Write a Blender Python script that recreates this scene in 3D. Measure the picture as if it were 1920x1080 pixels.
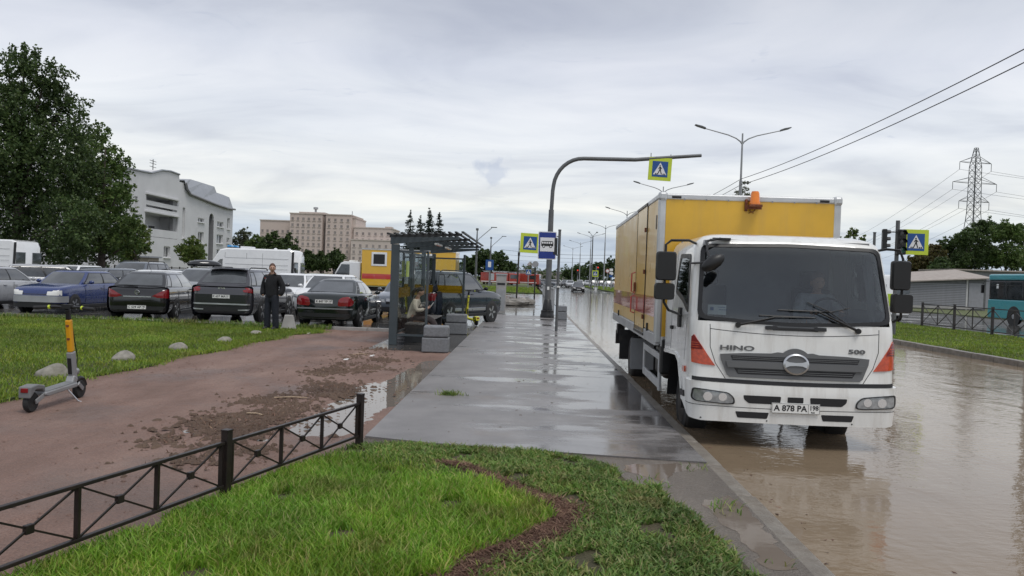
import bpy, bmesh, math, random
import numpy as np
from mathutils import Vector, Matrix
random.seed(7); RNG = np.random.default_rng(11)
R = math.radians; PI = math.pi
for o in list(bpy.data.objects): bpy.data.objects.remove(o)
sc = bpy.context.scene
COL = sc.collection

# ------------------------------------------------------------------ camera
CF = 1423.0; CH = 1.70; CY = R(1.2); CP = R(0.85); CR = R(2.0)
_fw = Vector((-math.sin(CY)*math.cos(CP), math.cos(CY)*math.cos(CP), -math.sin(CP)))
_r0 = _fw.cross(Vector((0, 0, 1))).normalized(); _u0 = _r0.cross(_fw)
_r = _r0*math.cos(CR) + _u0*math.sin(CR); _u = _r.cross(_fw)
CO = Vector((0, 0, CH))
cam = bpy.data.cameras.new('camera'); camo = bpy.data.objects.new('camera', cam); COL.objects.link(camo)
cam.sensor_width = 36; cam.lens = 36*CF/1920; cam.clip_end = 6000; cam.clip_start = 0.05
camo.matrix_world = Matrix(((_r.x, _u.x, -_fw.x, 0), (_r.y, _u.y, -_fw.y, 0), (_r.z, _u.z, -_fw.z, CH), (0, 0, 0, 1)))
sc.camera = camo
def ray(px, py): return _r*((px-960)/CF) - _u*((py-540)/CF) + _fw
def G(px, py, z=0.0):                      # photo pixel -> point on the plane at height z
    d = ray(px, py); return CO + d*((z-CH)/d.z)
def D(px, py, Y):                          # photo pixel -> point at world depth Y
    d = ray(px, py); return CO + d*(Y/d.y)
def PL(px, py, p0, n):
    d = ray(px, py); n = Vector(n); return CO + d*((Vector(p0)-CO).dot(n)/d.dot(n))

# ------------------------------------------------------------------ world, sun, exposure
SUN_EL, SUN_AZ = 64, 140
w = bpy.data.worlds.new('World'); sc.world = w; w.use_nodes = True
nt = w.node_tree; nt.nodes.clear()
def nn(t, **k):
    n = nt.nodes.new(t)
    for a, b in k.items(): setattr(n, a, b)
    return n
tc = nn('ShaderNodeTexCoord'); sep = nn('ShaderNodeSeparateXYZ'); nt.links.new(tc.outputs['Generated'], sep.inputs[0])
def mth(op, a, b=None):
    m = nn('ShaderNodeMath', operation=op)
    for i, x in enumerate((a, b)):
        if x is None: continue
        if isinstance(x, (int, float)): m.inputs[i].default_value = x
        else: nt.links.new(x, m.inputs[i])
    return m.outputs[0]
zz = mth('MAXIMUM', sep.outputs[2], 0.0)
den = mth('ADD', zz, 0.10)
cmb = nn('ShaderNodeCombineXYZ')
nt.links.new(mth('DIVIDE', sep.outputs[0], den), cmb.inputs[0]); nt.links.new(mth('DIVIDE', sep.outputs[1], den), cmb.inputs[1])
def noise(scale, detail, rough, off, dist=0.4):
    mp = nn('ShaderNodeMapping'); nt.links.new(cmb.outputs[0], mp.inputs[0]); mp.inputs['Location'].default_value = off
    mp.inputs['Scale'].default_value = (1, 1.5, 1)
    n = nn('ShaderNodeTexNoise'); n.inputs['Scale'].default_value = scale; n.inputs['Detail'].default_value = detail
    n.inputs['Roughness'].default_value = rough; n.inputs['Distortion'].default_value = dist
    nt.links.new(mp.outputs[0], n.inputs['Vector']); return n.outputs[0]
def ramp(src, stops):
    r = nn('ShaderNodeValToRGB'); e = r.color_ramp.elements
    while len(e) < len(stops): e.new(0.5)
    for el, (p, c) in zip(e, stops): el.position = p; el.color = (*c, 1)
    nt.links.new(src, r.inputs[0]); return r.outputs[0]
zw = mth('ADD', zz, mth('MULTIPLY', mth('SUBTRACT', noise(.5, 5, .55, (6.2, 2.7, 0), .6), .5), .09))
base = ramp(zw, [(0, (.52, .59, .68)), (.045, (.53, .60, .69)), (.066, (.66, .71, .75)), (.09, (.83, .84, .82)), (.17, (.75, .78, .83)), (.26, (.65, .68, .76)), (.37, (.55, .575, .64)), (1, (.57, .595, .65))])
big = ramp(noise(.75, 6, .52, (2.3, 7.1, 0), .7), [(.28, (.74, .76, .81)), (.46, (.95, .96, .97)), (.64, (1.09, 1.08, 1.06))])
fin = ramp(noise(1.7, 7, .55, (9.3, 1.4, 0), .8), [(.30, (.955, .96, .97)), (.5, (1, 1, 1)), (.72, (1.02, 1.02, 1.01))])
def mul(a, b):
    m = nn('ShaderNodeMix', data_type='RGBA', blend_type='MULTIPLY'); m.inputs[0].default_value = 1
    nt.links.new(a, m.inputs[6]); nt.links.new(b, m.inputs[7]); return m.outputs[2]
cloud = mul(mul(base, big), fin)
# wisps: darker torn scraps and low banks
wis = ramp(noise(2.6, 8, .62, (4.1, -3.2, 0), 1.4), [(.64, (1, 1, 1)), (.76, (.86, .88, .92))])
cloud = mul(cloud, wis)
# one small torn dark scrap of cloud
sd_ = ray(922, 322).normalized(); sv = nn('ShaderNodeVectorMath', operation='DISTANCE'); nt.links.new(tc.outputs['Generated'], sv.inputs[0]); sv.inputs[1].default_value = sd_
tn = nn('ShaderNodeTexNoise'); tn.inputs['Scale'].default_value = 60; tn.inputs['Detail'].default_value = 4; nt.links.new(tc.outputs['Generated'], tn.inputs['Vector'])
cloud = mul(cloud, ramp(mth('ADD', sv.outputs['Value'], mth('MULTIPLY', mth('SUBTRACT', tn.outputs[0], .5), .07)), [(.008, (.80, .83, .90)), (.022, (1, 1, 1))]))
sky = nn('ShaderNodeTexSky', sky_type='NISHITA'); sky.sun_disc = False
sky.sun_elevation = R(SUN_EL); sky.sun_rotation = R(SUN_AZ); sky.air_density = 1.2; sky.dust_density = 3
b1 = nn('ShaderNodeBackground'); b1.inputs[1].default_value = 0.08; nt.links.new(sky.outputs[0], b1.inputs[0])
b2 = nn('ShaderNodeBackground'); b2.inputs[1].default_value = 0.95; nt.links.new(cloud, b2.inputs[0])
mx = nn('ShaderNodeMixShader'); mx.inputs[0].default_value = 0.94
nt.links.new(b1.outputs[0], mx.inputs[1]); nt.links.new(b2.outputs[0], mx.inputs[2])
wo = nn('ShaderNodeOutputWorld'); nt.links.new(mx.outputs[0], wo.inputs[0])
sl = bpy.data.lights.new('sun', 'SUN'); sl.energy = 1.45; sl.angle = R(24); sl.color = (1, .97, .92)
so = bpy.data.objects.new('sun', sl); COL.objects.link(so)
_sd = Vector((math.sin(R(SUN_AZ))*math.cos(R(SUN_EL)), math.cos(R(SUN_AZ))*math.cos(R(SUN_EL)), math.sin(R(SUN_EL))))
so.rotation_euler = _sd.to_track_quat('Z', 'Y').to_euler()
sc.view_settings.view_transform = 'Standard'; sc.view_settings.look = 'None'
sc.view_settings.exposure = 0.25; sc.view_settings.gamma = 1

# ------------------------------------------------------------------ materials
MATS = {}
class N:
    def __init__(s, name):
        s.m = bpy.data.materials.new(name); s.m.use_nodes = True; s.t = s.m.node_tree
        s.p = s.t.nodes['Principled BSDF']; s.out = s.t.nodes['Material Output']
        s.tc = s.t.nodes.new('ShaderNodeTexCoord')
    def n(s, t, **k):
        x = s.t.nodes.new(t)
        for a, b in k.items(): setattr(x, a, b)
        return x
    def l(s, a, b): s.t.links.new(a, b)
    def noise(s, scale, detail=4, rough=.55, stretch=None, dist=0, loc=None):
        x = s.n('ShaderNodeTexNoise'); x.inputs['Scale'].default_value = scale; x.inputs['Detail'].default_value = detail
        x.inputs['Roughness'].default_value = rough; x.inputs['Distortion'].default_value = dist
        v = s.tc.outputs['Object']
        if stretch or loc:
            mp = s.n('ShaderNodeMapping'); s.l(v, mp.inputs[0]); v = mp.outputs[0]
            if stretch: mp.inputs['Scale'].default_value = stretch
            if loc: mp.inputs['Location'].default_value = loc
        s.l(v, x.inputs['Vector']); return x.outputs[0]
    def ramp(s, src, stops):
        r = s.n('ShaderNodeValToRGB'); e = r.color_ramp.elements
        while len(e) < len(stops): e.new(.5)
        for el, (p, c) in zip(e, stops):
            el.position = p; el.color = (*c, 1) if hasattr(c, '__len__') else (c, c, c, 1)
        s.l(src, r.inputs[0]); return r.outputs[0]
    def mix(s, f, a, b, bt='MIX'):
        m = s.n('ShaderNodeMix', data_type='RGBA', blend_type=bt)
        for i, x in ((0, f), (6, a), (7, b)):
            if isinstance(x, (int, float)): m.inputs[i].default_value = x if i == 0 else (x, x, x, 1)
            elif isinstance(x, tuple): m.inputs[i].default_value = (*x, 1)
            else: s.l(x, m.inputs[i])
        return m.outputs[2]
    def bump(s, h, strength, dist=.02):
        b = s.n('ShaderNodeBump'); b.inputs['Strength'].default_value = strength if isinstance(strength, (int, float)) else 1
        if not isinstance(strength, (int, float)): s.l(strength, b.inputs['Strength'])
        b.inputs['Distance'].default_value = dist; s.l(h, b.inputs['Height']); s.l(b.outputs[0], s.p.inputs['Normal'])
    def set(s, **k):
        for a, b in k.items():
            i = s.p.inputs[a.replace('_', ' ')]
            if isinstance(b, (int, float, tuple)): i.default_value = (*b, 1) if isinstance(b, tuple) and len(b) == 3 else b
            else: s.l(b, i)
        return s
def mat(name, col, rough=.5, metal=0., var=.12, scale=3., bump=0., bscale=60., coat=0., dirt=0., dcol=(.16, .12, .09), dscale=2.5, spec=.5, rvar=.12, dst=None):
    if name in MATS: return MATS[name]
    s = N(name)
    nz = s.noise(scale, 5)
    c = s.ramp(nz, [(.3, tuple(x*(1-var) for x in col)), (.7, tuple(min(1, x*(1+var)) for x in col))])
    if dirt:
        d = s.ramp(s.noise(dscale, 7, .65, stretch=dst, loc=(3, 1, 7)), [(.62-dirt*.3, 0.), (.82-dirt*.2, dirt)])
        c = s.mix(d, c, dcol)
    s.set(Base_Color=c, Metallic=metal, Coat_Weight=coat)
    s.p.inputs['Specular IOR Level'].default_value = spec
    s.set(Roughness=s.ramp(s.noise(scale*2.3, 4, loc=(5, 5, 1)), [(.3, max(.02, rough-rvar*rough)), (.7, min(1, rough+rvar*rough))]))
    if bump: s.bump(s.noise(bscale, 4, .6), bump)
    MATS[name] = s.m; return s.m
def paint(name, col, **k):
    a = dict(rough=.28, var=.04, coat=.9, dirt=.2, dcol=(.11, .095, .08), dscale=3.0); a.update(k)
    return mat(name, col, **a)
def glassmat(name, tint, refl, tr=.6):
    s = N(name); s.t.nodes.remove(s.p)
    t = s.n('ShaderNodeBsdfTransparent'); t.inputs[0].default_value = (*tint, 1)
    g = s.n('ShaderNodeBsdfGlossy'); g.inputs['Roughness'].default_value = .02
    lw = s.n('ShaderNodeFresnel'); lw.inputs[0].default_value = 1.5
    ma = s.n('ShaderNodeMath', operation='MULTIPLY_ADD'); s.l(lw.outputs[0], ma.inputs[0]); ma.inputs[1].default_value = 1.2; ma.inputs[2].default_value = refl; ma.use_clamp = True
    m = s.n('ShaderNodeMixShader'); s.l(ma.outputs[0], m.inputs[0]); s.l(t.outputs[0], m.inputs[1]); s.l(g.outputs[0], m.inputs[2])
    s.l(m.outputs[0], s.out.inputs[0]); MATS[name] = s.m; return s.m
def leafmat(name, cols, tr=.3, rough=.5, nscale=.6, dead=None):
    s = N(name); ge = s.n('ShaderNodeNewGeometry')
    n = len(cols)
    c = s.ramp(ge.outputs['Random Per Island'], [(i/(n-1) if n > 1 else 0, c) for i, c in enumerate(cols)])
    v = s.ramp(s.noise(nscale, 4), [(.3, .65), (.7, 1.3)])
    c = s.mix(1., c, v, 'MULTIPLY')
    if dead:
        c = s.mix(s.ramp(s.noise(.8, 4, .6, loc=(7, 3, 0)), [(.42, 0.), (.62, .6)]), c, s.mix(1., c, (1.25, 1.08, .8), 'MULTIPLY'))
        c = s.mix(s.ramp(s.noise(1.7, 5, .65, loc=(1, 5, 2)), [(.56, 0.), (.72, .75)]), c, s.mix(ge.outputs['Random Per Island'], (.10, .075, .03), dead))
    s.set(Base_Color=c, Roughness=rough); s.p.inputs['Specular IOR Level'].default_value = .35
    t = s.n('ShaderNodeBsdfTranslucent'); s.l(c, t.inputs[0])
    m = s.n('ShaderNodeMixShader'); m.inputs[0].default_value = tr
    s.l(s.p.outputs[0], m.inputs[1]); s.l(t.outputs[0], m.inputs[2]); s.l(m.outputs[0], s.out.inputs[0])
    MATS[name] = s.m; return s.m

# ------------------------------------------------------------------ geometry helpers
class B:
    def __init__(s): s.v = []; s.f = []; s.mi = []
    def add(s, vs, fs, mi=0):
        o = len(s.v); s.v += [tuple(v) for v in vs]; s.f += [tuple(i+o for i in f) for f in fs]; s.mi += [mi]*len(fs); return s
    def box(s, c, d, rz=0, M=None, mi=0, taper=(1, 1)):
        x, y, z = d[0]/2, d[1]/2, d[2]/2
        vs = [Vector((a*x*(taper[0] if q > 0 else 1), b*y*(taper[1] if q > 0 else 1), q*z)) for q in (-1, 1) for a, b in ((-1, -1), (1, -1), (1, 1), (-1, 1))]
        if M is None and rz: M = Matrix.Rotation(rz, 3, 'Z')
        if M is not None: vs = [M @ v for v in vs]
        c = Vector(c)
        return s.add([v+c for v in vs], [(3, 2, 1, 0), (4, 5, 6, 7), (0, 1, 5, 4), (1, 2, 6, 5), (2, 3, 7, 6), (3, 0, 4, 7)], mi)
    def bar(s, p, q, wd, h=None, up=(0, 0, 1), mi=0):
        p, q = Vector(p), Vector(q); h = wd if h is None else h
        d = (q-p); L = d.length; d.normalize(); up = Vector(up)
        if abs(d.dot(up)) > .98: up = Vector((0, 1, 0))
        a = d.cross(up).normalized(); b = a.cross(d)
        M = Matrix((a, d, b)).transposed()
        return s.box((p+q)/2, (wd, L, h), M=M, mi=mi)
    def tube(s, pts, r, n=8, mi=0, cap=True):
        P = [Vector(p) for p in pts]; rs = r if hasattr(r, '__len__') else [r]*len(P)
        t0 = (P[1]-P[0]).normalized(); a = t0.orthogonal().normalized(); vs = []
        for i, p in enumerate(P):
            t = ((P[min(i+1, len(P)-1)]-P[max(i-1, 0)])).normalized()
            a = (a-t*a.dot(t)).normalized(); b = t.cross(a)
            for k in range(n):
                an = 2*PI*k/n; vs.append(p+(a*math.cos(an)+b*math.sin(an))*rs[i])
        fs = [(i*n+k, i*n+(k+1) % n, (i+1)*n+(k+1) % n, (i+1)*n+k) for i in range(len(P)-1) for k in range(n)]
        if cap: fs += [tuple(range(n-1, -1, -1)), tuple((len(P)-1)*n+k for k in range(n))]
        return s.add(vs, fs, mi)
    def lathe(s, prof, n=16, o=(0, 0, 0), axis='z', mi=0):
        vs = []
        for r, h in prof:
            for k in range(n):
                a = 2*PI*k/n; c, d = r*math.cos(a), r*math.sin(a)
                v = {'z': (c, d, h), 'x': (h, c, d), 'y': (d, h, c)}[axis]
                vs.append((v[0]+o[0], v[1]+o[1], v[2]+o[2]))
        m = len(prof)
        fs = [(i*n+k, i*n+(k+1) % n, (i+1)*n+(k+1) % n, (i+1)*n+k) for i in range(m-1) for k in range(n)]
        fs += [tuple(range(n-1, -1, -1)), tuple((m-1)*n+k for k in range(n))]
        return s.add(vs, fs, mi)
    def prism(s, poly, d0, d1, ax='y', mi=0):        # 2-D outline extruded along an axis
        f = {'y': lambda a, b, d: (a, d, b), 'z': lambda a, b, d: (a, b, d), 'x': lambda a, b, d: (d, a, b)}[ax]
        n = len(poly)
        vs = [f(a, b, d0) for a, b in poly]+[f(a, b, d1) for a, b in poly]
        fs = [tuple(range(n-1, -1, -1)), tuple(range(n, 2*n))]+[(i, (i+1) % n, n+(i+1) % n, n+i) for i in range(n)]
        return s.add(vs, fs, mi)
    def sph(s, c, r, nu=12, nv=8, mi=0, nz=0, seed=0, zcut=None):
        r = r if hasattr(r, '__len__') else (r, r, r); rg = random.Random(seed); vs = []; 
        for j in range(nv+1):
            t = PI*j/nv
            for i in range(nu):
                p = 2*PI*i/nu; k = 1+(rg.random()-.5)*nz
                z = math.cos(t)*k
                if zcut is not None: z = max(z, zcut)
                vs.append((c[0]+r[0]*math.sin(t)*math.cos(p)*k, c[1]+r[1]*math.sin(t)*math.sin(p)*k, c[2]+r[2]*z))
        fs = [(j*nu+i, (j+1)*nu+i, (j+1)*nu+(i+1) % nu, j*nu+(i+1) % nu) for j in range(nv) for i in range(nu)]
        return s.add(vs, fs, mi)
    def mesh(s, name, mats, smooth=False, angle=38):
        me = bpy.data.meshes.new(name); me.from_pydata(s.v, [], s.f)
        for m in (mats if isinstance(mats, (list, tuple)) else [mats]): me.materials.append(MATS[m] if isinstance(m, str) else m)
        if any(s.mi): me.polygons.foreach_set('material_index', s.mi)
        bm = bmesh.new(); bm.from_mesh(me); bmesh.ops.recalc_face_normals(bm, faces=bm.faces); bm.to_mesh(me); bm.free()
        if smooth:
            me.polygons.foreach_set('use_smooth', [True]*len(me.polygons))
            if angle: me.set_sharp_from_angle(angle=R(angle))
        me.update(); return me
    def obj(s, name, mats, parent=None, smooth=False, bevel=0, angle=38, loc=None, rz=0):
        o = bpy.data.objects.new(name, s.mesh(name, mats, smooth, angle)); COL.objects.link(o)
        if parent: o.parent = parent
        if loc: o.location = loc
        if rz: o.rotation_euler = (0, 0, rz)
        if bevel:
            b = o.modifiers.new('bevel', 'BEVEL'); b.width = bevel; b.segments = 2; b.limit_method = 'ANGLE'; b.angle_limit = R(35)
        return o
def inst(o, name=None, parent=None, loc=None, rz=None):           # a copy that shares the mesh
    c = o.copy(); COL.objects.link(c)
    if name: c.name = name
    if parent is not None: c.parent = parent
    if loc is not None: c.location = loc
    if rz is not None: c.rotation_euler = (0, 0, rz)
    return c
def tag(o, label, cat, group=None, kind=None):
    o['label'] = label
    if cat: o['category'] = cat
    if group: o['group'] = group
    if kind: o['kind'] = kind
    return o
def struct(o, label=None):
    o['kind'] = 'structure'
    if label: o['label'] = label
    return o
def thing(name, label, cat, loc=(0, 0, 0), rz=0, group=None):
    o = bpy.data.objects.new(name, None); COL.objects.link(o); o.empty_display_size = .2
    o.location = loc; o.rotation_euler = (0, 0, rz); return tag(o, label, cat, group)
def copy_tree(o, parent=None, loc=None, rz=None):
    c = o.copy(); COL.objects.link(c); c.parent = parent
    if loc is not None: c.location = loc
    if rz is not None: c.rotation_euler = (0, 0, rz)
    for ch in o.children: copy_tree(ch, c)
    return c
def patch(poly, fn, off, thick, ca=(), cb=(), b=None, mi=0):
    """2-D outline cut along the lines ca/cb and wrapped onto the surface fn(a, b, offset) as a thin solid"""
    bm = bmesh.new(); bm.faces.new([bm.verts.new((x, y, 0)) for x, y in poly])
    for cs, no in ((ca, (1, 0, 0)), (cb, (0, 1, 0))):
        for c in cs:
            bmesh.ops.bisect_plane(bm, geom=bm.verts[:]+bm.edges[:]+bm.faces[:], plane_co=(c*no[0], c*no[1], 0), plane_no=no, dist=1e-5)
    bm.verts.index_update(); b = b or B()
    V = [(v.co.x, v.co.y) for v in bm.verts]; n = len(V)
    vs = [fn(x, y, off) for x, y in V]+[fn(x, y, off-thick) for x, y in V]
    fs = []
    for f in bm.faces:
        ix = [v.index for v in f.verts]; fs.append(ix); fs.append([i+n for i in reversed(ix)])
    for e in bm.edges:
        if len(e.link_faces) == 1: i, j = e.verts[0].index, e.verts[1].index; fs.append((i, j, j+n, i+n))
    bm.free(); return b.add(vs, fs, mi)
def lin(a, b, n): return [a+(b-a)*i/n for i in range(n+1)]
_txt = {}
def text(body, h, name, m, parent, loc, rot, ext=.0015, sx=1.0, bold=.035):
    key = (body, h, ext, sx)
    if key not in _txt:
        cu = bpy.data.curves.new('t', 'FONT'); cu.body = body; cu.size = h/.72; cu.extrude = ext; cu.align_x = 'CENTER'; cu.align_y = 'CENTER'; cu.resolution_u = 3; cu.offset = h*bold
        ob = bpy.data.objects.new('t', cu); COL.objects.link(ob)
        dg = bpy.context.evaluated_depsgraph_get(); me = bpy.data.meshes.new_from_object(ob.evaluated_get(dg))
        bpy.data.objects.remove(ob); me.transform(Matrix.Diagonal((sx, 1, 1, 1))); _txt[key] = me
    me = _txt[key].copy(); me.materials.clear(); me.materials.append(MATS[m])
    o = bpy.data.objects.new(name, me); COL.objects.link(o); o.parent = parent; o.location = loc; o.rotation_euler = rot; return o
def inpoly(P, poly):
    x, y = P[:, 0], P[:, 1]; r = np.zeros(len(P), bool); n = len(poly)
    for i in range(n):
        (x0, y0), (x1, y1) = poly[i], poly[(i+1) % n]
        c = (y0 > y) != (y1 > y); r ^= c & (x < (x1-x0)*(y-y0)/((y1-y0) or 1e-9)+x0)
    return r
def sample(poly, n, rng=RNG):
    a = np.array(poly); lo, hi = a.min(0), a.max(0); out = np.zeros((0, 2))
    while len(out) < n:
        P = rng.uniform(lo, hi, (n*2, 2)); out = np.vstack([out, P[inpoly(P, poly)]])
    return out[:n]
def np_mesh(name, V, quads, tris, m, parent=None):
    me = bpy.data.meshes.new(name); nq, nt_ = len(quads), len(tris)
    me.vertices.add(len(V)); me.vertices.foreach_set('co', np.asarray(V, np.float32).ravel())
    lp = np.concatenate([np.asarray(quads).ravel(), np.asarray(tris).ravel()]).astype(np.int32)
    me.loops.add(len(lp)); me.loops.foreach_set('vertex_index', lp)
    me.polygons.add(nq+nt_); st = np.concatenate([np.arange(nq)*4, nq*4+np.arange(nt_)*3]).astype(np.int32)
    me.polygons.foreach_set('loop_start', st)
    me.update(calc_edges=True); me.validate()
    me.materials.append(MATS[m] if isinstance(m, str) else m)
    o = bpy.data.objects.new(name, me); COL.objects.link(o); o.parent = parent; return o
def blades(name, P, z, h, wd, m, lean=.5, rng=RNG, parent=None, hv=.5):
    n = len(P); a = rng.uniform(0, 2*PI, n); hh = h*(1-hv+2*hv*rng.random(n)); ww = wd*(.7+.6*rng.random(n))
    ln = hh*lean*rng.uniform(.2, 1.3, n); b = rng.uniform(0, 2*PI, n)
    px, py = np.cos(a)*ww/2, np.sin(a)*ww/2; dx, dy = np.cos(b)*ln, np.sin(b)*ln
    V = np.zeros((n, 5, 3)); z = np.broadcast_to(z, n)
    V[:, 0] = np.c_[P[:, 0]-px, P[:, 1]-py, z]; V[:, 1] = np.c_[P[:, 0]+px, P[:, 1]+py, z]
    V[:, 2] = np.c_[P[:, 0]-px*.8+dx*.35, P[:, 1]-py*.8+dy*.35, z+hh*.55]; V[:, 3] = np.c_[P[:, 0]+px*.8+dx*.35, P[:, 1]+py*.8+dy*.35, z+hh*.55]
    V[:, 4] = np.c_[P[:, 0]+dx, P[:, 1]+dy, z+hh*(1-.25*rng.random(n))]
    i = np.arange(n)[:, None]*5
    return np_mesh(name, V.reshape(-1, 3), i+np.array([[0, 1, 3, 2]]), i+np.array([[2, 3, 4]]), m, parent)

# palette
mat('black_plastic', (.010, .010, .011), .42, var=.2); mat('black_metal', (.02, .017, .016), .4, var=.2, dirt=.3, dscale=6)
mat('rubber', (.02, .02, .021), .75, var=.25, dirt=.35, dcol=(.10, .08, .06), bump=.2)
mat('steel_grey', (.30, .31, .33), .4, .6, dirt=.2); mat('galv', (.36, .37, .38), .45, .4, var=.1, dirt=.25)
mat('alloy', (.55, .56, .58), .3, .9); mat('chrome', (.78, .78, .80), .1, 1.0, var=.02)
mat('white_plate', (.78, .78, .76), .4, var=.03, dirt=.15); mat('ink', (.012, .012, .014), .5, var=0)
mat('lens_red', (.20, .008, .012), .12, var=.15, scale=14, coat=.6); mat('lens_orange', (.50, .06, .012), .12, var=.3, scale=22, coat=.6)
mat('lens_clear', (.30, .31, .32), .1, .35, var=.35, scale=14, coat=1.0); mat('lens_white', (.72, .72, .70), .2, var=.05, coat=.5)
mat('car_glass', (.042, .047, .052), .04, 0, var=.5, scale=2.2, spec=.7, coat=1.0)
mat('concrete', (.34, .33, .32), .8, var=.16, bump=.35, bscale=70, dirt=.35, dcol=(.14, .13, .115)); mat('concrete_wet', (.20, .185, .165), .3, var=.2, bump=.25, bscale=50, dirt=.5, dcol=(.13, .10, .075))
mat('pole_grey', (.115, .12, .125), .5, .2, var=.15, dirt=.3); mat('pole_pale', (.30, .31, .32), .5, .2)
mat('sign_yellow', (.55, .66, .05), .4, var=.05, dirt=.15); mat('sign_blue', (.012, .075, .28), .35, var=.05); mat('sign_blue_deep', (.012, .035, .23), .3, var=.05)
mat('sign_white', (.75, .75, .76), .35, var=.03); mat('sign_black', (.012, .012, .013), .4, var=0)
mat('wood_dark', (.16, .15, .14), .45, var=.3, dirt=.3)

# ------------------------------------------------------------------ ground materials
def m_asphalt(name, col, wet, xbias=None, streak=None):
    s = N(name)
    big = s.noise(.35, 6, .6, stretch=streak or (1, 1, 1))
    fine = s.noise(85, 3, .7)
    wetm = s.ramp(big, [(.5-wet*.35, 0.), (.62-wet*.3, 1.)])
    if xbias:
        sx = s.n('ShaderNodeSeparateXYZ'); s.l(s.tc.outputs['Object'], sx.inputs[0])
        ml = s.n('ShaderNodeMath', operation='MULTIPLY_ADD'); s.l(sx.outputs[0], ml.inputs[0]); ml.inputs[1].default_value = xbias; 
        s.l(big, ml.inputs[2]); wetm = s.ramp(ml.outputs[0], [(.48, 0.), (.60, 1.)])
    c = s.ramp(fine, [(.3, tuple(x*.72 for x in col)), (.7, tuple(x*1.25 for x in col))])
    st = s.ramp(s.noise(1.3, 6, .6, loc=(4, 4, 0)), [(.35, .78), (.65, 1.16)])
    c = s.mix(1., c, st, 'MULTIPLY')
    mud = s.ramp(s.noise(.8, 6, .65, loc=(1, 9, 0)), [(.55, 0.), (.75, .45)])
    c = s.mix(mud, c, (.19, .145, .11))
    c = s.mix(wetm, c, s.mix(1., c, (.62, .61, .60), 'MULTIPLY'))
    s.set(Base_Color=c, Roughness=s.ramp(wetm, [(0, .42), (1, .09)]))
    bs = s.ramp(wetm, [(0, .42), (1, .05)])
    s.bump(s.noise(120, 3, .7), bs, .004)
    MATS[name] = s.m
m_asphalt('asphalt_walk', (.20, .19, .188), .4, xbias=.06, streak=(1.3, 3.6, 1))
m_asphalt('asphalt_lot', (.11, .105, .10), .5)
m_asphalt('asphalt_road', (.085, .082, .08), .6, streak=(1, .3, 1))
def m_dirt(name, c1, c2, c3, rough, wetv):
    s = N(name)
    a = s.noise(.9, 7, .62, stretch=(1.4, .6, 1)); f = s.noise(60, 4, .7)
    c = s.ramp(a, [(.3, c1), (.5, c2), (.72, c3)])
    g = s.ramp(f, [(.3, .70), (.7, 1.28)])
    c = s.mix(1., c, g, 'MULTIPLY')
    dk = s.ramp(s.noise(.5, 6, .6, loc=(2, 8, 0)), [(.5, 0.), (.68, wetv)])
    c = s.mix(dk, c, s.mix(1., c, (.55, .53, .5), 'MULTIPLY'))
    s.set(Base_Color=c, Roughness=s.ramp(dk, [(0, rough), (.8, rough*.45)]))
    mx = s.n('ShaderNodeMath', operation='MULTIPLY_ADD'); s.l(s.noise(9, 6, .65), mx.inputs[0]); mx.inputs[1].default_value = 2.2; s.l(f, mx.inputs[2])
    s.bump(mx.outputs[0], .8, .03); MATS[name] = s.m
m_dirt('dirt_red', (.165, .098, .074), (.23, .142, .112), (.30, .20, .162), .72, .75)
m_dirt('mud_brown', (.085, .052, .036), (.125, .08, .056), (.17, .115, .08), .8, .4)
m_dirt('mud_grey', (.12, .10, .082), (.17, .143, .12), (.23, .195, .165), .35, .85)
m_dirt('soil_grass', (.035, .045, .012), (.05, .07, .018), (.075, .06, .03), .9, .2)
m_dirt('far_earth', (.07, .09, .03), (.10, .12, .045), (.15, .13, .07), .9, .2)
m_dirt('mulch_base', (.085, .05, .035), (.12, .07, .05), (.16, .10, .07), .85, .4)
def m_water(name, col, sc1, st1, sc2, st2, rough=.03, dist=.05):
    s = N(name)
    c = s.ramp(s.noise(.25, 5, .6), [(.3, tuple(x*.85 for x in col)), (.7, tuple(x*1.12 for x in col))])
    s.set(Base_Color=c, Roughness=rough, IOR=1.33)
    a = s.noise(sc1, 3, .5, stretch=(1, .62, 1), dist=.6); b = s.noise(sc2, 3, .55, stretch=(.8, 1.3, 1), dist=.3)
    m1 = s.n('ShaderNodeMath', operation='MULTIPLY'); s.l(a, m1.inputs[0]); m1.inputs[1].default_value = st1
    m2 = s.n('ShaderNodeMath', operation='MULTIPLY_ADD'); s.l(b, m2.inputs[0]); m2.inputs[1].default_value = st2; s.l(m1.outputs[0], m2.inputs[2])
    s.bump(m2.outputs[0], 1.0, dist); MATS[name] = s.m
m_water('flood_water', (.225, .170, .115), 1.3, .24, 9, .06, .05)
m_water('puddle_water', (.17, .14, .115), 3, .03, 12, .01, .02)

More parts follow.
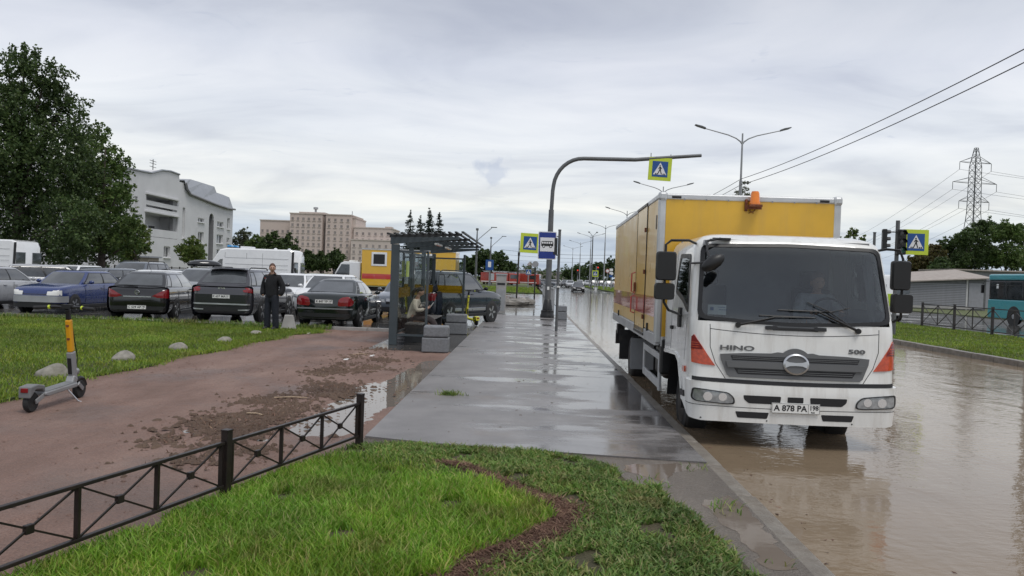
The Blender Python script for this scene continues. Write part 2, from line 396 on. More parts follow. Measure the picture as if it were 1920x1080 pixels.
# ------------------------------------------------------------------ ground sheets
def slab(name, poly, top, m, thick=.3):
    return struct(B().prism([(p[0], p[1]) for p in poly], top-thick, top, 'z').obj(name, m))
def rect(x0, y0, x1, y1): return [(x0, y0), (x1, y0), (x1, y1), (x0, y1)]
struct(B().add([(-1500, -300, -.6), (1500, -300, -.6), (1500, 2700, -.6), (-1500, 2700, -.6)], [(0, 1, 2, 3)]).obj('ground', 'far_earth'))
def fbm(nx, ny, cells, rng):                # smooth random relief, several octaves
    out = np.zeros((ny, nx)); amp = 1.
    for c in cells:
        g = rng.random((int(c*ny/nx)+3, c+3)); yy = np.linspace(0, g.shape[0]-2.001, ny); xx = np.linspace(0, g.shape[1]-2.001, nx)
        yi, xi = yy.astype(int), xx.astype(int); fy, fx = (yy-yi)[:, None], (xx-xi)[None]; fy, fx = fy*fy*(3-2*fy), fx*fx*(3-2*fx)
        out += amp*((g[yi][:, xi]*(1-fx)+g[yi][:, xi+1]*fx)*(1-fy)+(g[yi+1][:, xi]*(1-fx)+g[yi+1][:, xi+1]*fx)*fy-.5); amp *= .55
    return out
NX, NY = 170, 420; X0, X1, Y0_, Y1_ = -7.2, -1.62, 1.5, 21.8
gx_, gy_ = np.meshgrid(np.linspace(X0, X1, NX), np.linspace(Y0_, Y1_, NY)); rr_ = np.random.default_rng(21)
zr_ = .020*fbm(NX, NY, (5, 12, 28, 60), rr_)+.010*fbm(NX, NY, (70, 110), rr_)
for xr, am in ((-5.1, .011), (-4.75, .008), (-3.7, .010), (-3.35, .009)): zr_ -= am*np.exp(-((gx_-xr-.22*np.sin(gy_*.45+xr)-.06*np.sin(gy_*1.7))/.07)**2)*(.5+.5*np.sin(gy_*.8+xr*3))
for k in range(130):
    fx_, fy_, fa = rr_.uniform(-6, -1.9), rr_.uniform(2.5, 19), rr_.normal(.1, .35); u_ = (gx_-fx_)*math.cos(fa)+(gy_-fy_)*math.sin(fa); v_ = -(gx_-fx_)*math.sin(fa)+(gy_-fy_)*math.cos(fa)
    e_ = (u_/.05)**2+(v_/.13)**2; zr_ += -.011*np.exp(-e_**2)+.004*np.exp(-(e_-1.9)**2*1.5)
pc = [G(x, y) for x, y in ((620, 800), (680, 765), (735, 730), (790, 698), (826, 678))]
pd = np.full(gx_.shape, 9.)
for a, c in zip(pc[:-1], pc[1:]):
    t_ = np.clip(((gx_-a.x)*(c.x-a.x)+(gy_-a.y)*(c.y-a.y))/((c.x-a.x)**2+(c.y-a.y)**2), 0, 1); pd = np.minimum(pd, np.hypot(gx_-a.x-t_*(c.x-a.x), gy_-a.y-t_*(c.y-a.y)))
zr_ -= .034*np.exp(-(pd/.42)**2)
zr_ = np.where(gx_ > -1.66, np.minimum(zr_, .0), zr_); zr_ = np.where((gx_ > -3.5) & (gy_ > 16.58), -.03, zr_); zr_ = np.where(gx_ < -6.6, -.02, zr_)
ii = (np.arange(NY-1)[:, None]*NX+np.arange(NX-1)[None]).reshape(-1, 1)
po = np_mesh('dirt_path', np.stack([gx_, gy_, zr_], -1).reshape(-1, 3), ii+np.array([[0, 1, NX+1, NX]]), np.zeros((0, 3), int), 'dirt_red'); po.data.polygons.foreach_set('use_smooth', [True]*len(po.data.polygons)); struct(po)
slab('path_subsoil', rect(-40, -8, -1.62, 21.8), -.075, 'dirt_red')
slab('path_near_end', rect(-40, -8, -1.62, 1.5), -.003, 'dirt_red')
slab('sidewalk', [(-1.62, 7.75), (-.9, 7.55), (0, 7.42), (.9, 7.3), (1.75, 7.2), (1.75, 34), (-1.62, 34)], .012, 'asphalt_walk')
slab('shelter_apron', rect(-3.5, 16.6, -1.62, 34), .006, 'asphalt_lot')
slab('verge_mud', [(-1.62, -8), (1.75, -8), (1.75, 7.2), (.9, 7.3), (0, 7.42), (-.9, 7.55), (-1.62, 7.75)], -.004, 'mud_grey')
slab('parking_lot', rect(-90, 21.95, -3.5, 80), .02, 'asphalt_lot')
slab('side_street', rect(-3.5, 34, 1.75, 78), -.02, 'asphalt_lot')
slab('road', rect(1.9, -10, 12.3, 420), -.25, 'asphalt_road')
slab('road_far_stretch', rect(1.9, 96, 12.3, 420), -.108, 'asphalt_road', .1)
wb = B().add([(1.88, -10, -.10), (12.31, -10, -.10), (12.31, 96.2, -.10), (1.88, 96.2, -.10)], [(0, 1, 2, 3)]).obj('flood_water', 'flood_water'); struct(wb)
slab('far_carriageway', rect(19.3, -10, 33, 420), -.06, 'asphalt_lot')
slab('right_verge', rect(33, -10, 260, 420), .0, 'far_earth')
slab('median_strip', rect(12.5, -10, 19.3, 420), .015, 'soil_grass')
slab('grass_island', [(-9, 80), (1.0, 80), (1.4, 84), (1.4, 150), (-12, 150), (-12, 92)], .05, 'soil_grass')
slab('left_ground', rect(-260, 80, -12.05, 420), .0, 'far_earth')
slab('distant_ground', rect(-12, 150.1, 1.85, 420), -.01, 'far_earth')

# the puddle between dirt path and walk, and pools on the verge
def pool(name, pix, z):
    pts = []; rp = random.Random(len(pix))
    for (x0, y0), (x1, y1) in zip(pix, pix[1:]+pix[:1]):
        a, c = G(x0, y0, z), G(x1, y1, z); k = max(2, int((c-a).length/.06))
        for i in range(k):
            q = a.lerp(c, i/k); pts.append(q+Vector((rp.gauss(0, .012)+.025*math.sin(q.y*17+q.x*9), rp.gauss(0, .012)+.025*math.sin(q.x*19), 0)))
    return struct(B().add([(p.x, p.y, z) for p in pts], [tuple(range(len(pts)))]).obj(name, 'puddle_water'))
struct(B().add([(-3.7, 5.6, -.0165), (-1.625, 5.6, -.0165), (-1.625, 16.6, -.0165), (-3.0, 16.6, -.0165)], [(0, 1, 2, 3)]).obj('puddle', 'puddle_water'))
pool('puddle', [(1165, 872), (1235, 870), (1318, 869), (1300, 882), (1260, 888), (1250, 905), (1215, 898), (1180, 884)], -.0026)
pool('puddle', [(1318, 940), (1370, 930), (1410, 960), (1440, 1000), (1500, 1070), (1440, 1066), (1390, 1010), (1340, 968)], -.0026)

# ------------------------------------------------------------------ kerbs, each stone its own piece
def kerb(name, x0, x1, y0, n, L, top, h, m='concrete_wet'):
    k = thing(name, 'row of kerb stones', None); del k['label']; struct(k)
    st = B().box((0, 0, 0), (x1-x0, L-.012, h)).obj('kerb_stone', m, k, bevel=.012, loc=((x0+x1)/2, y0+L/2, top-h/2))
    for i in range(1, n):
        c = inst(st, loc=((x0+x1)/2+random.uniform(-.008, .008), y0+L*(i+.5), top-h/2+random.uniform(-.006, .006)))
        c.rotation_euler = (random.uniform(-.004, .004), random.uniform(-.01, .01), random.uniform(-.006, .006))
    return k
mat('kerb_muddy', (.21, .19, .165), .4, var=.25, scale=5, bump=.5, bscale=30, dirt=.7, dcol=(.11, .085, .06), dscale=4)
kerb('kerb', 1.752, 1.9, .2, 44, 1.0, -.012, .3, 'kerb_muddy')
kerb('median_kerb', 12.3, 12.5, 12.2, 70, 1.0, .045, .4, 'kerb_muddy')
pk = thing('lot_edge_kerb', 'x', None); del pk['label']; struct(pk)
st = B().box((0, 0, 0), (.985, .14, .2)).obj('kerb_stone', 'concrete', pk, bevel=.012, loc=(-4.1, 21.86, -.02))
for i in range(1, 26): inst(st, loc=(-4.1-i, 21.86+random.uniform(-.01, .01), -.02+random.uniform(-.008, .008)))

# ------------------------------------------------------------------ grass
leafmat('grass_lush', [(.10, .23, .02), (.16, .34, .03), (.215, .415, .042), (.30, .43, .075), (.38, .37, .15)], .35, nscale=1.1, dead=(.26, .21, .09))
leafmat('grass_weeds', [(.07, .14, .03), (.105, .20, .04), (.15, .26, .055), (.22, .28, .085), (.30, .27, .13)], .3, nscale=1.4, dead=(.30, .23, .10))
leafmat('grass_lot', [(.11, .20, .02), (.16, .265, .03), (.215, .31, .042), (.29, .325, .075)], .35, nscale=.5, dead=(.24, .22, .09))
leafmat('thatch', [(.085, .045, .032), (.13, .07, .05), (.19, .105, .075), (.30, .20, .13)], .1, .8, nscale=4)
edge = [G(x, y, .02) for x, y in ((690, 836), (760, 832), (830, 838), (920, 842), (1000, 846), (1080, 860), (1150, 878), (1180, 905), (1235, 912), (1262, 945), (1300, 965), (1340, 1010), (1385, 1045), (1420, 1080))]
fA = Vector((-1.563, 7.213)); fB = Vector((-2.124, 5.395)); fd = (fB-fA)
front = [(p.x, p.y) for p in edge]+[(1.45, 2.2), (fA.x+fd.x*3-.05, fA.y+fd.y*3), (fA.x-.06, fA.y+.02)]
m_dirt('soil_brown', (.05, .05, .024), (.08, .07, .036), (.12, .092, .056), .85, .4)
slab('front_lawn', front, .018, 'soil_brown', .25)
mul_px = [(828, 872), (868, 878), (905, 893), (945, 912), (985, 930), (1030, 945), (1060, 958), (1062, 978), (1035, 1000), (995, 1018), (950, 1032), (905, 1052), (872, 1075), (850, 1110)]
mulp = [G(x, y, .02) for x, y in mul_px]
def near_curve(P, curve):
    d = np.full(len(P), 9.)
    for a, b in zip(curve[:-1], curve[1:]):
        a2, b2 = np.array(a[:2]), np.array(b[:2]); t = np.clip(((P-a2)@(b2-a2))/((b2-a2)@(b2-a2)), 0, 1)
        d = np.minimum(d, np.linalg.norm(P-(a2+t[:, None]*(b2-a2)), axis=1))
    return d
def side_right(P):                         # right of the mulch line: the low weedy part
    ys = np.array([p.y for p in mulp][::-1]); xs = np.array([p.x for p in mulp][::-1])
    return P[:, 0] > np.interp(P[:, 1], ys, xs)-.02
P = sample(front, 185000)
dm = near_curve(P, mulp); wob = np.sin(P[:, 0]*9)*.03+np.sin(P[:, 1]*13)*.025
keep = dm > .07+wob*.8+.03*RNG.random(len(P)); rgt = side_right(P+RNG.normal(0, .05, P.shape)) | (P[:, 1]+RNG.normal(0, .16, len(P)) > 6.35+.25*np.sin(P[:, 0]*3))
bare = (np.sin(P[:, 0]*5.1+1)*np.sin(P[:, 1]*4.3) > .86)
A = P[keep & ~rgt & ~bare]; W = P[keep & rgt & ~(np.sin(P[:, 0]*6.3+2)*np.sin(P[:, 1]*5.1+.6)+.25*np.sin(P[:, 0]*17)*np.sin(P[:, 1]*15) > .74)]
A = A[RNG.random(len(A)) < .95]; W = W[RNG.random(len(W)) < .62]
hz = .082
tag(blades('lawn_grass', A, .015, hz, .0088, 'grass_lush', .75), 'bright green long grass inside the low black fence', 'grass', kind='stuff')
tag(blades('weedy_grass', W, .015, .05, .013, 'grass_weeds', 1.1), 'low dull green weeds and grass at the end of the wet walk', 'grass', kind='stuff')
Pv = sample([(.5, 4.6), (1.72, 4.6), (1.72, 7.1), (.9, 7.2)], 900); Pv = Pv[(np.sin(Pv[:, 0]*7)*np.sin(Pv[:, 1]*5+1) > .55)]
tag(blades('verge_weeds', Pv, -.004, .05, .012, 'grass_weeds', 1.2), 'scattered weeds on the muddy strip by the kerb', 'weeds', kind='stuff')
# broad-leaved weeds
def rosettes(name, P, m, r, label):
    V = []; Q = []
    for x, y in P:
        k = random.randint(5, 9); a0 = random.random()*6
        for i in range(k):
            a = a0+i*2*PI/k+random.uniform(-.3, .3); L = r*random.uniform(.6, 1.3); wd = L*random.uniform(.25, .4); up = random.uniform(.25, .9)
            d = np.array((math.cos(a), math.sin(a))); q = np.array((-d[1], d[0])); o = len(V)
            for t, ww, z in ((.05, .2, .02), (.4, 1, .02+L*up*.5), (.75, .8, .02+L*up*.72), (1, .1, .02+L*up*.6)):
                for s in (-1, 1): p = np.array((x, y))+d*L*t+q*wd*.5*ww*s; V.append((p[0], p[1], z))
            Q += [(o+2*j, o+2*j+1, o+2*j+3, o+2*j+2) for j in range(3)]
    o = np_mesh(name, np.array(V), np.array(Q), np.zeros((0, 3), int), m); return tag(o, label, 'weeds', kind='stuff')
rosettes('broad_leaf_weeds', np.vstack([W[RNG.choice(len(W), 1100, False)], A[RNG.choice(len(A), 120, False)]]), 'grass_weeds', .055, 'broad leaved weeds among the low grass')
# the ridge of dead brown thatch winding through the lawn
ml = B(); n = len(mulp)
L_ = []; R_ = []
for i, p in enumerate(mulp):
    t = (mulp[min(i+1, n-1)]-mulp[max(i-1, 0)]).normalized(); q = Vector((-t.y, t.x, 0)); h_ = (.05+.055*min(1, i/5))*random.uniform(.7, 1.3)
    L_.append(p+q*h_); R_.append(p-q*h_)
vs = []; 
for i in range(n): vs += [(L_[i].x, L_[i].y, .012), (mulp[i].x, mulp[i].y, .05), (R_[i].x, R_[i].y, .012)]
ml.add(vs, [(3*i+k, 3*i+k+1, 3*i+4+k, 3*i+3+k) for i in range(n-1) for k in (0, 1)])
mo = ml.obj('thatch_ridge', 'mulch_base', smooth=True); tag(mo, 'winding brown ridge of dead thatch across the front lawn', 'thatch', kind='stuff')
segs = RNG.integers(0, n-1, 14000); tt = RNG.random(14000)
Pm = np.array([[mulp[i].x+(mulp[i+1].x-mulp[i].x)*t, mulp[i].y+(mulp[i+1].y-mulp[i].y)*t] for i, t in zip(segs, tt)])+RNG.normal(0, 1, (14000, 2))*(.03+.05*np.minimum(1, segs/6.)*(.5+np.random.default_rng(5).random(14)[np.minimum(segs, 13)]))[:, None]
o = blades('thatch_straw', Pm, .02+.02*RNG.random(14000), .028, .010, 'thatch', 2.4, parent=mo); o['kind'] = 'stuff'
# lawn beside the parking lot
lw = [(-6.1, -6), (-6.25, 3), (-6.1, 6), (-6.3, 8), (-6.15, 9.4), (-6.42, 11), (-6.25, 12.6), (-6.4, 14), (-6.1, 15.2), (-6.22, 16.8), (-5.95, 18.2), (-6.1, 19.4), (-5.5, 20.4), (-5.7, 21.2), (-6.1, 21.75), (-40, 21.75), (-40, -6)]
slab('left_lawn', lw, .02, 'soil_grass', .2)
lv = [(x, y) for x, y in lw if y > 7]+[(-40, 7), (-6.2, 7)]
lv = [(-6.2, 7)]+[(x, y) for x, y in lw if 7 < y < 21.76 and x > -39]+[(-20, 21.75), (-12, 7)]
P = sample(lv, 120000); nr = P[:, 1] < 13
tag(blades('verge_grass', P, .018, .055, .013, 'grass_lot', .8), 'mown green grass between dirt path and parked cars', 'grass', kind='stuff')
Pe = np.array([[np.interp(t, [q[1] for q in lw[:14]], [q[0] for q in lw[:14]])+abs(RNG.normal(0, .12))-.12, t] for t in RNG.uniform(7, 21, 5000)])
tag(blades('ragged_edge_grass', Pe, .005, .05, .012, 'grass_lot', 1.), 'ragged fringe of grass along the dirt path', 'grass', kind='stuff')
Pk = np.c_[RNG.uniform(-20, -5.6, 5000), 21.7+RNG.normal(0, .12, 5000)]
tag(blades('kerbside_weeds', Pk, .01, .13, .02, 'grass_weeds', .7), 'taller weeds growing along the parking kerb', 'weeds', kind='stuff')
# median and island
Pd = np.c_[RNG.uniform(12.52, 19.3, 60000), 17+43*RNG.random(60000)**1.4]
tag(blades('median_grass', Pd, .012, .06, .022, 'grass_lot', .8), 'green grass strip between the flooded road and far carriageway', 'grass', kind='stuff')
Pd = np.c_[RNG.uniform(-9, 1.3, 9000), RNG.uniform(80.5, 120, 9000)]
tag(blades('island_grass', Pd, .05, .14, .06, 'grass_lot', .8), 'green grass island beside the far end of the walk', 'grass', kind='stuff')
Pd = np.c_[RNG.uniform(12.6, 19.2, 16000), RNG.uniform(60, 190, 16000)]
tag(blades('far_median_grass', Pd, .012, .12, .06, 'grass_lot', .8), 'grass of the median far down the road', 'grass', kind='stuff')

# ------------------------------------------------------------------ mud clods, sticks
def clods(name, P, smin, smax, m, label, z=0., flat=.45):
    V = []; T = []
    for x, y in P:
        r = random.uniform(smin, smax)*random.random()**.5; o = len(V); k = 6; a0 = random.random()*6
        ex = random.uniform(.6, 1.6)
        V.append((x, y, z+r*flat*random.uniform(.7, 1.3)))
        for i in range(k):
            a = a0+i*2*PI/k; rr = r*random.uniform(.6, 1.2); V.append((x+math.cos(a)*rr*.55*ex, y+math.sin(a)*rr*.55, z+r*flat*random.uniform(.5, .85)))
        for i in range(k):
            a = a0+i*2*PI/k; rr = r*random.uniform(.85, 1.3); V.append((x+math.cos(a)*rr*ex, y+math.sin(a)*rr, z-.002))
        for i in range(k):
            j = (i+1) % k; T += [(o, o+1+i, o+1+j), (o+1+i, o+1+k+i, o+1+k+j), (o+1+i, o+1+k+j, o+1+j)]
    return tag(np_mesh(name, np.array(V), np.zeros((0, 4), int), np.array(T), m), label, 'mud', kind='stuff')
band = [(330, 838), (430, 800), (520, 765), (600, 722), (660, 690), (720, 655)]
pts = []
for i in range(4600):
    k = random.randint(0, len(band)-2); t = random.random(); x = band[k][0]+(band[k+1][0]-band[k][0])*t; y = band[k][1]+(band[k+1][1]-band[k][1])*t
    g = G(x, y); kk = 1 if i % 3 else 2.2; cl_ = random.Random(k*31+int(t*9)); pts.append((g.x+cl_.gauss(.05, .30)+random.gauss(0, .13*kk), g.y+cl_.gauss(0, .35)+random.gauss(0, .13*kk)))
pts = [p for p in pts if p[0] < -1.75]
clods('mud_clods', pts, .008, .05, 'mud_brown', 'washed up mud clods and litter along the dirt path', flat=.7)
gx = np.c_[RNG.uniform(-6, -1.7, 2500), RNG.uniform(3, 17, 2500)]
clods('path_grit', gx, .004, .018, 'dirt_red', 'loose grit scattered over the red dirt path', flat=.6)
clods('walk_crumbs', np.c_[RNG.uniform(-1.5, 1.6, 110), RNG.uniform(7.6, 18, 110)], .006, .025, 'mud_grey', 'small mud crumbs lying on the wet walk', .012)
Pt = np.array([[p[0], p[1]] for p in random.sample(pts, 900)])
tag(blades('washed_straw', Pt, .008, .028, .010, 'thatch', 2.6), 'washed up straw caught in the mud by the path', 'straw', kind='stuff')
mat('stick', (.34, .25, .17), .8, var=.3, scale=20, bump=.3)
for (x, y, a, L, lab) in ((545, 748, .25, .42, 'pale broken lath lying on the mud beside the puddle'), (675, 666, .5, .3, 'short pale stick on the dirt near the shelter post'), (478, 779, -.3, .22, 'small stick lying in the mud near the fence')):
    p = G(x, y); b = B(); d = Vector((math.cos(a), math.sin(a), 0))
    b.bar(p-d*L/2+Vector((0, 0, .02)), p+d*L*.1+Vector((0, 0, .028)), .035, .012).bar(p+d*L*.1+Vector((0, 0, .028)), p+d*L/2+Vector((0, 0, .015)), .028, .012)
    tag(b.obj('wood_stick', 'stick', bevel=.003), lab, 'stick', 'sticks lying in the mud')
p = G(842, 742)
tag(blades('grass_tuft', np.array([[p.x, p.y]])+RNG.normal(0, .07, (160, 2))*np.array([1.2, .6]), .012, .06, .012, 'grass_weeds', 1.4), 'torn grass tuft lying alone on the wet walk', 'tuft', kind='stuff')
mat('litter', (.7, .7, .7), .6)
for i, (x, y, lab) in enumerate(((648, 675, 'white scrap of litter on the dirt by the shelter'), (697, 668, 'second white litter scrap nearest the shelter post'), (577, 626, 'white scrap on the dirt behind the dark sedan'))):
    p = G(x, y); b = B().box((0, 0, .012), (.09, .05, .02), rz=i, taper=(.7, .6)).box((.03, .03, .02), (.05, .04, .015), rz=i+.8)
    o = b.obj('litter_scrap', 'litter', bevel=.004, loc=(p.x, p.y, 0)); tag(o, lab, 'litter', 'litter scraps on the dirt')

Pf = np.c_[1.93+np.abs(RNG.normal(0, .25, 260)), RNG.uniform(4.5, 30, 260)]
o = blades('floating_bits', Pf, -.098, .006, .025, 'thatch', 6.); tag(o, 'bits of straw floating on the flood along the kerb', 'debris', kind='stuff')
# ------------------------------------------------------------------ low fence in front
mat('fence_iron', (.022, .016, .015), .42, .3, var=.3, scale=9, dirt=.25, dcol=(.10, .05, .035), dscale=9)
fen = thing('low_fence', 'low black iron lawn fence with crossed bars along the dirt path', 'fence', (0, 0, 0))
def fpt(t, z): return Vector((fA.x+fd.x*t, fA.y+fd.y*t, z))
ZT, ZB, ZP = .44, .13, .53
post = B().box((0, 0, (ZP-.1)/2), (.058, .058, ZP+.1)).box((0, 0, ZP-.003), (.064, .064, .012)).obj('post', 'fence_iron', fen, bevel=.004, loc=fpt(0, 0), rz=math.atan2(fd.y, fd.x))
for k in (1, 2, 3): inst(post, loc=fpt(k, 0))
for k in (0, 1, 2):
    a, b_ = k+.018, k+.982
    B().bar(fpt(a, ZT), fpt(b_, ZT), .032, .022).obj('rail', 'fence_iron', fen, bevel=.003)
    B().bar(fpt(a, ZB), fpt(b_, ZB), .032, .022).obj('rail', 'fence_iron', fen, bevel=.003)
    ts = [k+.03, k+.345, k+.655, k+.97]
    for t in ts: B().bar(fpt(t, ZB+.012), fpt(t, ZT-.012), .026, .026, up=(1, 0, 0)).obj('bar', 'fence_iron', fen)
    for t0, t1 in zip(ts[:-1], ts[1:]):
        c = fpt((t0+t1)/2, (ZT+ZB)/2)
        for (p, q) in ((fpt(t0+.008, ZT-.012), fpt(t1-.008, ZB+.012)), (fpt(t0+.008, ZB+.012), fpt(t1-.008, ZT-.012))):
            B().bar(p, q, .011, .011).obj('diagonal', 'fence_iron', fen)
        M = Matrix.Rotation(math.atan2(fd.y, fd.x), 3, 'Z')
        B().box(c, (.05, .03, .05), M=M).obj('boss', 'fence_iron', fen, bevel=.004)

# ------------------------------------------------------------------ boulders
mat('boulder', (.25, .235, .205), .85, var=.3, scale=9, bump=.6, bscale=18, dirt=.5, dcol=(.13, .13, .08), dscale=5)
for i, (x, y, wpx, hpx, lab) in enumerate(((84, 707, 64, 27, 'largest grey boulder behind the scooter, nearest of the row'), (227, 676, 48, 20, 'brownish boulder, second nearest in the row on the lawn'), (328, 656, 42, 17, 'pale rounded boulder in the middle of the row'), (419, 641, 28, 12, 'small pale boulder, second farthest in the row'), (478, 626, 26, 7, 'flat mossy boulder nearest the man'))):
    g = G(x, y, .02); k = (g.y)/CF; rx = wpx*k/2; rz_ = hpx*k*1.0
    b = B().sph((0, 0, 0), (1, 1, 1), 18, 12)
    b.v = [(x_*rx*(1+.14*math.sin(2.3*y_+i)+.06*math.sin(7*z_+3*x_+i)), y_*rx*.8*(1+.12*math.sin(2*x_+2*i)), max(-.35, z_*(1+.12*math.sin(3*x_+i*2)+.07*math.sin(6*y_+i)))*rz_*(.8+.25*x_*math.cos(i))) for x_, y_, z_ in b.v]
    o = b.obj('boulder', 'boulder', smooth=True, angle=60, loc=(g.x, g.y+rx*.5, .02), rz=i*1.3); tag(o, lab, 'boulder', 'boulders edging the lawn')
    sb = o.modifiers.new('sub', 'SUBSURF'); sb.levels = sb.render_levels = 1

# ------------------------------------------------------------------ the service truck
TY = R(1.5); TC = Vector((2.974, 8.397, -.25)); ZO = .25
paint('truck_white', (.74, .74, .72), dirt=.45, dcol=(.42, .38, .33), dscale=2.2, rough=.3, dst=(4, 4, .5))
paint('truck_grey', (.115, .118, .122), rough=.38, coat=0)
paint('box_yellow', (.66, .385, .03), rough=.33, dirt=.4, dcol=(.50, .31, .08), dscale=1.4, var=.06, coat=.25, dst=(5, 5, .35))
paint('box_side_sheen', (.72, .50, .20), rough=.38, dirt=.25, dcol=(.56, .40, .18), dscale=1., dst=(3, 3, .3), var=.04, scale=.8, coat=.12, rvar=.3)  # box yellow made paler: the side's sky sheen is put into the base colour
paint('box_door', (.68, .43, .09), rough=.3, dirt=0, var=.05, scale=1., coat=.2)
paint('stripe_pale', (.58, .13, .09), rough=.25, dirt=0, var=.12, scale=3)  # paler red for the stripe on the side panels
paint('stripe_red', (.50, .035, .03), rough=.35, dirt=.3, dcol=(.45, .15, .08))
mat('alu', (.55, .56, .57), .38, .55, var=.1, dirt=.3, dcol=(.25, .23, .2))
mat('rust', (.17, .055, .025), .85, var=.4, scale=20, bump=.4)
mat('beacon', (.75, .20, .015), .2, var=.15, scale=12, coat=.5)
mat('interior', (.23, .235, .245), .8, var=.1); mat('seat', (.03, .03, .034), .85, var=.25)
mat('paper', (.72, .74, .74), .6, var=.05, scale=30)
glassmat('truck_glass', (.82, .86, .87), .022)
tr = thing('box_truck', 'white cab and yellow box service truck standing in flood water by the kerb', 'truck', TC, -TY)
RC = .14
def ip(x, xs, ys): return float(np.interp(x, xs, ys))
def cw(z): return ip(z, [.1, .6, 1.3, 1.8, 2.12, 2.2, 2.25, 2.29, 2.31], [1.09, 1.125, 1.125, 1.09, 1.06, 1.02, .96, .84, .60])
def cp(z): return ip(z, [-.1, .15, .5, .75, 1.2, 1.35, 2.1, 2.2, 2.25, 2.29, 2.31], [.06, 0, 0, .03, .06, .09, .30, .35, .42, .58, .85])
def S(s, z, off=0):
    sg = -1 if s < 0 else 1; a = abs(s); W = cw(z); P = cp(z); fl = W-RC
    if a <= fl: x, y = a, P+.05*(a/fl)**2; nx, ny = .1*a/fl**2, -1
    elif a <= fl+RC*PI/2:
        th = (a-fl)/RC; x, y = fl+RC*math.sin(th), P+.05+RC*(1-math.cos(th)); nx, ny = math.sin(th), -math.cos(th)
    else: x, y = W, P+.05+RC+(a-fl-RC*PI/2); nx, ny = 1, 0
    return (sg*(x+nx*off), y+ny*off, z+ZO)
SC = lin(-1.6, 1.6, 48); ZC = lin(.1, 2.3, 44)
def cpatch(name, poly, off, thick, m, parent=tr, smooth=True):
    return patch(poly, S, off, thick, SC, ZC).obj(name, m, parent, smooth=smooth)
def side_fn(sg):
    return lambda d, z, off: (sg*(cw(z)+off), d, z+ZO)
def spatch(name, poly, sg, off, thick, m, parent=tr):
    return patch(poly, side_fn(sg), off, thick, lin(.1, 2, 12), ZC).obj(name, m, parent, smooth=True)
def rpoly(pts, r, n=5):
    out = []; N_ = len(pts)
    for i in range(N_):
        p, a, b = Vector(pts[i]), Vector(pts[i-1]), Vector(pts[(i+1) % N_])
        d1, d2 = (a-p), (b-p); k = min(r, d1.length*.45, d2.length*.45)
        s, e = p+d1.normalized()*k, p+d2.normalized()*k
        for t in lin(0, 1, n): q = s*(1-t)**2+p*2*t*(1-t)+e*t*t; out.append((q.x, q.y))
    return out
def mir(poly): return [(-x, z) for x, z in reversed(poly)]
def ring(name, outer, inner, off, thick, m, parent=tr):
    n = len(outer); vs = [S(x, z, off) for x, z in outer]+[S(x, z, off) for x, z in inner]+[S(x, z, off-thick) for x, z in outer]+[S(x, z, off-thick) for x, z in inner]
    fs = []
    for i in range(n):
        j = (i+1) % n; fs += [(i, j, n+j, n+i), (2*n+i, 3*n+i, 3*n+j, 2*n+j), (i, 2*n+i, 2*n+j, j), (n+i, n+j, 3*n+j, 3*n+i)]
    return B().add(vs, fs).obj(name, m, parent, smooth=True)
def dens(poly, m):                       # resample an outline evenly
    P = [Vector(p) for p in poly]; out = []; L = [0]
    for i in range(len(P)): L.append(L[-1]+(P[(i+1) % len(P)]-P[i]).length)
    for k in range(m):
        t = L[-1]*k/m; i = max(j for j in range(len(P)) if L[j] <= t); f = (t-L[i])/max(1e-9, L[i+1]-L[i]); q = P[i].lerp(P[(i+1) % len(P)], f); out.append((q.x, q.y))
    return out
# cab shell with an open windscreen
cols = [('f', t) for t in lin(0, 1, 9)]+[('a', t) for t in lin(0, PI/2, 6)[1:]]+[('d', t) for t in lin(0, 1, 12)[1:]]
zs = sorted(set([.30, .40, .5, .58, .66, .74, .80, .88, 1.0, 1.1, 1.2, 1.27, 1.285, 1.4, 1.55, 1.7, 1.85, 2.0, 2.1, 2.155, 2.2, 2.225, 2.25, 2.27, 2.29, 2.30, 2.31]))
def cabpt(c, z, sg):
    W, P = cw(z), cp(z); fl = W-RC
    if c[0] == 'f': x, y = fl*c[1], P+.05*c[1]**2
    elif c[0] == 'a': x, y = fl+RC*math.sin(c[1]), P+.05+RC*(1-math.cos(c[1]))
    else: y0 = P+.05+RC; x, y = W, y0+(2.0-y0)*c[1]
    return (sg*x, y, z+ZO)
def zb(c, z):
    if c[0] == 'a' and c[1] > 1.2: return .32
    if c[0] != 'd': return .5
    d = cabpt(c, 1., 1)[1]; return ip(d, [.2, .62, .70, .84, 1.05, 1.9, 2.0], [.30, .32, .56, .76, .82, .78, .74])
full = [(c, -1) for c in reversed(cols[1:])]+[(c, 1) for c in cols]
b = B(); nc = len(full)
for z in zs:
    for c, sg in full: b.v.append(cabpt(c, max(z, zb(c, z)), sg))
for j in range(len(zs)-1):
    for i in range(nc-1):
        c0, c1 = full[i], full[i+1]; front = all((c[0] == 'f') or (c[0] == 'a' and c[1] < .6) for c, s_ in (c0, c1))
        if front and 1.284 < (zs[j]+zs[j+1])/2 < 2.155: continue
        if c0[0][0] == 'd' and c1[0][0] == 'd' and c0[1] == c1[1] and 1.54 < (zs[j]+zs[j+1])/2 < 2.0 and .56 < min(cabpt(c0[0], 1.8, 1)[1], cabpt(c1[0], 1.8, 1)[1]) and max(cabpt(c0[0], 1.8, 1)[1], cabpt(c1[0], 1.8, 1)[1]) < 1.30: continue
        f = (j*nc+i, j*nc+i+1, (j+1)*nc+i+1, (j+1)*nc+i)
        if zs[j+1] <= min(zb(c0[0], 0), zb(c1[0], 0)): continue
        b.f.append(f); b.mi.append(0)
top = (len(zs)-1)*nc; b.f.append(tuple(top+i for i in range(nc))); b.mi.append(0)
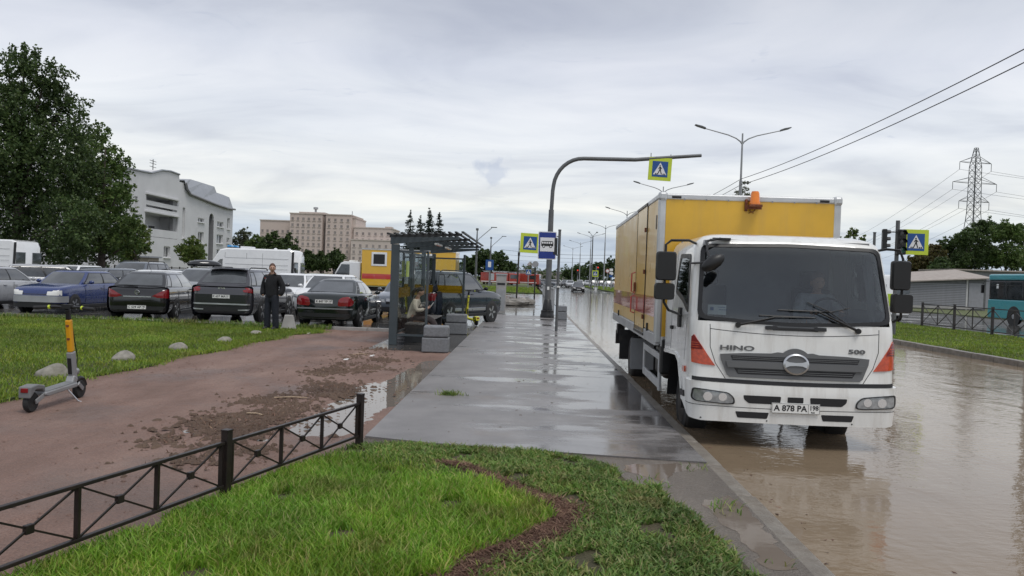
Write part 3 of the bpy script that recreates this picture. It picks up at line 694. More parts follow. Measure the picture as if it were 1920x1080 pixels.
for j in range(len(zs)-1): b.f.append((j*nc, (j+1)*nc, (j+1)*nc+nc-1, j*nc+nc-1)); b.mi.append(0)
cab = b.obj('cab', 'truck_white', tr, smooth=True, angle=50)
# windscreen + black surround
ws = rpoly([(-1.055, 1.318), (-.5, 1.28), (0, 1.268), (.5, 1.28), (1.055, 1.318), (.995, 2.15), (0, 2.175), (-.995, 2.15)], .09)
wsd = dens(ws, 120); cx, cz = 0, 1.72
inn = [(x*.965, cz+(z-cz)*.935) for x, z in wsd]
cpatch('windscreen', [(x*.985, cz+(z-cz)*.97) for x, z in wsd], .004, .006, 'truck_glass')
ring('windscreen_seal', [(x*1.012, cz+(z-cz)*1.02) for x, z in wsd], inn, .010, .02, 'black_plastic')
# cab interior
b = B(); b.box((0, 1.15, .75+ZO), (1.9, 1.5, .06)); b.box((0, 1.85, 1.5+ZO), (1.95, .05, 1.5)); b.box((0, .50, 1.17+ZO), (1.9, .42, .16)); b.box((0, 1.1, 2.2+ZO), (1.8, 1.4, .04))
for s_ in (-1, 1): b.box((s_*1.02, 1.1, 1.15+ZO), (.05, 1.5, .6)); b.bar((s_*.99, .42, 1.3+ZO), (s_*.95, .6, 2.1+ZO), .07)
b.obj('cab_interior', 'interior', tr)
for s_ in (-1, 1):
    q = B().box((s_*.66, 1.32, 1.0+ZO), (.5, .5, .14)).box((s_*.66, 1.58, 1.36+ZO), (.48, .13, .66)).box((s_*.66, 1.6, 1.80+ZO), (.27, .1, .22)).obj('cab_seat', 'seat', tr, bevel=.04)
swh = B(); 
pts = [Vector((.66+.2*math.cos(a), .86+.10*math.sin(a), 1.40+ZO+.17*math.sin(a))) for a in lin(0, 2*PI, 20)]
swh.tube(pts, .014, 6).bar((.48, .86, 1.40+ZO), (.84, .86, 1.40+ZO), .03, .015).bar((.66, .86, 1.4+ZO), (.66, .6, 1.2+ZO), .05)
swh.obj('steering_wheel', 'black_plastic', tr, smooth=True)
b = B().box((-.775, .48, 1.40+ZO), (.21, .006, .115)).obj('dash_card', 'paper', tr)
B().box((.07, -.006, .0), (.10, .002, .006)).box((-.06, -.006, .01), (.04, .002, .04)).box((.05, -.006, .03), (.09, .002, .005)).obj('card_print', 'sign_blue', b, loc=(-.775, .478, 1.40+ZO))
# bonnet seams: thin recessed-looking dark gaps
def seam(pts, wd=.007, off=.0015, name='panel_gap'):
    poly = []; P = [Vector(p) for p in pts]; Lf = []; Rt = []
    for i, p in enumerate(P):
        t = (P[min(i+1, len(P)-1)]-P[max(i-1, 0)]).normalized(); q = Vector((-t.y, t.x))*wd/2; Lf.append(p+q); Rt.append(p-q)
    return cpatch(name, [tuple(v) for v in Lf]+[tuple(v) for v in reversed(Rt)], off, .004, 'ink')
seam([(x, 1.155+.045*(x/.92)**2) for x in lin(-.92, .92, 16)])
for s_ in (-1, 1): seam([(s_*.925, 1.25), (s_*.92, 1.0), (s_*.86, .82), (s_*.75, .655)])
# front handle recess and bar
cpatch('handle_recess', rpoly([(-.25, 1.205), (.25, 1.205), (.25, 1.262), (-.25, 1.262)], .015), .002, .004, 'truck_grey')
b = patch(rpoly([(-.33, 1.215), (-.21, 1.215), (-.20, 1.225), (.20, 1.225), (.21, 1.215), (.33, 1.215), (.33, 1.255), (.21, 1.255), (.20, 1.243), (-.20, 1.243), (-.21, 1.255), (-.33, 1.255)], .012), S, .035, .03, SC); b.obj('front_handle', 'black_plastic', tr, smooth=True)
# grille
gout = [(-.81, .925), (-.55, .945), (-.26, .952), (-.19, .968)]+[(.185*math.sin(a), .835+.18*math.cos(a)) for a in lin(-.78, .78, 10)]+[(.19, .968), (.26, .952), (.55, .945), (.81, .925), (.80, .86), (.735, .70), (.70, .675), (-.70, .675), (-.735, .70), (-.80, .86)]
cpatch('grille_frame', gout, .022, .022, 'truck_grey')
for k, (z0, z1, xa, xb) in enumerate(((.865, .915, .70, .68), (.715, .775, .66, .62))):
    gl = cpatch('grille_opening', [(-xa, z1), (xa, z1), (xb, z0), (-xb, z0)], .025, .006, 'ink')
    for zz_ in lin(z0, z1, 3)[1:-1]: patch([(-xb, zz_-.003), (xb, zz_-.003), (xb, zz_+.003), (-xb, zz_+.003)], S, .031, .004, SC).obj('fin', 'truck_grey', gl)
cpatch('grille_bar', [(-.73, .785), (.73, .785), (.75, .852), (-.75, .852)], .040, .018, 'truck_grey')
# emblem: oval ring with a winged H
em = B(); n = 32
def el(a, rx, rz, off): return S(rx*math.cos(a), .845+rz*math.sin(a), off)
for (r0, r1) in ((1.0, .86),):
    vs = []
    for k in range(n):
        a = 2*PI*k/n; vs += [el(a, .14*r0, .115*r0, .048), el(a, .14*r1, .115*r1, .056), el(a, .14*r0, .115*r0, .03), el(a, .14*r1, .115*r1, .03)]
    em.add(vs, [f for k in range(n) for f in ((4*k, 4*((k+1) % n), 4*((k+1) % n)+1, 4*k+1), (4*k, 4*k+2, 4*((k+1) % n)+2, 4*((k+1) % n)), (4*k+1, 4*((k+1) % n)+1, 4*((k+1) % n)+3, 4*k+3))])
patch([(-.118, .885), (-.07, .866), (0, .861), (.07, .866), (.118, .885), (.122, .845), (.118, .806), (.07, .826), (0, .830), (-.07, .826), (-.118, .806), (-.122, .845)], S, .055, .02, b=em)
emo = em.obj('emblem', 'alloy', tr, smooth=True)
patch([(.12*math.cos(a), .845+.098*math.sin(a)) for a in lin(0, 2*PI, 24)[:-1]], S, .044, .01).obj('emblem_field', 'truck_grey', emo)
text('HINO', .052, 'lettering', 'truck_grey', tr, (-.63, S(.63, .995, .006)[1], .995+ZO), (PI/2, 0, -.04), .004, 2.05)
text('500', .047, 'lettering', 'truck_grey', tr, (.675, S(.675, .995, .006)[1], 1.0+ZO), (PI/2, 0, .04), .004, 1.9)
# corner lamps (red-orange, louvred top)
for s_ in (-1, 1):
    pl_ = [(.862, .792), (1.00, .80), (1.125, .815), (1.135, .97), (1.13, 1.10), (1.10, 1.125), (1.02, 1.02), (.94, .90)]
    pl_ = pl_ if s_ > 0 else mir(pl_)
    lo = cpatch('corner_lamp', pl_, .012, .014, 'lens_orange')
    up = [(1.0, .965), (1.135, .965), (1.13, 1.10), (1.10, 1.125), (1.03, 1.035)]
    patch(up if s_ > 0 else mir(up), S, .0145, .006, SC).obj('red_lens', 'lens_red', lo, smooth=True)
    for z_ in (.985, 1.01, 1.035):
        q = [(1.035, z_), (1.125, z_), (1.125, z_+.007), (1.04, z_+.007)]; patch(q if s_ > 0 else mir(q), S, .018, .005, SC).obj('lens_rib', 'lens_orange', lo)
# bumper, dark gap line, lamps and openings
bo = [(x, .60+.02*(abs(x)/1.2)**2) for x in lin(-1.30, 1.30, 20)]+[(1.48, .40), (1.50, .335), (1.36, .29), (1.24, .235), (1.12, .20)]+[(x, .185) for x in lin(1.0, -1.0, 12)]+[(-1.12, .20), (-1.24, .235), (-1.36, .29), (-1.50, .335), (-1.48, .40)]
bmp = patch(bo, S, .035, .12, SC, ZC).obj('bumper', 'truck_white', tr, smooth=True)
cpatch('shadow_gap', [(x, .602+.02*(abs(x)/1.2)**2) for x in lin(-1.12, 1.12, 20)]+[(x, .645+.02*(abs(x)/1.2)**2) for x in lin(1.12, -1.12, 20)], .006, .01, 'ink')
def bp(name, poly, off, thick, m, p=bmp): return patch(poly, S, off, thick, SC, ZC).obj(name, m, p, smooth=True)
bp('bumper_seam', [(x, .343+.012*(x/1.1)**2) for x in lin(-1.24, 1.24, 20)]+[(x, .349+.012*(x/1.1)**2) for x in lin(1.24, -1.24, 20)], .0365, .004, 'ink')
for s_ in (-1, 1):
    h_ = rpoly([(1.085, .545), (.72, .51), (.655, .455), (.645, .385), (.73, .376), (1.06, .395), (1.10, .43)], .03)
    h_ = h_ if s_ > 0 else mir(h_)
    hd = dens(h_, 60); hx = sum(p[0] for p in hd)/60; hz_ = sum(p[1] for p in hd)/60
    hl = bp('headlight', h_, .045, .014, 'lens_clear', tr)
    ring('headlight_rim', hd, [(hx+(x-hx)*.93, hz_+(z-hz_)*.86) for x, z in hd], .050, .012, 'black_plastic', hl)
    for x_, r_ in ((.78, .045), (.94, .05)):
        patch([(s_*x_+r_*math.cos(a), .455+r_*math.sin(a)) for a in lin(0, 2*PI, 14)[:-1]], S, .049, .006).obj('reflector', 'chrome', hl, smooth=True)
    sl_ = rpoly([(.28, .305), (.64, .305), (.615, .237), (.30, .237)], .012); bp('air_slot', sl_ if s_ > 0 else mir(sl_), .038, .006, 'ink')
    ul = rpoly([(.155, .487), (.56, .487), (.55, .44), (.50, .40), (.165, .40)], .015); bp('air_slot', ul if s_ > 0 else mir(ul), .038, .006, 'ink')
bp('air_slot', rpoly([(-.085, .485), (.085, .485), (.085, .425), (-.085, .425)], .01), .038, .006, 'ink')
for x_ in (-1.0, -.3, .62, .9): bp('bolt', [(x_+.008*math.cos(a), (.215 if x_ < .7 else .50)+.008*math.sin(a)) for a in lin(0, 2*PI, 8)[:-1]], .04, .006, 'ink')
def plate(parent, body, reg, loc, rot, wd=.52, ht=.112):
    M4 = Matrix.Translation(loc) @ rot.to_matrix().to_4x4()
    o = B().box((0, 0, 0), (wd, ht, .006)).obj('number_plate', 'white_plate', parent, bevel=.004); o.matrix_local = M4
    k = wd/.52; b = B()
    for (x, y, w_, h_) in ((0, ht/2-.004, wd-.01, .003), (0, -ht/2+.004, wd-.01, .003), (-wd/2+.005, 0, .003, ht-.01), (wd/2-.005, 0, .003, ht-.01), (.135*k, 0, .003, ht-.01)): b.box((x, y, .0035), (w_, h_, .002))
    b.obj('plate_border', 'ink', o)
    text(body, .064*k, 'plate_text', 'ink', o, (-.058*k, 0, .004), (0, 0, 0), .001, 1.02)
    text(reg, .05*k, 'plate_text', 'ink', o, (.195*k, .012*k, .004), (0, 0, 0), .001, .95)
    text('RUS', .016*k, 'plate_text', 'ink', o, (.185*k, -.036*k, .004), (0, 0, 0), .001)
    return o
from mathutils import Euler
plate(tr, 'A 878 PA', '198', Vector((.0, -.052, .365+ZO)), Euler((PI/2, 0, 0)))
# side: window, door gaps, handle, marker, number
for s_ in (-1, 1):
    spatch('side_window', rpoly([(.40, 1.37), (.62, 2.02), (1.28, 2.04), (1.34, 1.60), (.80, 1.50)], .06), s_, .004, .004, 'truck_glass')
    wo2 = dens(rpoly([(.375, 1.345), (.605, 2.045), (1.305, 2.065), (1.37, 1.575), (.81, 1.475)], .06), 60); wi2 = dens(rpoly([(.44, 1.42), (.64, 1.995), (1.25, 2.01), (1.31, 1.62), (.79, 1.53)], .06), 60); fn_ = side_fn(s_); nw = 60
    B().add([fn_(a_, c_, .008) for a_, c_ in wo2]+[fn_(a_, c_, .008) for a_, c_ in wi2]+[fn_(a_, c_, -.004) for a_, c_ in wo2]+[fn_(a_, c_, -.004) for a_, c_ in wi2], [f_ for i_ in range(nw) for f_ in ((i_, (i_+1) % nw, nw+(i_+1) % nw, nw+i_), (i_, 2*nw+i_, 2*nw+(i_+1) % nw, (i_+1) % nw), (nw+i_, nw+(i_+1) % nw, 3*nw+(i_+1) % nw, 3*nw+i_))]).obj('window_seal', 'black_plastic', tr, smooth=True)
    for q in ([(1.50, .84), (1.507, .84), (1.507, 2.08), (1.50, 2.08)], [(.52, .80), (.527, .80), (.42, 1.3), (.413, 1.3)]): spatch('door_gap', q, s_, .0015, .004, 'ink')
    spatch('door_handle', rpoly([(1.34, 1.10), (1.46, 1.10), (1.46, 1.14), (1.34, 1.15)], .01), s_, .03, .03, 'black_plastic')
    spatch('mirror_base', rpoly([(.78, 1.16), (.92, 1.16), (.92, 1.40), (.78, 1.40)], .02), s_, .03, .03, 'black_plastic')
    spatch('side_marker', rpoly([(.40, .67), (.53, .66), (.53, .73), (.40, .74)], .012), s_, .018, .018, 'lens_orange')
    spatch('arch_lip', [(.60, .32), (.66, .32), (.73, .56), (.86, .74), (1.05, .80), (1.95, .76), (1.95, .80), (1.05, .84), (.82, .79), (.68, .60)], s_, .018, .02, 'truck_white')
    spatch('step_panel', [(.30, .40), (.58, .38), (.58, .45), (.30, .47)], s_, .045, .03, 'ink')
text('1226', .055, 'lettering', 'truck_grey', tr, (-cw(.53)-.004, .40, .535+ZO), (PI/2, 0, -PI/2), .002, 1.2)
# wipers
def wp(px, py, off=.03):
    off0 = 0
    nrm = Vector((math.sin(TY), math.cos(TY), 0)); lat = Vector((math.cos(TY), -math.sin(TY), 0)); c0 = Vector((TC.x, TC.y, 0))
    for i in range(8):
        P_ = PL(px, py, c0+nrm*off0, nrm); y = (P_-c0).dot(lat); z = P_.z; off0 = cp(z)+.05*(y/1.0)**2
    return Vector(S(y, z, off))
def wiper(pv, el_, tip0, tip1, name='wiper'):
    b = B(); a = wp(*pv); e = wp(*el_, off=.05); t0, t1 = wp(*tip0, off=.022), wp(*tip1, off=.022)
    b.lathe([(.028, -.02), (.032, .0), (.026, .03), (.0, .034)], 12, a, 'y').tube([a, a.lerp(e, .5)+Vector((0, -.02, 0)), e], [.016, .012, .009], 6)
    m = (t0+t1)/2; b.tube([t0, t1], .008, 5).tube([t0.lerp(t1, .2)+Vector((0, -.02, 0)), e, t0.lerp(t1, .8)+Vector((0, -.02, 0))], .006, 5)
    return b.obj(name, 'black_plastic', tr, smooth=True)
wiper((1383, 609), (1452, 594), (1423, 591), (1527, 596)); wiper((1607, 621), (1530, 584), (1458, 581), (1562, 585))
B().tube([wp(1512, 567), wp(1550, 583, .04), wp(1560, 590, .04), wp(1600, 617, .03)], .007, 5).tube([wp(1560, 584), wp(1592, 577)], .004, 5).obj('wiper', 'black_plastic', tr, smooth=True)
# mirrors
def mbox(x0, x1, z0, z1, y, dp, name):
    q = rpoly([(x0, z0), (x1, z0), (x1, z1), (x0, z1)], .04); b = B().prism(q, y, y+dp*.6, 'y')
    q2 = [((x0+x1)/2+(a-(x0+x1)/2)*.88, (z0+z1)/2+(c-(z0+z1)/2)*.93) for a, c in q]; n = len(q)
    vs = [(a, y, c) for a, c in q]+[(a, y-dp*.4, c) for a, c in q2]
    b.add(vs, [tuple(range(n, 2*n))]+[(i, (i+1) % n, n+(i+1) % n, n+i) for i in range(n)])
    o = b.obj(name, 'black_plastic', tr, smooth=True, angle=45)
    B().prism([((x0+x1)/2+(a-(x0+x1)/2)*.9, (z0+z1)/2+(c-(z0+z1)/2)*.94) for a, c in q], y+dp*.6, y+dp*.6+.004, 'y').obj('mirror_glass', 'chrome', o)
    return o
mbox(-1.53, -1.30, 1.72+ZO, 2.05+ZO, .25, .07, 'wing_mirror'); mbox(-1.54, -1.31, 1.50+ZO, 1.69+ZO, .25, .06, 'wide_mirror')
mbox(1.10, 1.31, 1.70+ZO, 2.03+ZO, .25, .07, 'wing_mirror'); mbox(1.12, 1.34, 1.44+ZO, 1.66+ZO, .25, .10, 'wide_mirror')
B().tube([(-1.03, .52, 2.16+ZO), (-1.15, .36, 2.19+ZO), (-1.36, .30, 2.18+ZO), (-1.42, .30, 2.13+ZO), (-1.42, .30, 1.6+ZO), (-1.42, .30, 1.47+ZO), (-1.36, .32, 1.38+ZO), (-1.2, .60, 1.33+ZO), (-1.13, .84, 1.30+ZO)], .015, 8).obj('mirror_arm', 'black_plastic', tr, smooth=True)
B().tube([(1.0, .46, 2.14+ZO), (1.08, .36, 2.16+ZO), (1.2, .30, 2.15+ZO), (1.24, .30, 2.05+ZO), (1.24, .30, 1.40+ZO), (1.18, .33, 1.34+ZO), (1.12, .7, 1.34+ZO)], .015, 8).obj('mirror_arm', 'black_plastic', tr, smooth=True)
b = B().tube([(-.80, .33, 2.22+ZO), (-.98, .22, 2.18+ZO), (-1.0, .05, 2.06+ZO), (-.98, -.02, 1.95+ZO)], .014, 8).tube([(-1.1, .42, 1.93+ZO), (-1.05, .1, 1.93+ZO), (-.98, -.02, 1.95+ZO), (-.9, .1, 1.86+ZO)], .012, 8)
b.box((-.78, .36, 2.215+ZO), (.2, .05, .03)).obj('mirror_arm', 'black_plastic', tr, smooth=True)
Mx = Matrix.Rotation(R(-35), 3, 'Y')
b = B()
for t, r in ((0, .02), (.25, .8), (.5, 1), (.75, .95), (1, .6)):
    pass
b.sph((0, 0, 0), (.145, .06, .075), 14, 8); b.v = [tuple(Mx @ Vector(v)+Vector((-.95, -.03, 1.93+ZO))) for v in b.v]; b.obj('front_mirror', 'black_plastic', tr, smooth=True)
spk = B().prism([(-.99, 2.14+ZO), (-.93, 2.14+ZO), (-.94, 2.19+ZO), (-.98, 2.2+ZO)], .30, .38, 'y').obj('roof_marker', 'steel_grey', tr)
# box body
BX, BY0, BY1, BZ0, BZ1 = 1.23, 2.2, 9.05, .82, 2.94
core = B().box((0, (BY0+BY1)/2, (BZ0+BZ1)/2+ZO), (2*BX-.02, BY1-BY0-.02, BZ1-BZ0-.02)).obj('box_core', 'alu', tr)
cg = 'cargo_box'
fp = B().box((0, BY0+.004, (BZ0+BZ1)/2+ZO), (2*BX-.16, .02, BZ1-BZ0-.14)).obj('front_panel', 'box_yellow', tr)
for s_ in (-1, 1):
    x = s_*(BX-.004)
    if s_ < 0:
        # side panels either side of the door, stripe and door leaf
        for y0, y1 in ((BY0+.10, 3.42), (4.70, BY1-.06)):
            B().box((x, (y0+y1)/2, (BZ0+BZ1)/2+.06+ZO), (.02, y1-y0, BZ1-BZ0-.22)).obj('side_panel', 'box_side_sheen', tr)
            B().box((x-.008, (y0+y1)/2, 1.345+ZO), (.012, y1-y0, .29)).obj('side_stripe', 'stripe_pale', tr)
        dr = B().box((x-.004, 4.06, 1.885+ZO), (.03, 1.20, 1.98)).obj('side_door', 'box_door', tr, bevel=.006)
        B().box((x-.0225, 4.06, 1.345+ZO), (.012, 1.19, .29)).obj('side_stripe', 'stripe_red', dr)
        fr = B()
        for y_ in (3.44, 4.68): fr.box((x-.008, y_, 1.885+ZO), (.03, .026, 2.05))
        for z_ in (.875, 2.90): fr.box((x-.012, 4.06, z_+ZO), (.045, 1.27, .035))
        fr.obj('door_frame', 'black_metal', dr)
        for z_ in (1.15, 1.85, 2.5): B().box((x-.04, 3.45, z_+ZO), (.02, .10, .07)).obj('hinge', 'rust', dr, bevel=.006)
        B().box((x-.05, 4.55, 1.60+ZO), (.04, .06, .16)).obj('door_latch', 'rust', dr, bevel=.01)
        for z0, z1 in ((1.15, 1.45), (1.50, 1.85)): B().tube([(x-.02, 4.78, z0+ZO), (x-.08, 4.78, z0+.02+ZO), (x-.08, 4.78, z1-.02+ZO), (x-.02, 4.78, z1+ZO)], .012, 6).obj('grab_rail', 'stripe_red', tr, smooth=True)
        B().box((x-.014, 2.45, 2.55+ZO), (.012, .05, .2)).obj('vent', 'truck_grey', tr)
        for y_ in (3.0, 7.6): B().box((x-.02, y_, 1.02+ZO), (.03, .06, .12)).obj('side_marker', 'black_plastic', tr, bevel=.008)
    else:
        B().box((x, (BY0+BY1)/2, (BZ0+BZ1)/2+.06+ZO), (.02, BY1-BY0-.2, BZ1-BZ0-.22)).obj('side_panel', 'box_side_sheen', tr)
        B().box((x+.008, (BY0+BY1)/2, 1.345+ZO), (.012, BY1-BY0-.2, .29)).obj('side_stripe', 'stripe_red', tr)
    B().box((s_*(BX-.035), BY0+.045, (BZ0+BZ1)/2+ZO), (.11, .11, BZ1-BZ0-.02)).obj('corner_post', 'alu', tr, bevel=.03)
    B().box((s_*(BX-.03), (BY0+BY1)/2, BZ1-.04+ZO), (.09, BY1-BY0, .09)).obj('top_rail', 'alu', tr, bevel=.025)
    B().box((s_*(BX-.02), (BY0+BY1)/2, BZ0+.07+ZO), (.07, BY1-BY0, .16)).obj('bottom_rail', 'alu', tr, bevel=.01)
    B().box((s_*(BX-.035), BY0+.03, BZ1-.045+ZO), (.125, .13, .125)).obj('corner_cap', 'alu', tr, bevel=.035)
    B().box((s_*(BX-.22), BY0-.012, BZ1-.055+ZO), (.13, .03, .035)).obj('marker_lamp', 'black_plastic', tr, bevel=.006)
B().box((0, BY0+.03, BZ1-.045+ZO), (2*BX-.15, .10, .085)).obj('front_top_rail', 'alu', tr, bevel=.02)
B().box((0, BY0+.03, BZ0+.05+ZO), (2*BX-.15, .10, .14)).obj('front_bottom_rail', 'alu', tr, bevel=.01)
for x_ in lin(-.9, .9, 6): B().lathe([(.012, 0), (.009, .006)], 8, (x_, BY0-.026, BZ1-.085+ZO), 'y').obj('rivet', 'steel_grey', tr)
# orange beacon on its rusty bracket
bc = B().box((.04, BY0-.10, 2.785+ZO), (.17, .17, .03)).box((-.06, BY0-.03, 2.80+ZO), (.03, .06, .16)).box((.04, BY0-.10, 2.765+ZO), (.19, .02, .05)).obj('beacon_bracket', 'rust', tr)
bl = B().lathe([(.075, 2.80+ZO), (.075, 2.835+ZO), (.066, 2.85+ZO), (.058, 2.955+ZO), (.045, 2.985+ZO), (.0, 2.992+ZO)], 18, (.04, BY0-.10, 0)).obj('beacon_lens', 'beacon', bc, smooth=True)
wr = B()
for k in range(5):
    x0 = .0+random.uniform(-.03, .1); wr.tube([(x0, BY0-.06, 2.77+ZO), (x0+random.uniform(-.05, .05), BY0-.04, 2.73+ZO), (x0+random.uniform(-.08, .08), BY0-.02, 2.69+ZO)], .004, 5)
wr.obj('loose_wire', 'rust', bc)
# chassis, guards, wheels
ch = B()
for s_ in (-1, 1): ch.box((s_*.42, 5.0, .62+ZO), (.09, 8.0, .24))
ch.box((0, 1.3, .55+ZO), (.75, 1.3, .35)).box((0, 6.2, .40+ZO), (.5, .5, .3)).box((0, 1.35, .30+ZO), (1.7, .14, .14)).box((0, 6.3, .32+ZO), (1.8, .16, .16)).box((0, 9.0, .52+ZO), (2.2, .12, .12))
for y_ in lin(2.6, 8.6, 7): ch.box((0, y_, .76+ZO), (2.2, .09, .1))
ch.obj('chassis', 'black_metal', tr)
B().box((-.82, 3.1, .50+ZO), (.42, .9, .42)).obj('fuel_tank', 'black_metal', tr, bevel=.05)
B().box((-.80, 2.25, .66+ZO), (.7, .16, .5)).obj('air_box', 'black_plastic', tr, bevel=.03)
for s_ in (-1, 1):
    g = B(); x = s_*1.13
    g.box((x, 2.35, .42+ZO), (.04, .13, .52)).box((x, 3.25, .64+ZO), (.035, 1.7, .10)).box((x, 3.25, .25+ZO), (.035, 1.7, .12)).box((x, 4.1, .45+ZO), (.03, .08, .5))
    g.obj('side_guard', 'alu', tr, bevel=.008)
    B().box((s_*1.0, 5.42, .38+ZO), (.42, .03, .56)).obj('mud_flap', 'steel_grey', tr)
    B().box((s_*1.0, 7.1, .40+ZO), (.5, .03, .6)).obj('mud_flap', 'rubber', tr)
    B().box((s_*1.08, 8.75, .62+ZO), (.16, .3, .22)).box((s_*1.12, 8.9, .42+ZO), (.1, .1, .3)).obj('rear_bracket', 'black_metal', tr)
def truck_wheel(x, y, r=.44, wd=.26):
    sg = 1 if x > 0 else -1
    o = B().lathe([(r*.62, -wd/2), (r*.9, -wd/2), (r*.985, -wd/2+.03), (r, -wd/4), (r, wd/4), (r*.985, wd/2-.03), (r*.9, wd/2), (r*.62, wd/2)], 28, (0, 0, 0), 'x').obj('wheel', 'rubber', tr, smooth=True, loc=(x, y, r))
    B().lathe([(r*.6, sg*(wd/2+.002)), (r*.56, sg*wd*.35), (r*.40, sg*wd*.30), (r*.34, sg*wd*.42), (r*.18, sg*wd*.50), (.0, sg*wd*.52)], 24, (0, 0, 0), 'x').obj('rim', 'black_metal', o, smooth=True)
    return o
for s_ in (-1, 1):
    truck_wheel(s_*.86, 1.36, .42); truck_wheel(s_*.98, 6.3); truck_wheel(s_*.68, 6.3)
    B().tube([(s_*.93, 1.30+.56*math.cos(a), .44+.50*math.sin(a)) for a in lin(.15, PI-.1, 10)], .02, 6).obj('wheel_housing', 'black_plastic', tr, smooth=True)
    q = B(); n = 10
    A_ = lin(.0, PI, n); vs = []
    for a in A_: vs += [(s_*.74, 1.30+.55*math.cos(a), .44+.54*math.sin(a)), (s_*1.10, 1.30+.55*math.cos(a), .44+.54*math.sin(a))]
    q.add(vs, [(2*i, 2*i+1, 2*i+3, 2*i+2) for i in range(n)]); q.obj('wheel_well', 'ink', tr, smooth=True)

# ------------------------------------------------------------------ cars
SPEC = dict(L=4.25, W=1.75, H=1.46, nose=.80, hood=.93, deck=.98, cowl=.98, rf=1.75, rr=3.75, bk=4.08, wr=.315, fa=.85, ra=3.45, wt=.69, wb=.885)
_wheelmesh = {}
def car_wheels(root, P, rim):
    w = P['W']/2; r = P['wr']
    key = (r, rim)
    if key not in _wheelmesh:
        wd = .2
        ty = B().lathe([(r*.66, -wd/2), (r*.92, -wd/2), (r*.99, -wd/2+.025), (r, -.03), (r, .03), (r*.99, wd/2-.025), (r*.92, wd/2), (r*.66, wd/2)], 24, (0, 0, 0), 'x').mesh('wheel', 'rubber', True)
        rm = B().lathe([(r*.67, .101), (r*.64, .09), (r*.60, .045), (0, .045)], 20, (0, 0, 0), 'x', mi=1)
        for k in range(5):
            a = 2*PI*k/5; c, s = math.cos(a), math.sin(a)
            rm.bar((.085, c*r*.08, s*r*.08), (.092, c*r*.62, s*r*.62), r*.2, .03, up=(1, 0, 0))
        rm.lathe([(r*.16, .06), (r*.15, .098), (0, .1)], 12, (0, 0, 0), 'x')
        vs = []
        _wheelmesh[key] = (ty, rm.mesh('rim', [rim, 'ink'], True))
    ty, rm = _wheelmesh[key]
    if 'arch' not in _wheelmesh: pass
    for s in (-1, 1):
        for ax in ('fa', 'ra'):
            y = P['L']/2-P[ax]
            ar = B().lathe([(r+.055, -.12), (r+.055, .0), (r+.035, .006), (0, .006)], 22, (0, 0, 0), 'x')
            if s < 0: ar.v = [(-x, a, b) for x, a, b in ar.v]
            ar.obj('wheel_arch', 'ink', root, smooth=True, loc=(s*(w-.004), y, r))
            o = bpy.data.objects.new('wheel', ty); COL.objects.link(o); o.parent = root; o.location = (s*(w-.085), y, r)
            q = bpy.data.objects.new('rim', rm); COL.objects.link(q); q.parent = o
            if s < 0: q.rotation_euler = (0, 0, PI)
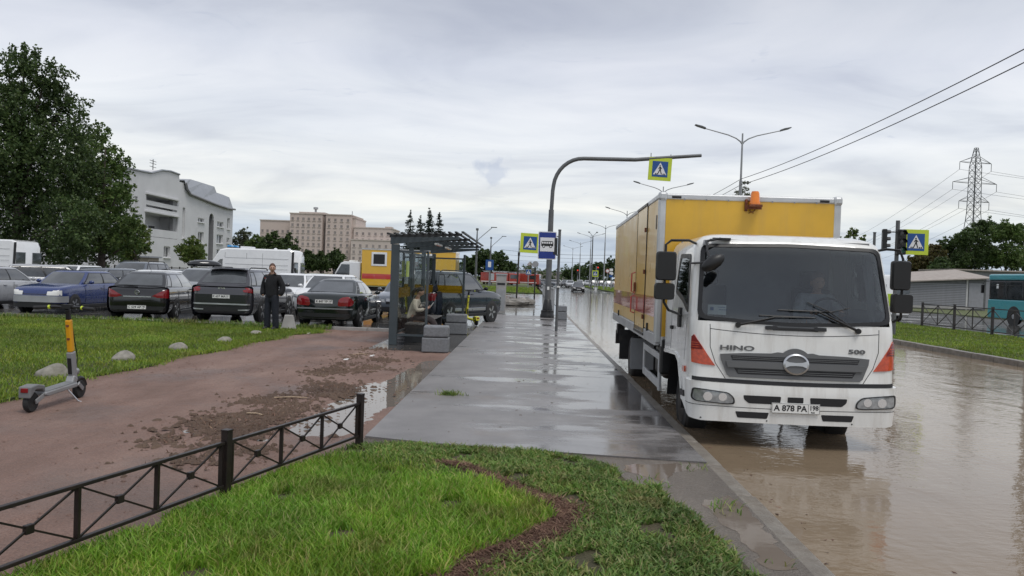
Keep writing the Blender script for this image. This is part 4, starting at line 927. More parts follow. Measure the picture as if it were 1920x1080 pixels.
def car(name, label, loc, rz, col, group=None, rim='alloy', rear=None, front=None, detail=True, rails=False, cat='car', glass='car_glass', trim=None, **kw):
    P = dict(SPEC); P.update(kw); L, W, H = P['L'], P['W'], P['H']; w = W/2; e = L/2
    m = col if isinstance(col, str) else paint('paint_%d_%d_%d' % tuple(int(c*1000) for c in col), col)
    m = MATS[m] if isinstance(m, str) else m
    root = thing(name, label, cat, loc, rz, group); root['P'] = [L, W, H]
    hood, nose, deck = P['hood'], P['nose'], P['deck']; gc = P.get('gc', .19)
    yc, yb = e-P['cowl'], e-P['bk']
    st = [(e, .68, gc+.16, nose-.22), (e-.035, .81, gc+.07, nose-.12), (e-.11, .905, gc+.02, nose-.045), (e-.24, .96, gc, nose-.002), (e-.42, .988, gc, nose+.03), (e-.55*P['cowl'], .995, gc, nose+(hood-nose)*.7), (yc, 1, gc, hood), (0, 1, gc, (hood+deck)/2+.01),
          (yb, 1, gc, deck), (max(-e+.24, yb-.05) if yb-.05 > -e+.24 else -e+.24, .985, gc+.01, deck-.01), (-e+.12, .945, gc+.03, deck-.035), (-e+.04, .87, gc+.07, deck-.10), (-e, .75, gc+.13, deck-.20)]
    b = B(); ns = 21
    for y, wf, z0, z1 in st:
        ww = w*wf; h = z1-z0
        hp = [(.80*ww, z0), (.93*ww, z0+.05), (.985*ww, z0+.16*h+.04), (ww, z0+.45*h), (.992*ww, z0+.70*h), (.972*ww, z1-.055), (.94*ww, z1-.015), (.87*ww, z1+.004), (.55*ww, z1+.02)]
        sec = [(0, z0)]+hp+[(0, z1+.03)]+[(-x, z) for x, z in reversed(hp)]
        ns = len(sec)
        for x, z in sec: b.v.append((x, y, z))
    for i in range(len(st)-1):
        for k in range(ns): b.f.append((i*ns+k, i*ns+(k+1) % ns, (i+1)*ns+(k+1) % ns, (i+1)*ns+k)); b.mi.append(0)
    b.f += [tuple(range(ns)), tuple((len(st)-1)*ns+k for k in range(ns))]; b.mi += [0, 0]
    b.obj('body', m, root, smooth=True, angle=42)
    # greenhouse
    wb, wt = P['wb']*w, P['wt']*w; yrf, yrr = e-P['rf'], e-P['rr']
    def hw(v): return wb+(wt-wb)*v+.035*math.sin(PI*v)
    def gp(side, u, v, off=0):
        yF, yB = yc+(yrf-yc)*v, yb+(yrr-yb)*v; zF, zB = hood-.02+(H-.05-hood+.02)*v, deck-.02+(H-.05-deck+.02)*v
        if side in 'LR':
            s = 1 if side == 'R' else -1
            return (s*(hw(v)*(1-.04*(2*u-1)**2)+.97*off), yF+(yB-yF)*u, zF+(zB-zF)*u+.25*off)
        if side == 'F': return (u*hw(v)*.96, yF+.10*(1-u*u)+.75*off, zF+.66*off)
        return (u*hw(v)*.96, yB-.06*(1-u*u)-.8*off, zB+.6*off)
    g = B(); vv = lin(0, 1, 5); us = lin(-1, 1, 8)
    for v in vv:
        g.v += [gp('F', u, v) for u in us]+[gp('R', u, v) for u in lin(0, 1, 8)[1:-1]]+[gp('B', u, v) for u in reversed(us)]+[gp('L', u, v) for u in reversed(lin(0, 1, 8)[1:-1])]
    n = len(g.v)//6; last = g.v[-n:]; cy = (yrf+yrr)/2
    for k, z in ((.86, H-.014), (.5, H)): g.v += [(x*k, cy+(y-cy)*k, z) for x, y, _ in last]
    R_ = len(g.v)//n
    for i in range(R_-1):
        for k in range(n): g.f.append((i*n+k, i*n+(k+1) % n, (i+1)*n+(k+1) % n, (i+1)*n+k)); g.mi.append(0)
    g.f.append(tuple((R_-1)*n+k for k in range(n))); g.mi.append(0)
    g.obj('cabin', m, root, smooth=True, angle=42)
    def pane(nm, side, u0, u1, v0, v1, off=.006, mt=glass, nu=6, nv=4):
        q = B(); U, V_ = lin(u0, u1, nu), lin(v0, v1, nv); N_ = nu+1
        for o_ in (off, off-.006): q.v += [gp(side, u, v, o_) for v in V_ for u in U]
        M_ = N_*(nv+1)
        for j in range(nv):
            for i in range(nu): q.f += [(j*N_+i, j*N_+i+1, (j+1)*N_+i+1, (j+1)*N_+i), (M_+j*N_+i, M_+(j+1)*N_+i, M_+(j+1)*N_+i+1, M_+j*N_+i+1)]
        ed = [i for i in range(N_)]+[j*N_+nu for j in range(1, nv+1)]+[nv*N_+i for i in range(nu-1, -1, -1)]+[j*N_ for j in range(nv-1, 0, -1)]
        for a, c in zip(ed, ed[1:]+ed[:1]): q.f.append((a, c, M_+c, M_+a))
        q.mi = [0]*len(q.f); return q.obj(nm, mt, root, smooth=True)
    pane('windscreen', 'F', -.90, .90, .07, .95); pane('rear_window', 'B', -.86, .86, P.get('rv0', .14), .90)
    for s in 'LR':
        if P.get('doors', 4) == 4:
            pane('side_window', s, .07, .46, .10, .90); pane('side_window', s, .49, .82, .10, .90)
            if P.get('quarter', True): pane('quarter_window', s, .85, .955, .12, .86)
        else: pane('side_window', s, .07, .50, .10, .90); pane('side_window', s, .54, .92, .10, .88)
        pane('window_trim', s, .045, .97, .05, .935, .002, 'black_plastic')
    car_wheels(root, P, rim)
    def chx(x): return ip(abs(x)/w, [.68, .81, .905, .96, .988], [0, .035, .11, .24, .42])
    def FS(x, z, off): return (x, e-max(chx(x), ip(z, [nose-.22, nose-.12, nose-.045, nose], [0, .035, .11, .24]))+off, z)
    def RS(x, z, off): return (x, -e+max(ip(abs(x)/w, [.75, .87, .945, .985], [0, .04, .12, .24]), ip(z, [deck-.20, deck-.10, deck-.035, deck-.01], [0, .04, .12, .24]))-off, z)
    cx_ = lin(-w, w, 26); cz_ = lin(.2, 1.2, 20)
    def fpatch(nm, poly, off, mt, th=.02, fn=FS, par=None): return patch(poly, fn, off, th, cx_, cz_).obj(nm, mt, par or root, smooth=True)
    root_fn = (fpatch, RS, FS, w, e, P)
    F = dict(light=[(.50*w, nose-.24), (.93*w, nose-.20), (.96*w, nose-.09), (.56*w, nose-.11)], grille=[(-.42*w, nose-.25), (.42*w, nose-.25), (.46*w, nose-.12), (-.46*w, nose-.12)], plate=None, lm='lens_clear', gm='ink')
    F.update(front or {})
    Q = dict(light=[(.60*w, deck-.34), (.94*w, deck-.32), (.965*w, deck-.09), (.68*w, deck-.07)], lm='lens_red', plate=None)
    Q.update(rear or {})
    for s in (-1, 1):
        fl_ = F['light'] if s > 0 else [(-x, z) for x, z in reversed(F['light'])]
        fpatch('headlight', fl_, .008, F['lm'])
        rl = Q['light'] if s > 0 else [(-x, z) for x, z in reversed(Q['light'])]
        fpatch('tail_light', rl, .010, Q['lm'], fn=RS)
        B().sph((s*(w+.07), yc-.32, hood+.08), (.09, .055, .065), 10, 7).box((s*(w-.01), yc-.32, hood+.05), (.10, .04, .03)).obj('wing_mirror', trim or m, root, smooth=True)
        if detail:
            for yd in (yc-.55-.55, yc-1.65): B().box((s*(w-.001), yd, hood-.12), (.03, .16, .028)).obj('door_handle', m, root, bevel=.01)
            q = B()
            for yd in (yc-.12, yc-1.22, yc-2.25): q.box((s*(w-.002), yd, .62), (.008, .008, .58))
            q.obj('door_gap', 'ink', root)
            B().box((s*(w-.012), 0, gc+.03), (.05, P['ra']-P['fa']-.75, .12)).obj('sill', 'black_plastic', root, bevel=.02)
    fpatch('grille', F['grille'], .006, F['gm'])
    fpatch('lower_intake', [(-.62*w, gc+.08), (.62*w, gc+.08), (.66*w, gc+.2), (-.66*w, gc+.2)], .006, 'ink')
    fpatch('rear_valance', [(-.80*w, gc+.13), (.80*w, gc+.13), (.88*w, gc+.24), (-.88*w, gc+.24)], .006, 'black_plastic', fn=RS)
    if detail:
        for poly in ([(-.80*w, .575), (.80*w, .575), (.80*w, .587), (-.80*w, .587)], [(-.80*w, .587), (-.79*w, .587), (-.76*w, deck-.06), (-.77*w, deck-.06)], [(.79*w, .587), (.80*w, .587), (.77*w, deck-.06), (.76*w, deck-.06)]): fpatch('tailgate_gap', poly, .003, 'ink', .006, RS)
        fpatch('bonnet_gap', [(-.74*w, nose-.06), (.74*w, nose-.06), (.74*w, nose-.052), (-.74*w, nose-.052)], .003, 'ink', .006)
    if F['plate']: t, rg, z = F['plate']; plate(root, t, rg, Vector((0, e+.014, z)), Euler((PI/2, 0, PI)))
    if Q['plate']: t, rg, z = Q['plate']; plate(root, t, rg, Vector((0, -e-.016, z)), Euler((PI/2, 0, 0)))
    if rails:
        for s in (-1, 1): B().tube([(s*wt*.93, yrf-.15, H-.05), (s*wt*.95, yrf-.3, H+.03), (s*wt*.95, yrr+.3, H+.03), (s*wt*.93, yrr+.12, H-.05)], .018, 6).obj('roof_rail', 'black_plastic', root, smooth=True)
    return root, root_fn
def gpos(px, py, Y, z=.02): p = D(px, py, Y); return (p.x, p.y, z)
paint('p_navy', (.008, .026, .13), rough=.28, dirt=.12, dcol=(.05, .05, .06)); paint('p_black', (.006, .006, .008), rough=.16, dirt=.08, dcol=(.03, .027, .024), coat=.7); paint('p_graphite', (.036, .036, .044), rough=.2, dirt=.1, dcol=(.06, .055, .05), coat=.8); paint('p_green_black', (.006, .010, .010), rough=.18, dirt=.08, dcol=(.03, .027, .024), coat=.7)
paint('p_silver', (.40, .41, .43), rough=.28); paint('p_white', (.74, .75, .76), rough=.25, dirt=.15); paint('p_grey', (.20, .21, .225), rough=.28); paint('p_slate', (.09, .105, .13), rough=.25); paint('p_red', (.34, .04, .025)); paint('p_dark', (.012, .013, .016), rough=.18, dirt=.08, dcol=(.03, .027, .024))
ROW = 'cars parked in the lot'
# nearest row
c, (fp_, RS, FS, w, e, P) = car('parked_hatchback', 'old dark blue boxy hatchback facing the lawn with bare grey bumper', (gpos(64, 580, 23.6)[0], 23.6+2.0, .02), PI, 'p_navy', ROW, 'steel_grey', L=4.0, W=1.66, H=1.38, nose=.82, hood=.92, deck=.95, cowl=1.25, rf=1.85, rr=3.2, bk=3.8, doors=2, wr=.285, fa=.78, ra=3.24, wt=.72,
    front=dict(light=[(.47*.83, .58), (.93*.83, .58), (.93*.83, .74), (.47*.83, .74)], grille=[(-.45*.83, .60), (.45*.83, .60), (.45*.83, .73), (-.45*.83, .73)], plate=('K 485 HM', '98', .46), lm='lens_white'))
patch([(-.83, .36), (.83, .36), (.83, .56), (-.83, .56)], FS, .03, .06, lin(-.8, .8, 24)).obj('front_bumper', 'galv', c, smooth=True)
patch([(-.80, .19), (.80, .19), (.80, .33), (-.80, .33)], FS, .015, .05, lin(-.8, .8, 24)).obj('front_apron', 'black_plastic', c, smooth=True)
c, (fp_, RS, FS, w, e, P) = car('parked_hatchback', 'black hatchback with rear facing the lawn and big red wrapped tail lamps', (gpos(258, 560, 22.1)[0]-.35, 22.1+2.1, .02), R(9), 'p_black', ROW, L=4.25, W=1.77, H=1.46, deck=1.0, bk=4.12, rr=3.50, rv0=.16, wt=.62, wb=.87,
    rear=dict(light=[(.46*.885, .735), (.64*.885, .69), (.95*.885, .68), (.97*.885, .86), (.93*.885, .94), (.76*.885, .88)], plate=('C 529 AP', '98', .40)))
fp_('chrome_strip', [(-.44*w, .70), (.44*w, .70), (.44*w, .73), (-.44*w, .73)], .014, 'alloy', fn=RS)
q = B(); q.tube([(.062*math.cos(a), -e-.014, .84+.062*math.sin(a)) for a in lin(0, 2*PI, 18)], .009, 6).box((0, -e-.014, .84), (.12, .01, .014)); q.obj('emblem', 'chrome', c, smooth=True)
B().tube([(.0, -.9, 1.44), (.0, -1.25, 1.72)], .005, 5).obj('aerial', 'black_plastic', c)
B().bar((-.03, -e+.10, 1.03), (-.42, -e+.14, 1.045), .02, .02).obj('rear_wiper', 'black_plastic', c)
c, (fp_, RS, FS, w, e, P) = car('parked_suv', 'dark graphite crossover with roof rails and chrome bumper strip, rear to the lawn', (gpos(412, 560, 22.2)[0], 22.2+2.25, .02), R(1), 'p_graphite', ROW, rails=True, L=4.5, W=1.87, H=1.64, nose=.95, hood=1.06, deck=1.12, cowl=1.05, rf=1.9, rr=3.92, bk=4.40, wt=.63, wr=.36, fa=.9, ra=3.58, gc=.24, rv0=.2,
    rear=dict(light=[(.66*.935, 1.03), (.70*.935, .95), (.95*.935, .92), (.975*.935, 1.02), (.80*.935, 1.075), (.60*.935, 1.09)], plate=('X 657 MA', '51', .80)))
fp_('light_bar', [(-.62*w, 1.055), (.62*w, 1.055), (.62*w, 1.08), (-.62*w, 1.08)], .012, 'ink', fn=RS)
fp_('tailgate_shelf', [(-.86*w, .86), (.86*w, .86), (.80*w, .60), (-.80*w, .60)], .006, 'p_dark', fn=RS)
fp_('chrome_strip', [(-.90*w, .56), (.90*w, .56), (.90*w, .60), (-.90*w, .60)], .02, 'alloy', fn=RS)
for s in (-1, 1): fp_('exhaust_trim', [(s*.55*w, .40), (s*.86*w, .40), (s*.90*w, .44), (s*.55*w, .425)], .02, 'alloy', fn=RS)
text('KIA', .07, 'lettering', 'chrome', c, (0, -e+.035, 1.03), (PI/2, 0, 0), .006, 1.5)
B().box((0, -e+.50, 1.63), (1.15, .28, .035), taper=(.95, .8)).obj('roof_spoiler', 'p_graphite', c, bevel=.012)
c, (fp_, RS, FS, w, e, P) = car('parked_sedan', 'dark green black sedan with round red tail lamps, rear to the dirt path', (gpos(607, 580, 21.9)[0], 21.9+2.28, .02), R(0), 'p_green_black', ROW, L=4.56, W=1.76, H=1.42, nose=.78, hood=.92, deck=1.0, cowl=1.2, rf=1.95, rr=3.0, bk=3.82, wr=.31, fa=.95, ra=3.65, wt=.62, quarter=False,
    rear=dict(light=rpoly([(.44*.88, .64), (.93*.88, .66), (.965*.88, .82), (.80*.88, .94), (.50*.88, .88)], .09), plate=('K 847 YP', '147', .77)))
fp_('bumper_strip', [(-.93*w, .55), (.93*w, .55), (.93*w, .585), (-.93*w, .585)], .02, 'p_grey', fn=RS)
fp_('emblem', rpoly([(-.06, .915), (.06, .915), (.06, .945), (-.06, .945)], .014), .012, 'chrome', fn=RS)
c, (fp_, RS, FS, w, e, P) = car('parked_sedan', 'dark grey saloon facing the shelter with slatted chrome grille', (gpos(745, 560, 28.2)[0], 28.2+2.35, .02), PI, 'p_slate', ROW, L=4.7, W=1.82, H=1.44, nose=.80, hood=.94, deck=1.0, cowl=1.3, rf=2.05, rr=3.4, bk=4.1,
    front=dict(grille=[(-.42, .50), (.42, .50), (.45, .73), (-.45, .73)], plate=('M 471 OA', '98', .42)))
for z in (.55, .61, .67): fp_('grille_bar', [(-.42, z), (.42, z), (.42, z+.02), (-.42, z+.02)], .016, 'chrome')
q = B().tube([(.09*math.cos(a), e+.012, .62+.09*math.sin(a)) for a in lin(0, 2*PI, 18)], .009, 6)
for k in range(3): a = PI/2+k*2*PI/3; q.bar((0, e+.012, .62), (.09*math.cos(a), e+.012, .62+.09*math.sin(a)), .016, .012, up=(0, 1, 0))
q.obj('emblem', 'chrome', c, smooth=True)
car('parked_hatchback', 'white hatchback facing the dark green black sedan, windscreen visible', (gpos(592, 540, 27.0)[0], 27.0+2.1, .02), PI, 'p_white', ROW, H=1.53, hood=1.0, nose=.88)
car('parked_sedan', 'silver sedan at the left edge beside the blue hatchback', (-18.55, 25.9, .02), R(0), 'p_silver', ROW, L=4.5, W=1.78, H=1.43, hood=.93, deck=.98, cowl=1.2, rf=1.95, rr=3.2, bk=3.85, ra=3.6)
# rows behind
car('parked_wagon', 'grey beige car right behind the graphite crossover, windscreen to camera', (gpos(338, 540, 30.5)[0], 32.7, .02), PI, 'p_grey', ROW, H=1.58, hood=1.0, nose=.86, L=4.5)
car('parked_hatchback', 'white hatchback behind the standing man', (gpos(517, 540, 30.0)[0], 32.2, .02), R(185), 'p_white', ROW, H=1.50)
car('parked_suv', 'grey suv with roof rails behind the black hatchback', (gpos(214, 540, 34)[0], 36.2, .02), PI, 'p_slate', ROW, rails=True, H=1.78, W=1.88, L=4.6, hood=1.08, nose=.95, deck=1.1, gc=.24, wr=.35)
car('parked_sedan', 'white sedan half hidden between blue and black hatchbacks', (gpos(236, 540, 30)[0], 32.2, .02), PI, 'p_white', ROW, H=1.44)
car('parked_sedan', 'slate blue sedan behind the old blue hatchback', (gpos(132, 540, 29.5)[0], 31.7, .02), R(175), 'p_slate', ROW, H=1.46, L=4.5)
car('parked_sedan', 'silver blue sedan behind the silver sedan at the far left', (gpos(40, 520, 31)[0], 33, .02), R(-55), 'p_silver', ROW, H=1.5, L=4.5)
car('parked_sedan', 'white car showing only its roof near the white van at left', (gpos(92, 520, 38)[0], 40, .02), PI, 'p_white', ROW, H=1.5)
car('parked_sedan', 'dark car low behind the grey suv near the black railing', (gpos(292, 520, 40)[0], 42, .02), R(200), 'p_dark', ROW, H=1.45)
c, _ = car('parked_wagon', 'dark car carrying a black roof box in front of the white building', (gpos(346, 520, 37)[0], 39, .02), R(120), 'p_dark', ROW, H=1.6)
b = B().sph((0, 0, 0), (.40, .85, .24), 16, 8, zcut=-.45); b.obj('roof_box', 'p_black', c, smooth=True, loc=(0, -.1, 1.76))
B().box((0, .4, 1.63), (1.1, .05, .06)).box((0, -.6, 1.63), (1.1, .05, .06)).obj('roof_bar', 'black_plastic', c)
car('parked_sedan', 'pale car glimpsed between white hatchback and yellow service truck', (gpos(548, 520, 40)[0], 42, .02), R(90), 'p_silver', ROW, H=1.45)
car('parked_hatchback', 'white car just behind the white hatchback near the service truck cab', (gpos(572, 520, 36)[0], 38, .02), R(185), 'p_white', ROW, H=1.49)
# grey suv pulling onto the walk behind the shelter
hd = R(-28); paint('p_suv', (.018, .025, .038), rough=.22, dirt=.1, dcol=(.05, .045, .04), coat=.7)
c, (fp_, RS, FS, w, e, P) = car('crossover_suv', 'slate grey suv standing on the walk behind the bus shelter', (-2.75, 27.05, .012), hd, 'p_suv', None, L=4.62, W=1.84, H=1.80, nose=1.0, hood=1.14, deck=1.14, cowl=1.2, rf=1.95, rr=4.0, bk=4.45, wt=.66, wr=.37, fa=.95, ra=3.68, gc=.28, rails=True, trim='black_plastic')
for s in (-1, 1): B().box((s*(w+.004), -.1, .50), (.03, 2.0, .10)).obj('side_moulding', 'alloy', c, bevel=.01)

# ------------------------------------------------------------------ vans, trucks, bus
def boxveh(root, x0, x1, y0, y1, z0, z1, nm, m, bev=.08): return B().box(((x0+x1)/2, (y0+y1)/2, (z0+z1)/2), (x1-x0, y1-y0, z1-z0)).obj(nm, m, root, bevel=bev)
def simple_wheels(root, xs, ys, r=.36):
    for y in ys:
        for s in (-1, 1):
            o = B().lathe([(r*.6, -.12), (r*.95, -.12), (r, -.06), (r, .06), (r*.95, .12), (r*.6, .12)], 20, (0, 0, 0), 'x').obj('wheel', 'rubber', root, smooth=True, loc=(s*(xs-.09), y, r))
            B().lathe([(r*.62, s*.121), (r*.5, s*.09), (0, s*.11)], 16, (0, 0, 0), 'x').obj('rim', 'steel_grey', o, smooth=True)
def van(name, label, loc, rz, m='p_white', L=5.9, W=2.05, H=2.68, lightbar=False, group=None):
    t = thing(name, label, 'van', loc, rz, group); e = L/2; w = W/2
    prof = [(-e, .42), (-e, H-.35), (-e+.10, H-.08), (-e+.3, H), (e-1.75, H), (e-1.35, H-.10), (e-.55, 1.38), (e-.12, 1.12), (e, .85), (e, .40), (e-.1, .32), (-e+.1, .34)]
    b = B(); n = len(prof)
    for x, k in ((-w, .0), (-w*.93, .0), (w*.93, .0), (w, .0)):
        ins = 0 if abs(x) < w*.95 else 1
        for y, z in prof:
            zz_ = z if not ins else (z-.07 if z > 1.3 else z+.03 if z < .5 else z); yy = y*(.985 if ins else 1)
            xx = x*(1-.10*max(0, (z-1.2))/(H-1.2)); b.v.append((xx, yy, zz_))
    for i in range(3):
        for k in range(n): b.f.append((i*n+k, i*n+(k+1) % n, (i+1)*n+(k+1) % n, (i+1)*n+k))
    b.f += [tuple(range(n)), tuple(3*n+k for k in range(n))]; b.mi = [0]*len(b.f)
    b.obj('body', m, t, smooth=True, angle=35)
    def xs(z): return w*(1-.10*max(0, (z-1.2))/(H-1.2))
    for s in (-1, 1):
        def SD(y, z, off): return (s*(xs(z)+off), y, z)
        patch([(e-1.55, 1.30), (e-.80, 1.30), (e-.95, 1.60), (e-1.40, 2.1), (e-1.55, 2.12)], SD, .006, .01).obj('side_window', 'car_glass', t)
        for z in (1.0, 1.62, 1.85, 2.2): patch([(-e+.35, z), (e-1.7, z), (e-1.7, z+.014), (-e+.35, z+.014)], SD, .004, .006).obj('body_groove', 'p_grey', t)
        for y in (e-1.68, e-2.9, -e+1.8): patch([(y, .5), (y+.012, .5), (y+.012, H-.25), (y, H-.25)], SD, .003, .006).obj('door_gap', 'ink', t)
        patch([(-e+.03, .95), (-e+.16, .95), (-e+.16, H-.12), (-e+.03, H-.12)], SD, .012, .012).obj('rear_pillar_trim', 'black_plastic', t)
        patch([(-e+.05, .6), (e-.3, .6), (e-.3, .74), (-e+.05, .74)], SD, .012, .012).obj('rub_strip', 'black_plastic', t)
        B().box((s*(w*.62), -e-.006, 1.75), (.72, .02, .62)).obj('rear_window', 'car_glass', t, bevel=.05)
        B().box((s*(w*.9), -e-.01, 1.15), (.13, .03, .5)).obj('tail_light', 'lens_red', t, bevel=.02)
        B().box((s*.72, e-.02, .92), (.38, .10, .26)).obj('headlight', 'lens_clear', t, bevel=.05)
        B().box((s*(w+.14), e-1.15, 1.5), (.16, .10, .34)).obj('wing_mirror', 'black_plastic', t, bevel=.03)
    def WS(x, z, off): 
        y = ip(z, [1.38, H-.10], [e-.55, e-1.35]); return (x, y+off, z+off*.6)
    patch([(-.86, 1.42), (.86, 1.42), (.78, 2.25), (-.78, 2.25)], WS, .008, .01, lin(-.8, .8, 6), lin(1.4, 2.2, 4)).obj('windscreen', 'car_glass', t)
    B().box((0, e+.004, .62), (1.2, .03, .2)).obj('grille', 'ink', t, bevel=.02)
    simple_wheels(t, w, (e-1.0, -e+1.15), .35)
    if lightbar:
        lb = B().box((0, e-1.75, H+.03), (1.2, .28, .05)).obj('light_bar', 'black_plastic', t, bevel=.02)
        for s in (-1, 1): B().box((s*.4, e-1.75, H+.11), (.42, .24, .12)).obj('blue_lamp', 'beacon_blue', lb, bevel=.04)
        for yv in (-e+1.5, -e+.7): B().lathe([(.10, H), (.10, H+.06), (.05, H+.10), (0, H+.11)], 12, (.3, yv, 0)).obj('roof_vent', 'p_white', t, smooth=True)
        B().box((0, e-2.6, H+.06), (.8, .6, .12)).obj('roof_unit', 'p_white', t, bevel=.04)
    return t
mat('beacon_blue', (.03, .25, .55), .15, var=.1, coat=.5)
p = gpos(30, 480, 38); van('panel_van', 'white high roof van at the left edge under the big tree', (p[0]-2.95, 39.0, .02), R(90), group='vans in the lot')
p = gpos(459, 500, 42); van('panel_van', 'white high roof emergency van with blue light bar parked sideways', (p[0]-.1, 43.2, .02), R(90), L=5.6, H=2.75, lightbar=True, group='vans in the lot')
# yellow service truck behind the shelter
paint('svc_yellow', (.70, .40, .015), dirt=.15, rough=.35)
p = gpos(678, 500, 45); t = thing('service_truck', 'white cab service truck with yellow box and red stripe behind the shelter', 'truck', (p[0], 45.0+1.15, .02), R(90))
# local +y is the driving direction (image left); right side faces the camera... x<0 faces away
boxveh(t, -1.2, 1.2, -5.6, 0, .85, 3.05, 'cargo_box', 'svc_yellow', .04)
for s in (-1, 1):
    B().box((s*1.203, -2.8, 1.42), (.012, 5.5, .30)).obj('side_stripe', 'stripe_red', t)
    for y in (-1.05, -3.9):
        wq = B().box((s*1.21, y, 2.45), (.03, .92, .82)).obj('window_frame', 'p_white', t, bevel=.02); B().box((s*1.222, y, 2.45), (.02, .68, .58)).obj('pane', 'ink', wq)
    B().box((s*1.19, -2.8, 3.03), (.06, 5.62, .07)).obj('top_rail', 'alu', t)
cabp = [(0.1, .55), (1.95, .55), (1.98, 1.2), (1.75, 1.35), (1.30, 2.15), (1.1, 2.25), (.1, 2.25)]
B().prism([(y, z) for y, z in cabp], -1.0, 1.0, 'x').obj('cab', 'p_white', t, bevel=.06)
for s in (-1, 1):
    B().prism([(.75, 1.38), (1.62, 1.38), (1.24, 2.08), (.75, 2.08)], s*1.0, s*1.012, 'x').obj('side_window', 'car_glass', t)
    B().box((s*1.12, 1.65, 1.6), (.14, .1, .3)).obj('wing_mirror', 'black_plastic', t, bevel=.02)
B().box((0, .75, 2.29), (1.2, .3, .1)).obj('light_bar', 'lens_white', t, bevel=.03)
B().box((0, -2.0, .65), (.9, 6.5, .25)).obj('chassis', 'black_metal', t)
simple_wheels(t, 1.1, (1.1, -3.9), .4)
# two red fire engines far away
def fire_engine(loc, rz, label):
    t = thing('fire_engine', label, 'fire engine', loc, rz, 'fire engines at the crossing')
    boxveh(t, -1.2, 1.2, -4.2, 1.2, .75, 2.7, 'body', 'p_red', .06); boxveh(t, -1.2, 1.2, 1.35, 3.6, .6, 2.65, 'cab', 'p_red', .12)
    for s in (-1, 1):
        for y in (-3.3, -2.1, -.9, .3): B().box((s*1.205, y, 1.85), (.02, 1.05, 1.3)).obj('locker_shutter', 'alloy' if y in (-2.1,) else 'p_red', t)
        B().box((s*1.203, -.5, .95), (.03, 7.2, .16)).obj('white_stripe', 'p_white', t)
        B().box((s*1.206, 2.3, 2.0), (.02, 1.3, .75)).obj('side_window', 'car_glass', t)
    B().box((0, 3.605, 2.0), (2.1, .02, .85)).obj('windscreen', 'car_glass', t)
    B().box((0, -1.3, 2.85), (1.1, 4.6, .15)).box((.5, -1.5, 2.98), (.4, 5.6, .06)).obj('ladder', 'alloy', t)
    B().box((0, 2.7, 2.72), (1.5, .3, .14)).obj('light_bar', 'beacon_blue', t, bevel=.03)
    simple_wheels(t, 1.15, (2.5, -2.4), .5); return t
p = gpos(940, 525, 150); fire_engine((p[0], 150, -.3), R(-82), 'red fire engine left of two beyond the grass island')
p = gpos(972, 525, 152); fire_engine((p[0]+.8, 154, -.3), R(-100), 'red fire engine right of two beyond the grass island')
# turquoise bus on the far carriageway
paint('bus_teal', (.05, .34, .39), dirt=.25, rough=.3); paint('bus_white', (.55, .62, .63), dirt=.3)
p = D(1852, 560, 46.5); bus = thing('city_bus', 'turquoise city bus at the right edge beyond the railing', 'bus', (p.x+1.25, 46.5-5.5, -.06), R(0))
boxveh(bus, -1.25, 1.25, -5.5, 5.5, .32, 1.42, 'lower_body', 'bus_teal', .05); boxveh(bus, -1.22, 1.22, -5.45, 5.45, 1.43, 2.55, 'upper_body', 'ink', .06); boxveh(bus, -1.24, 1.24, -5.5, 5.52, 2.556, 2.92, 'roof', 'bus_teal', .09)
for s in (-1, 1):
    ys = lin(-5.3, 5.3, 7)
    for k in range(7):
        y0, y1 = ys[k]+.05, ys[k+1]-.05; wq = B().box((s*1.226, (y0+y1)/2, 1.98), (.02, y1-y0, .98)).obj('window', 'car_glass', bus, bevel=.03)
        B().box((s*1.239, (y0+y1)/2, 2.25), (.012, y1-y0-.06, .025)).obj('window_bar', 'black_plastic', wq)
    for y in (3.0, -2.9):
        B().lathe([(.6, s*.0), (.58, s*.016), (0, s*.016)], 24, (s*1.25, y, .48), 'x').obj('wheel_arch', 'ink', bus)
        o = B().lathe([(.3, -.13), (.46, -.12), (.48, 0), (.46, .12), (.3, .13)], 20, (0, 0, 0), 'x').obj('wheel', 'rubber', bus, smooth=True, loc=(s*1.135, y, .48)); B().lathe([(.3, s*.13), (.25, s*.10), (.1, s*.14), (0, s*.14)], 16, (0, 0, 0), 'x').obj('rim', 'steel_grey', o, smooth=True)
    B().tube([(s*1.2, 5.5, 2.5), (s*1.35, 5.75, 2.5), (s*1.42, 5.75, 2.3)], .02, 6).box((s*1.43, 5.75, 2.02), (.16, .10, .5)).obj('wing_mirror', 'black_plastic', bus, bevel=.03)
B().box((0, 5.525, 1.95), (2.3, .04, 1.25)).obj('windscreen', 'car_glass', bus, bevel=.04); B().box((0, 5.56, 2.72), (1.7, .03, .22)).obj('route_display', 'ink', bus); B().box((0, -5.52, 2.0), (2.0, .03, .8)).obj('rear_window', 'car_glass', bus)
B().box((-1.238, 4.6, 2.2), (.012, .2, .26)).obj('notice', 'paper', bus)
# neon striped ambulance behind the truck
paint('neon', (.42, .60, .02), dirt=.1)
p = D(1628, 560, 45); am = van('ambulance_van', 'white ambulance with neon yellow stripes behind the truck mirror', (p.x, 45, -.06), R(0), L=5.6, H=2.6)
for s in (-1, 1): B().box((s*1.034, -.6, 1.30), (.016, 4.0, .62)).obj('neon_stripe', 'neon', am)
B().box((0, -2.822, 1.2), (1.8, .02, .7)).obj('neon_stripe', 'neon', am)
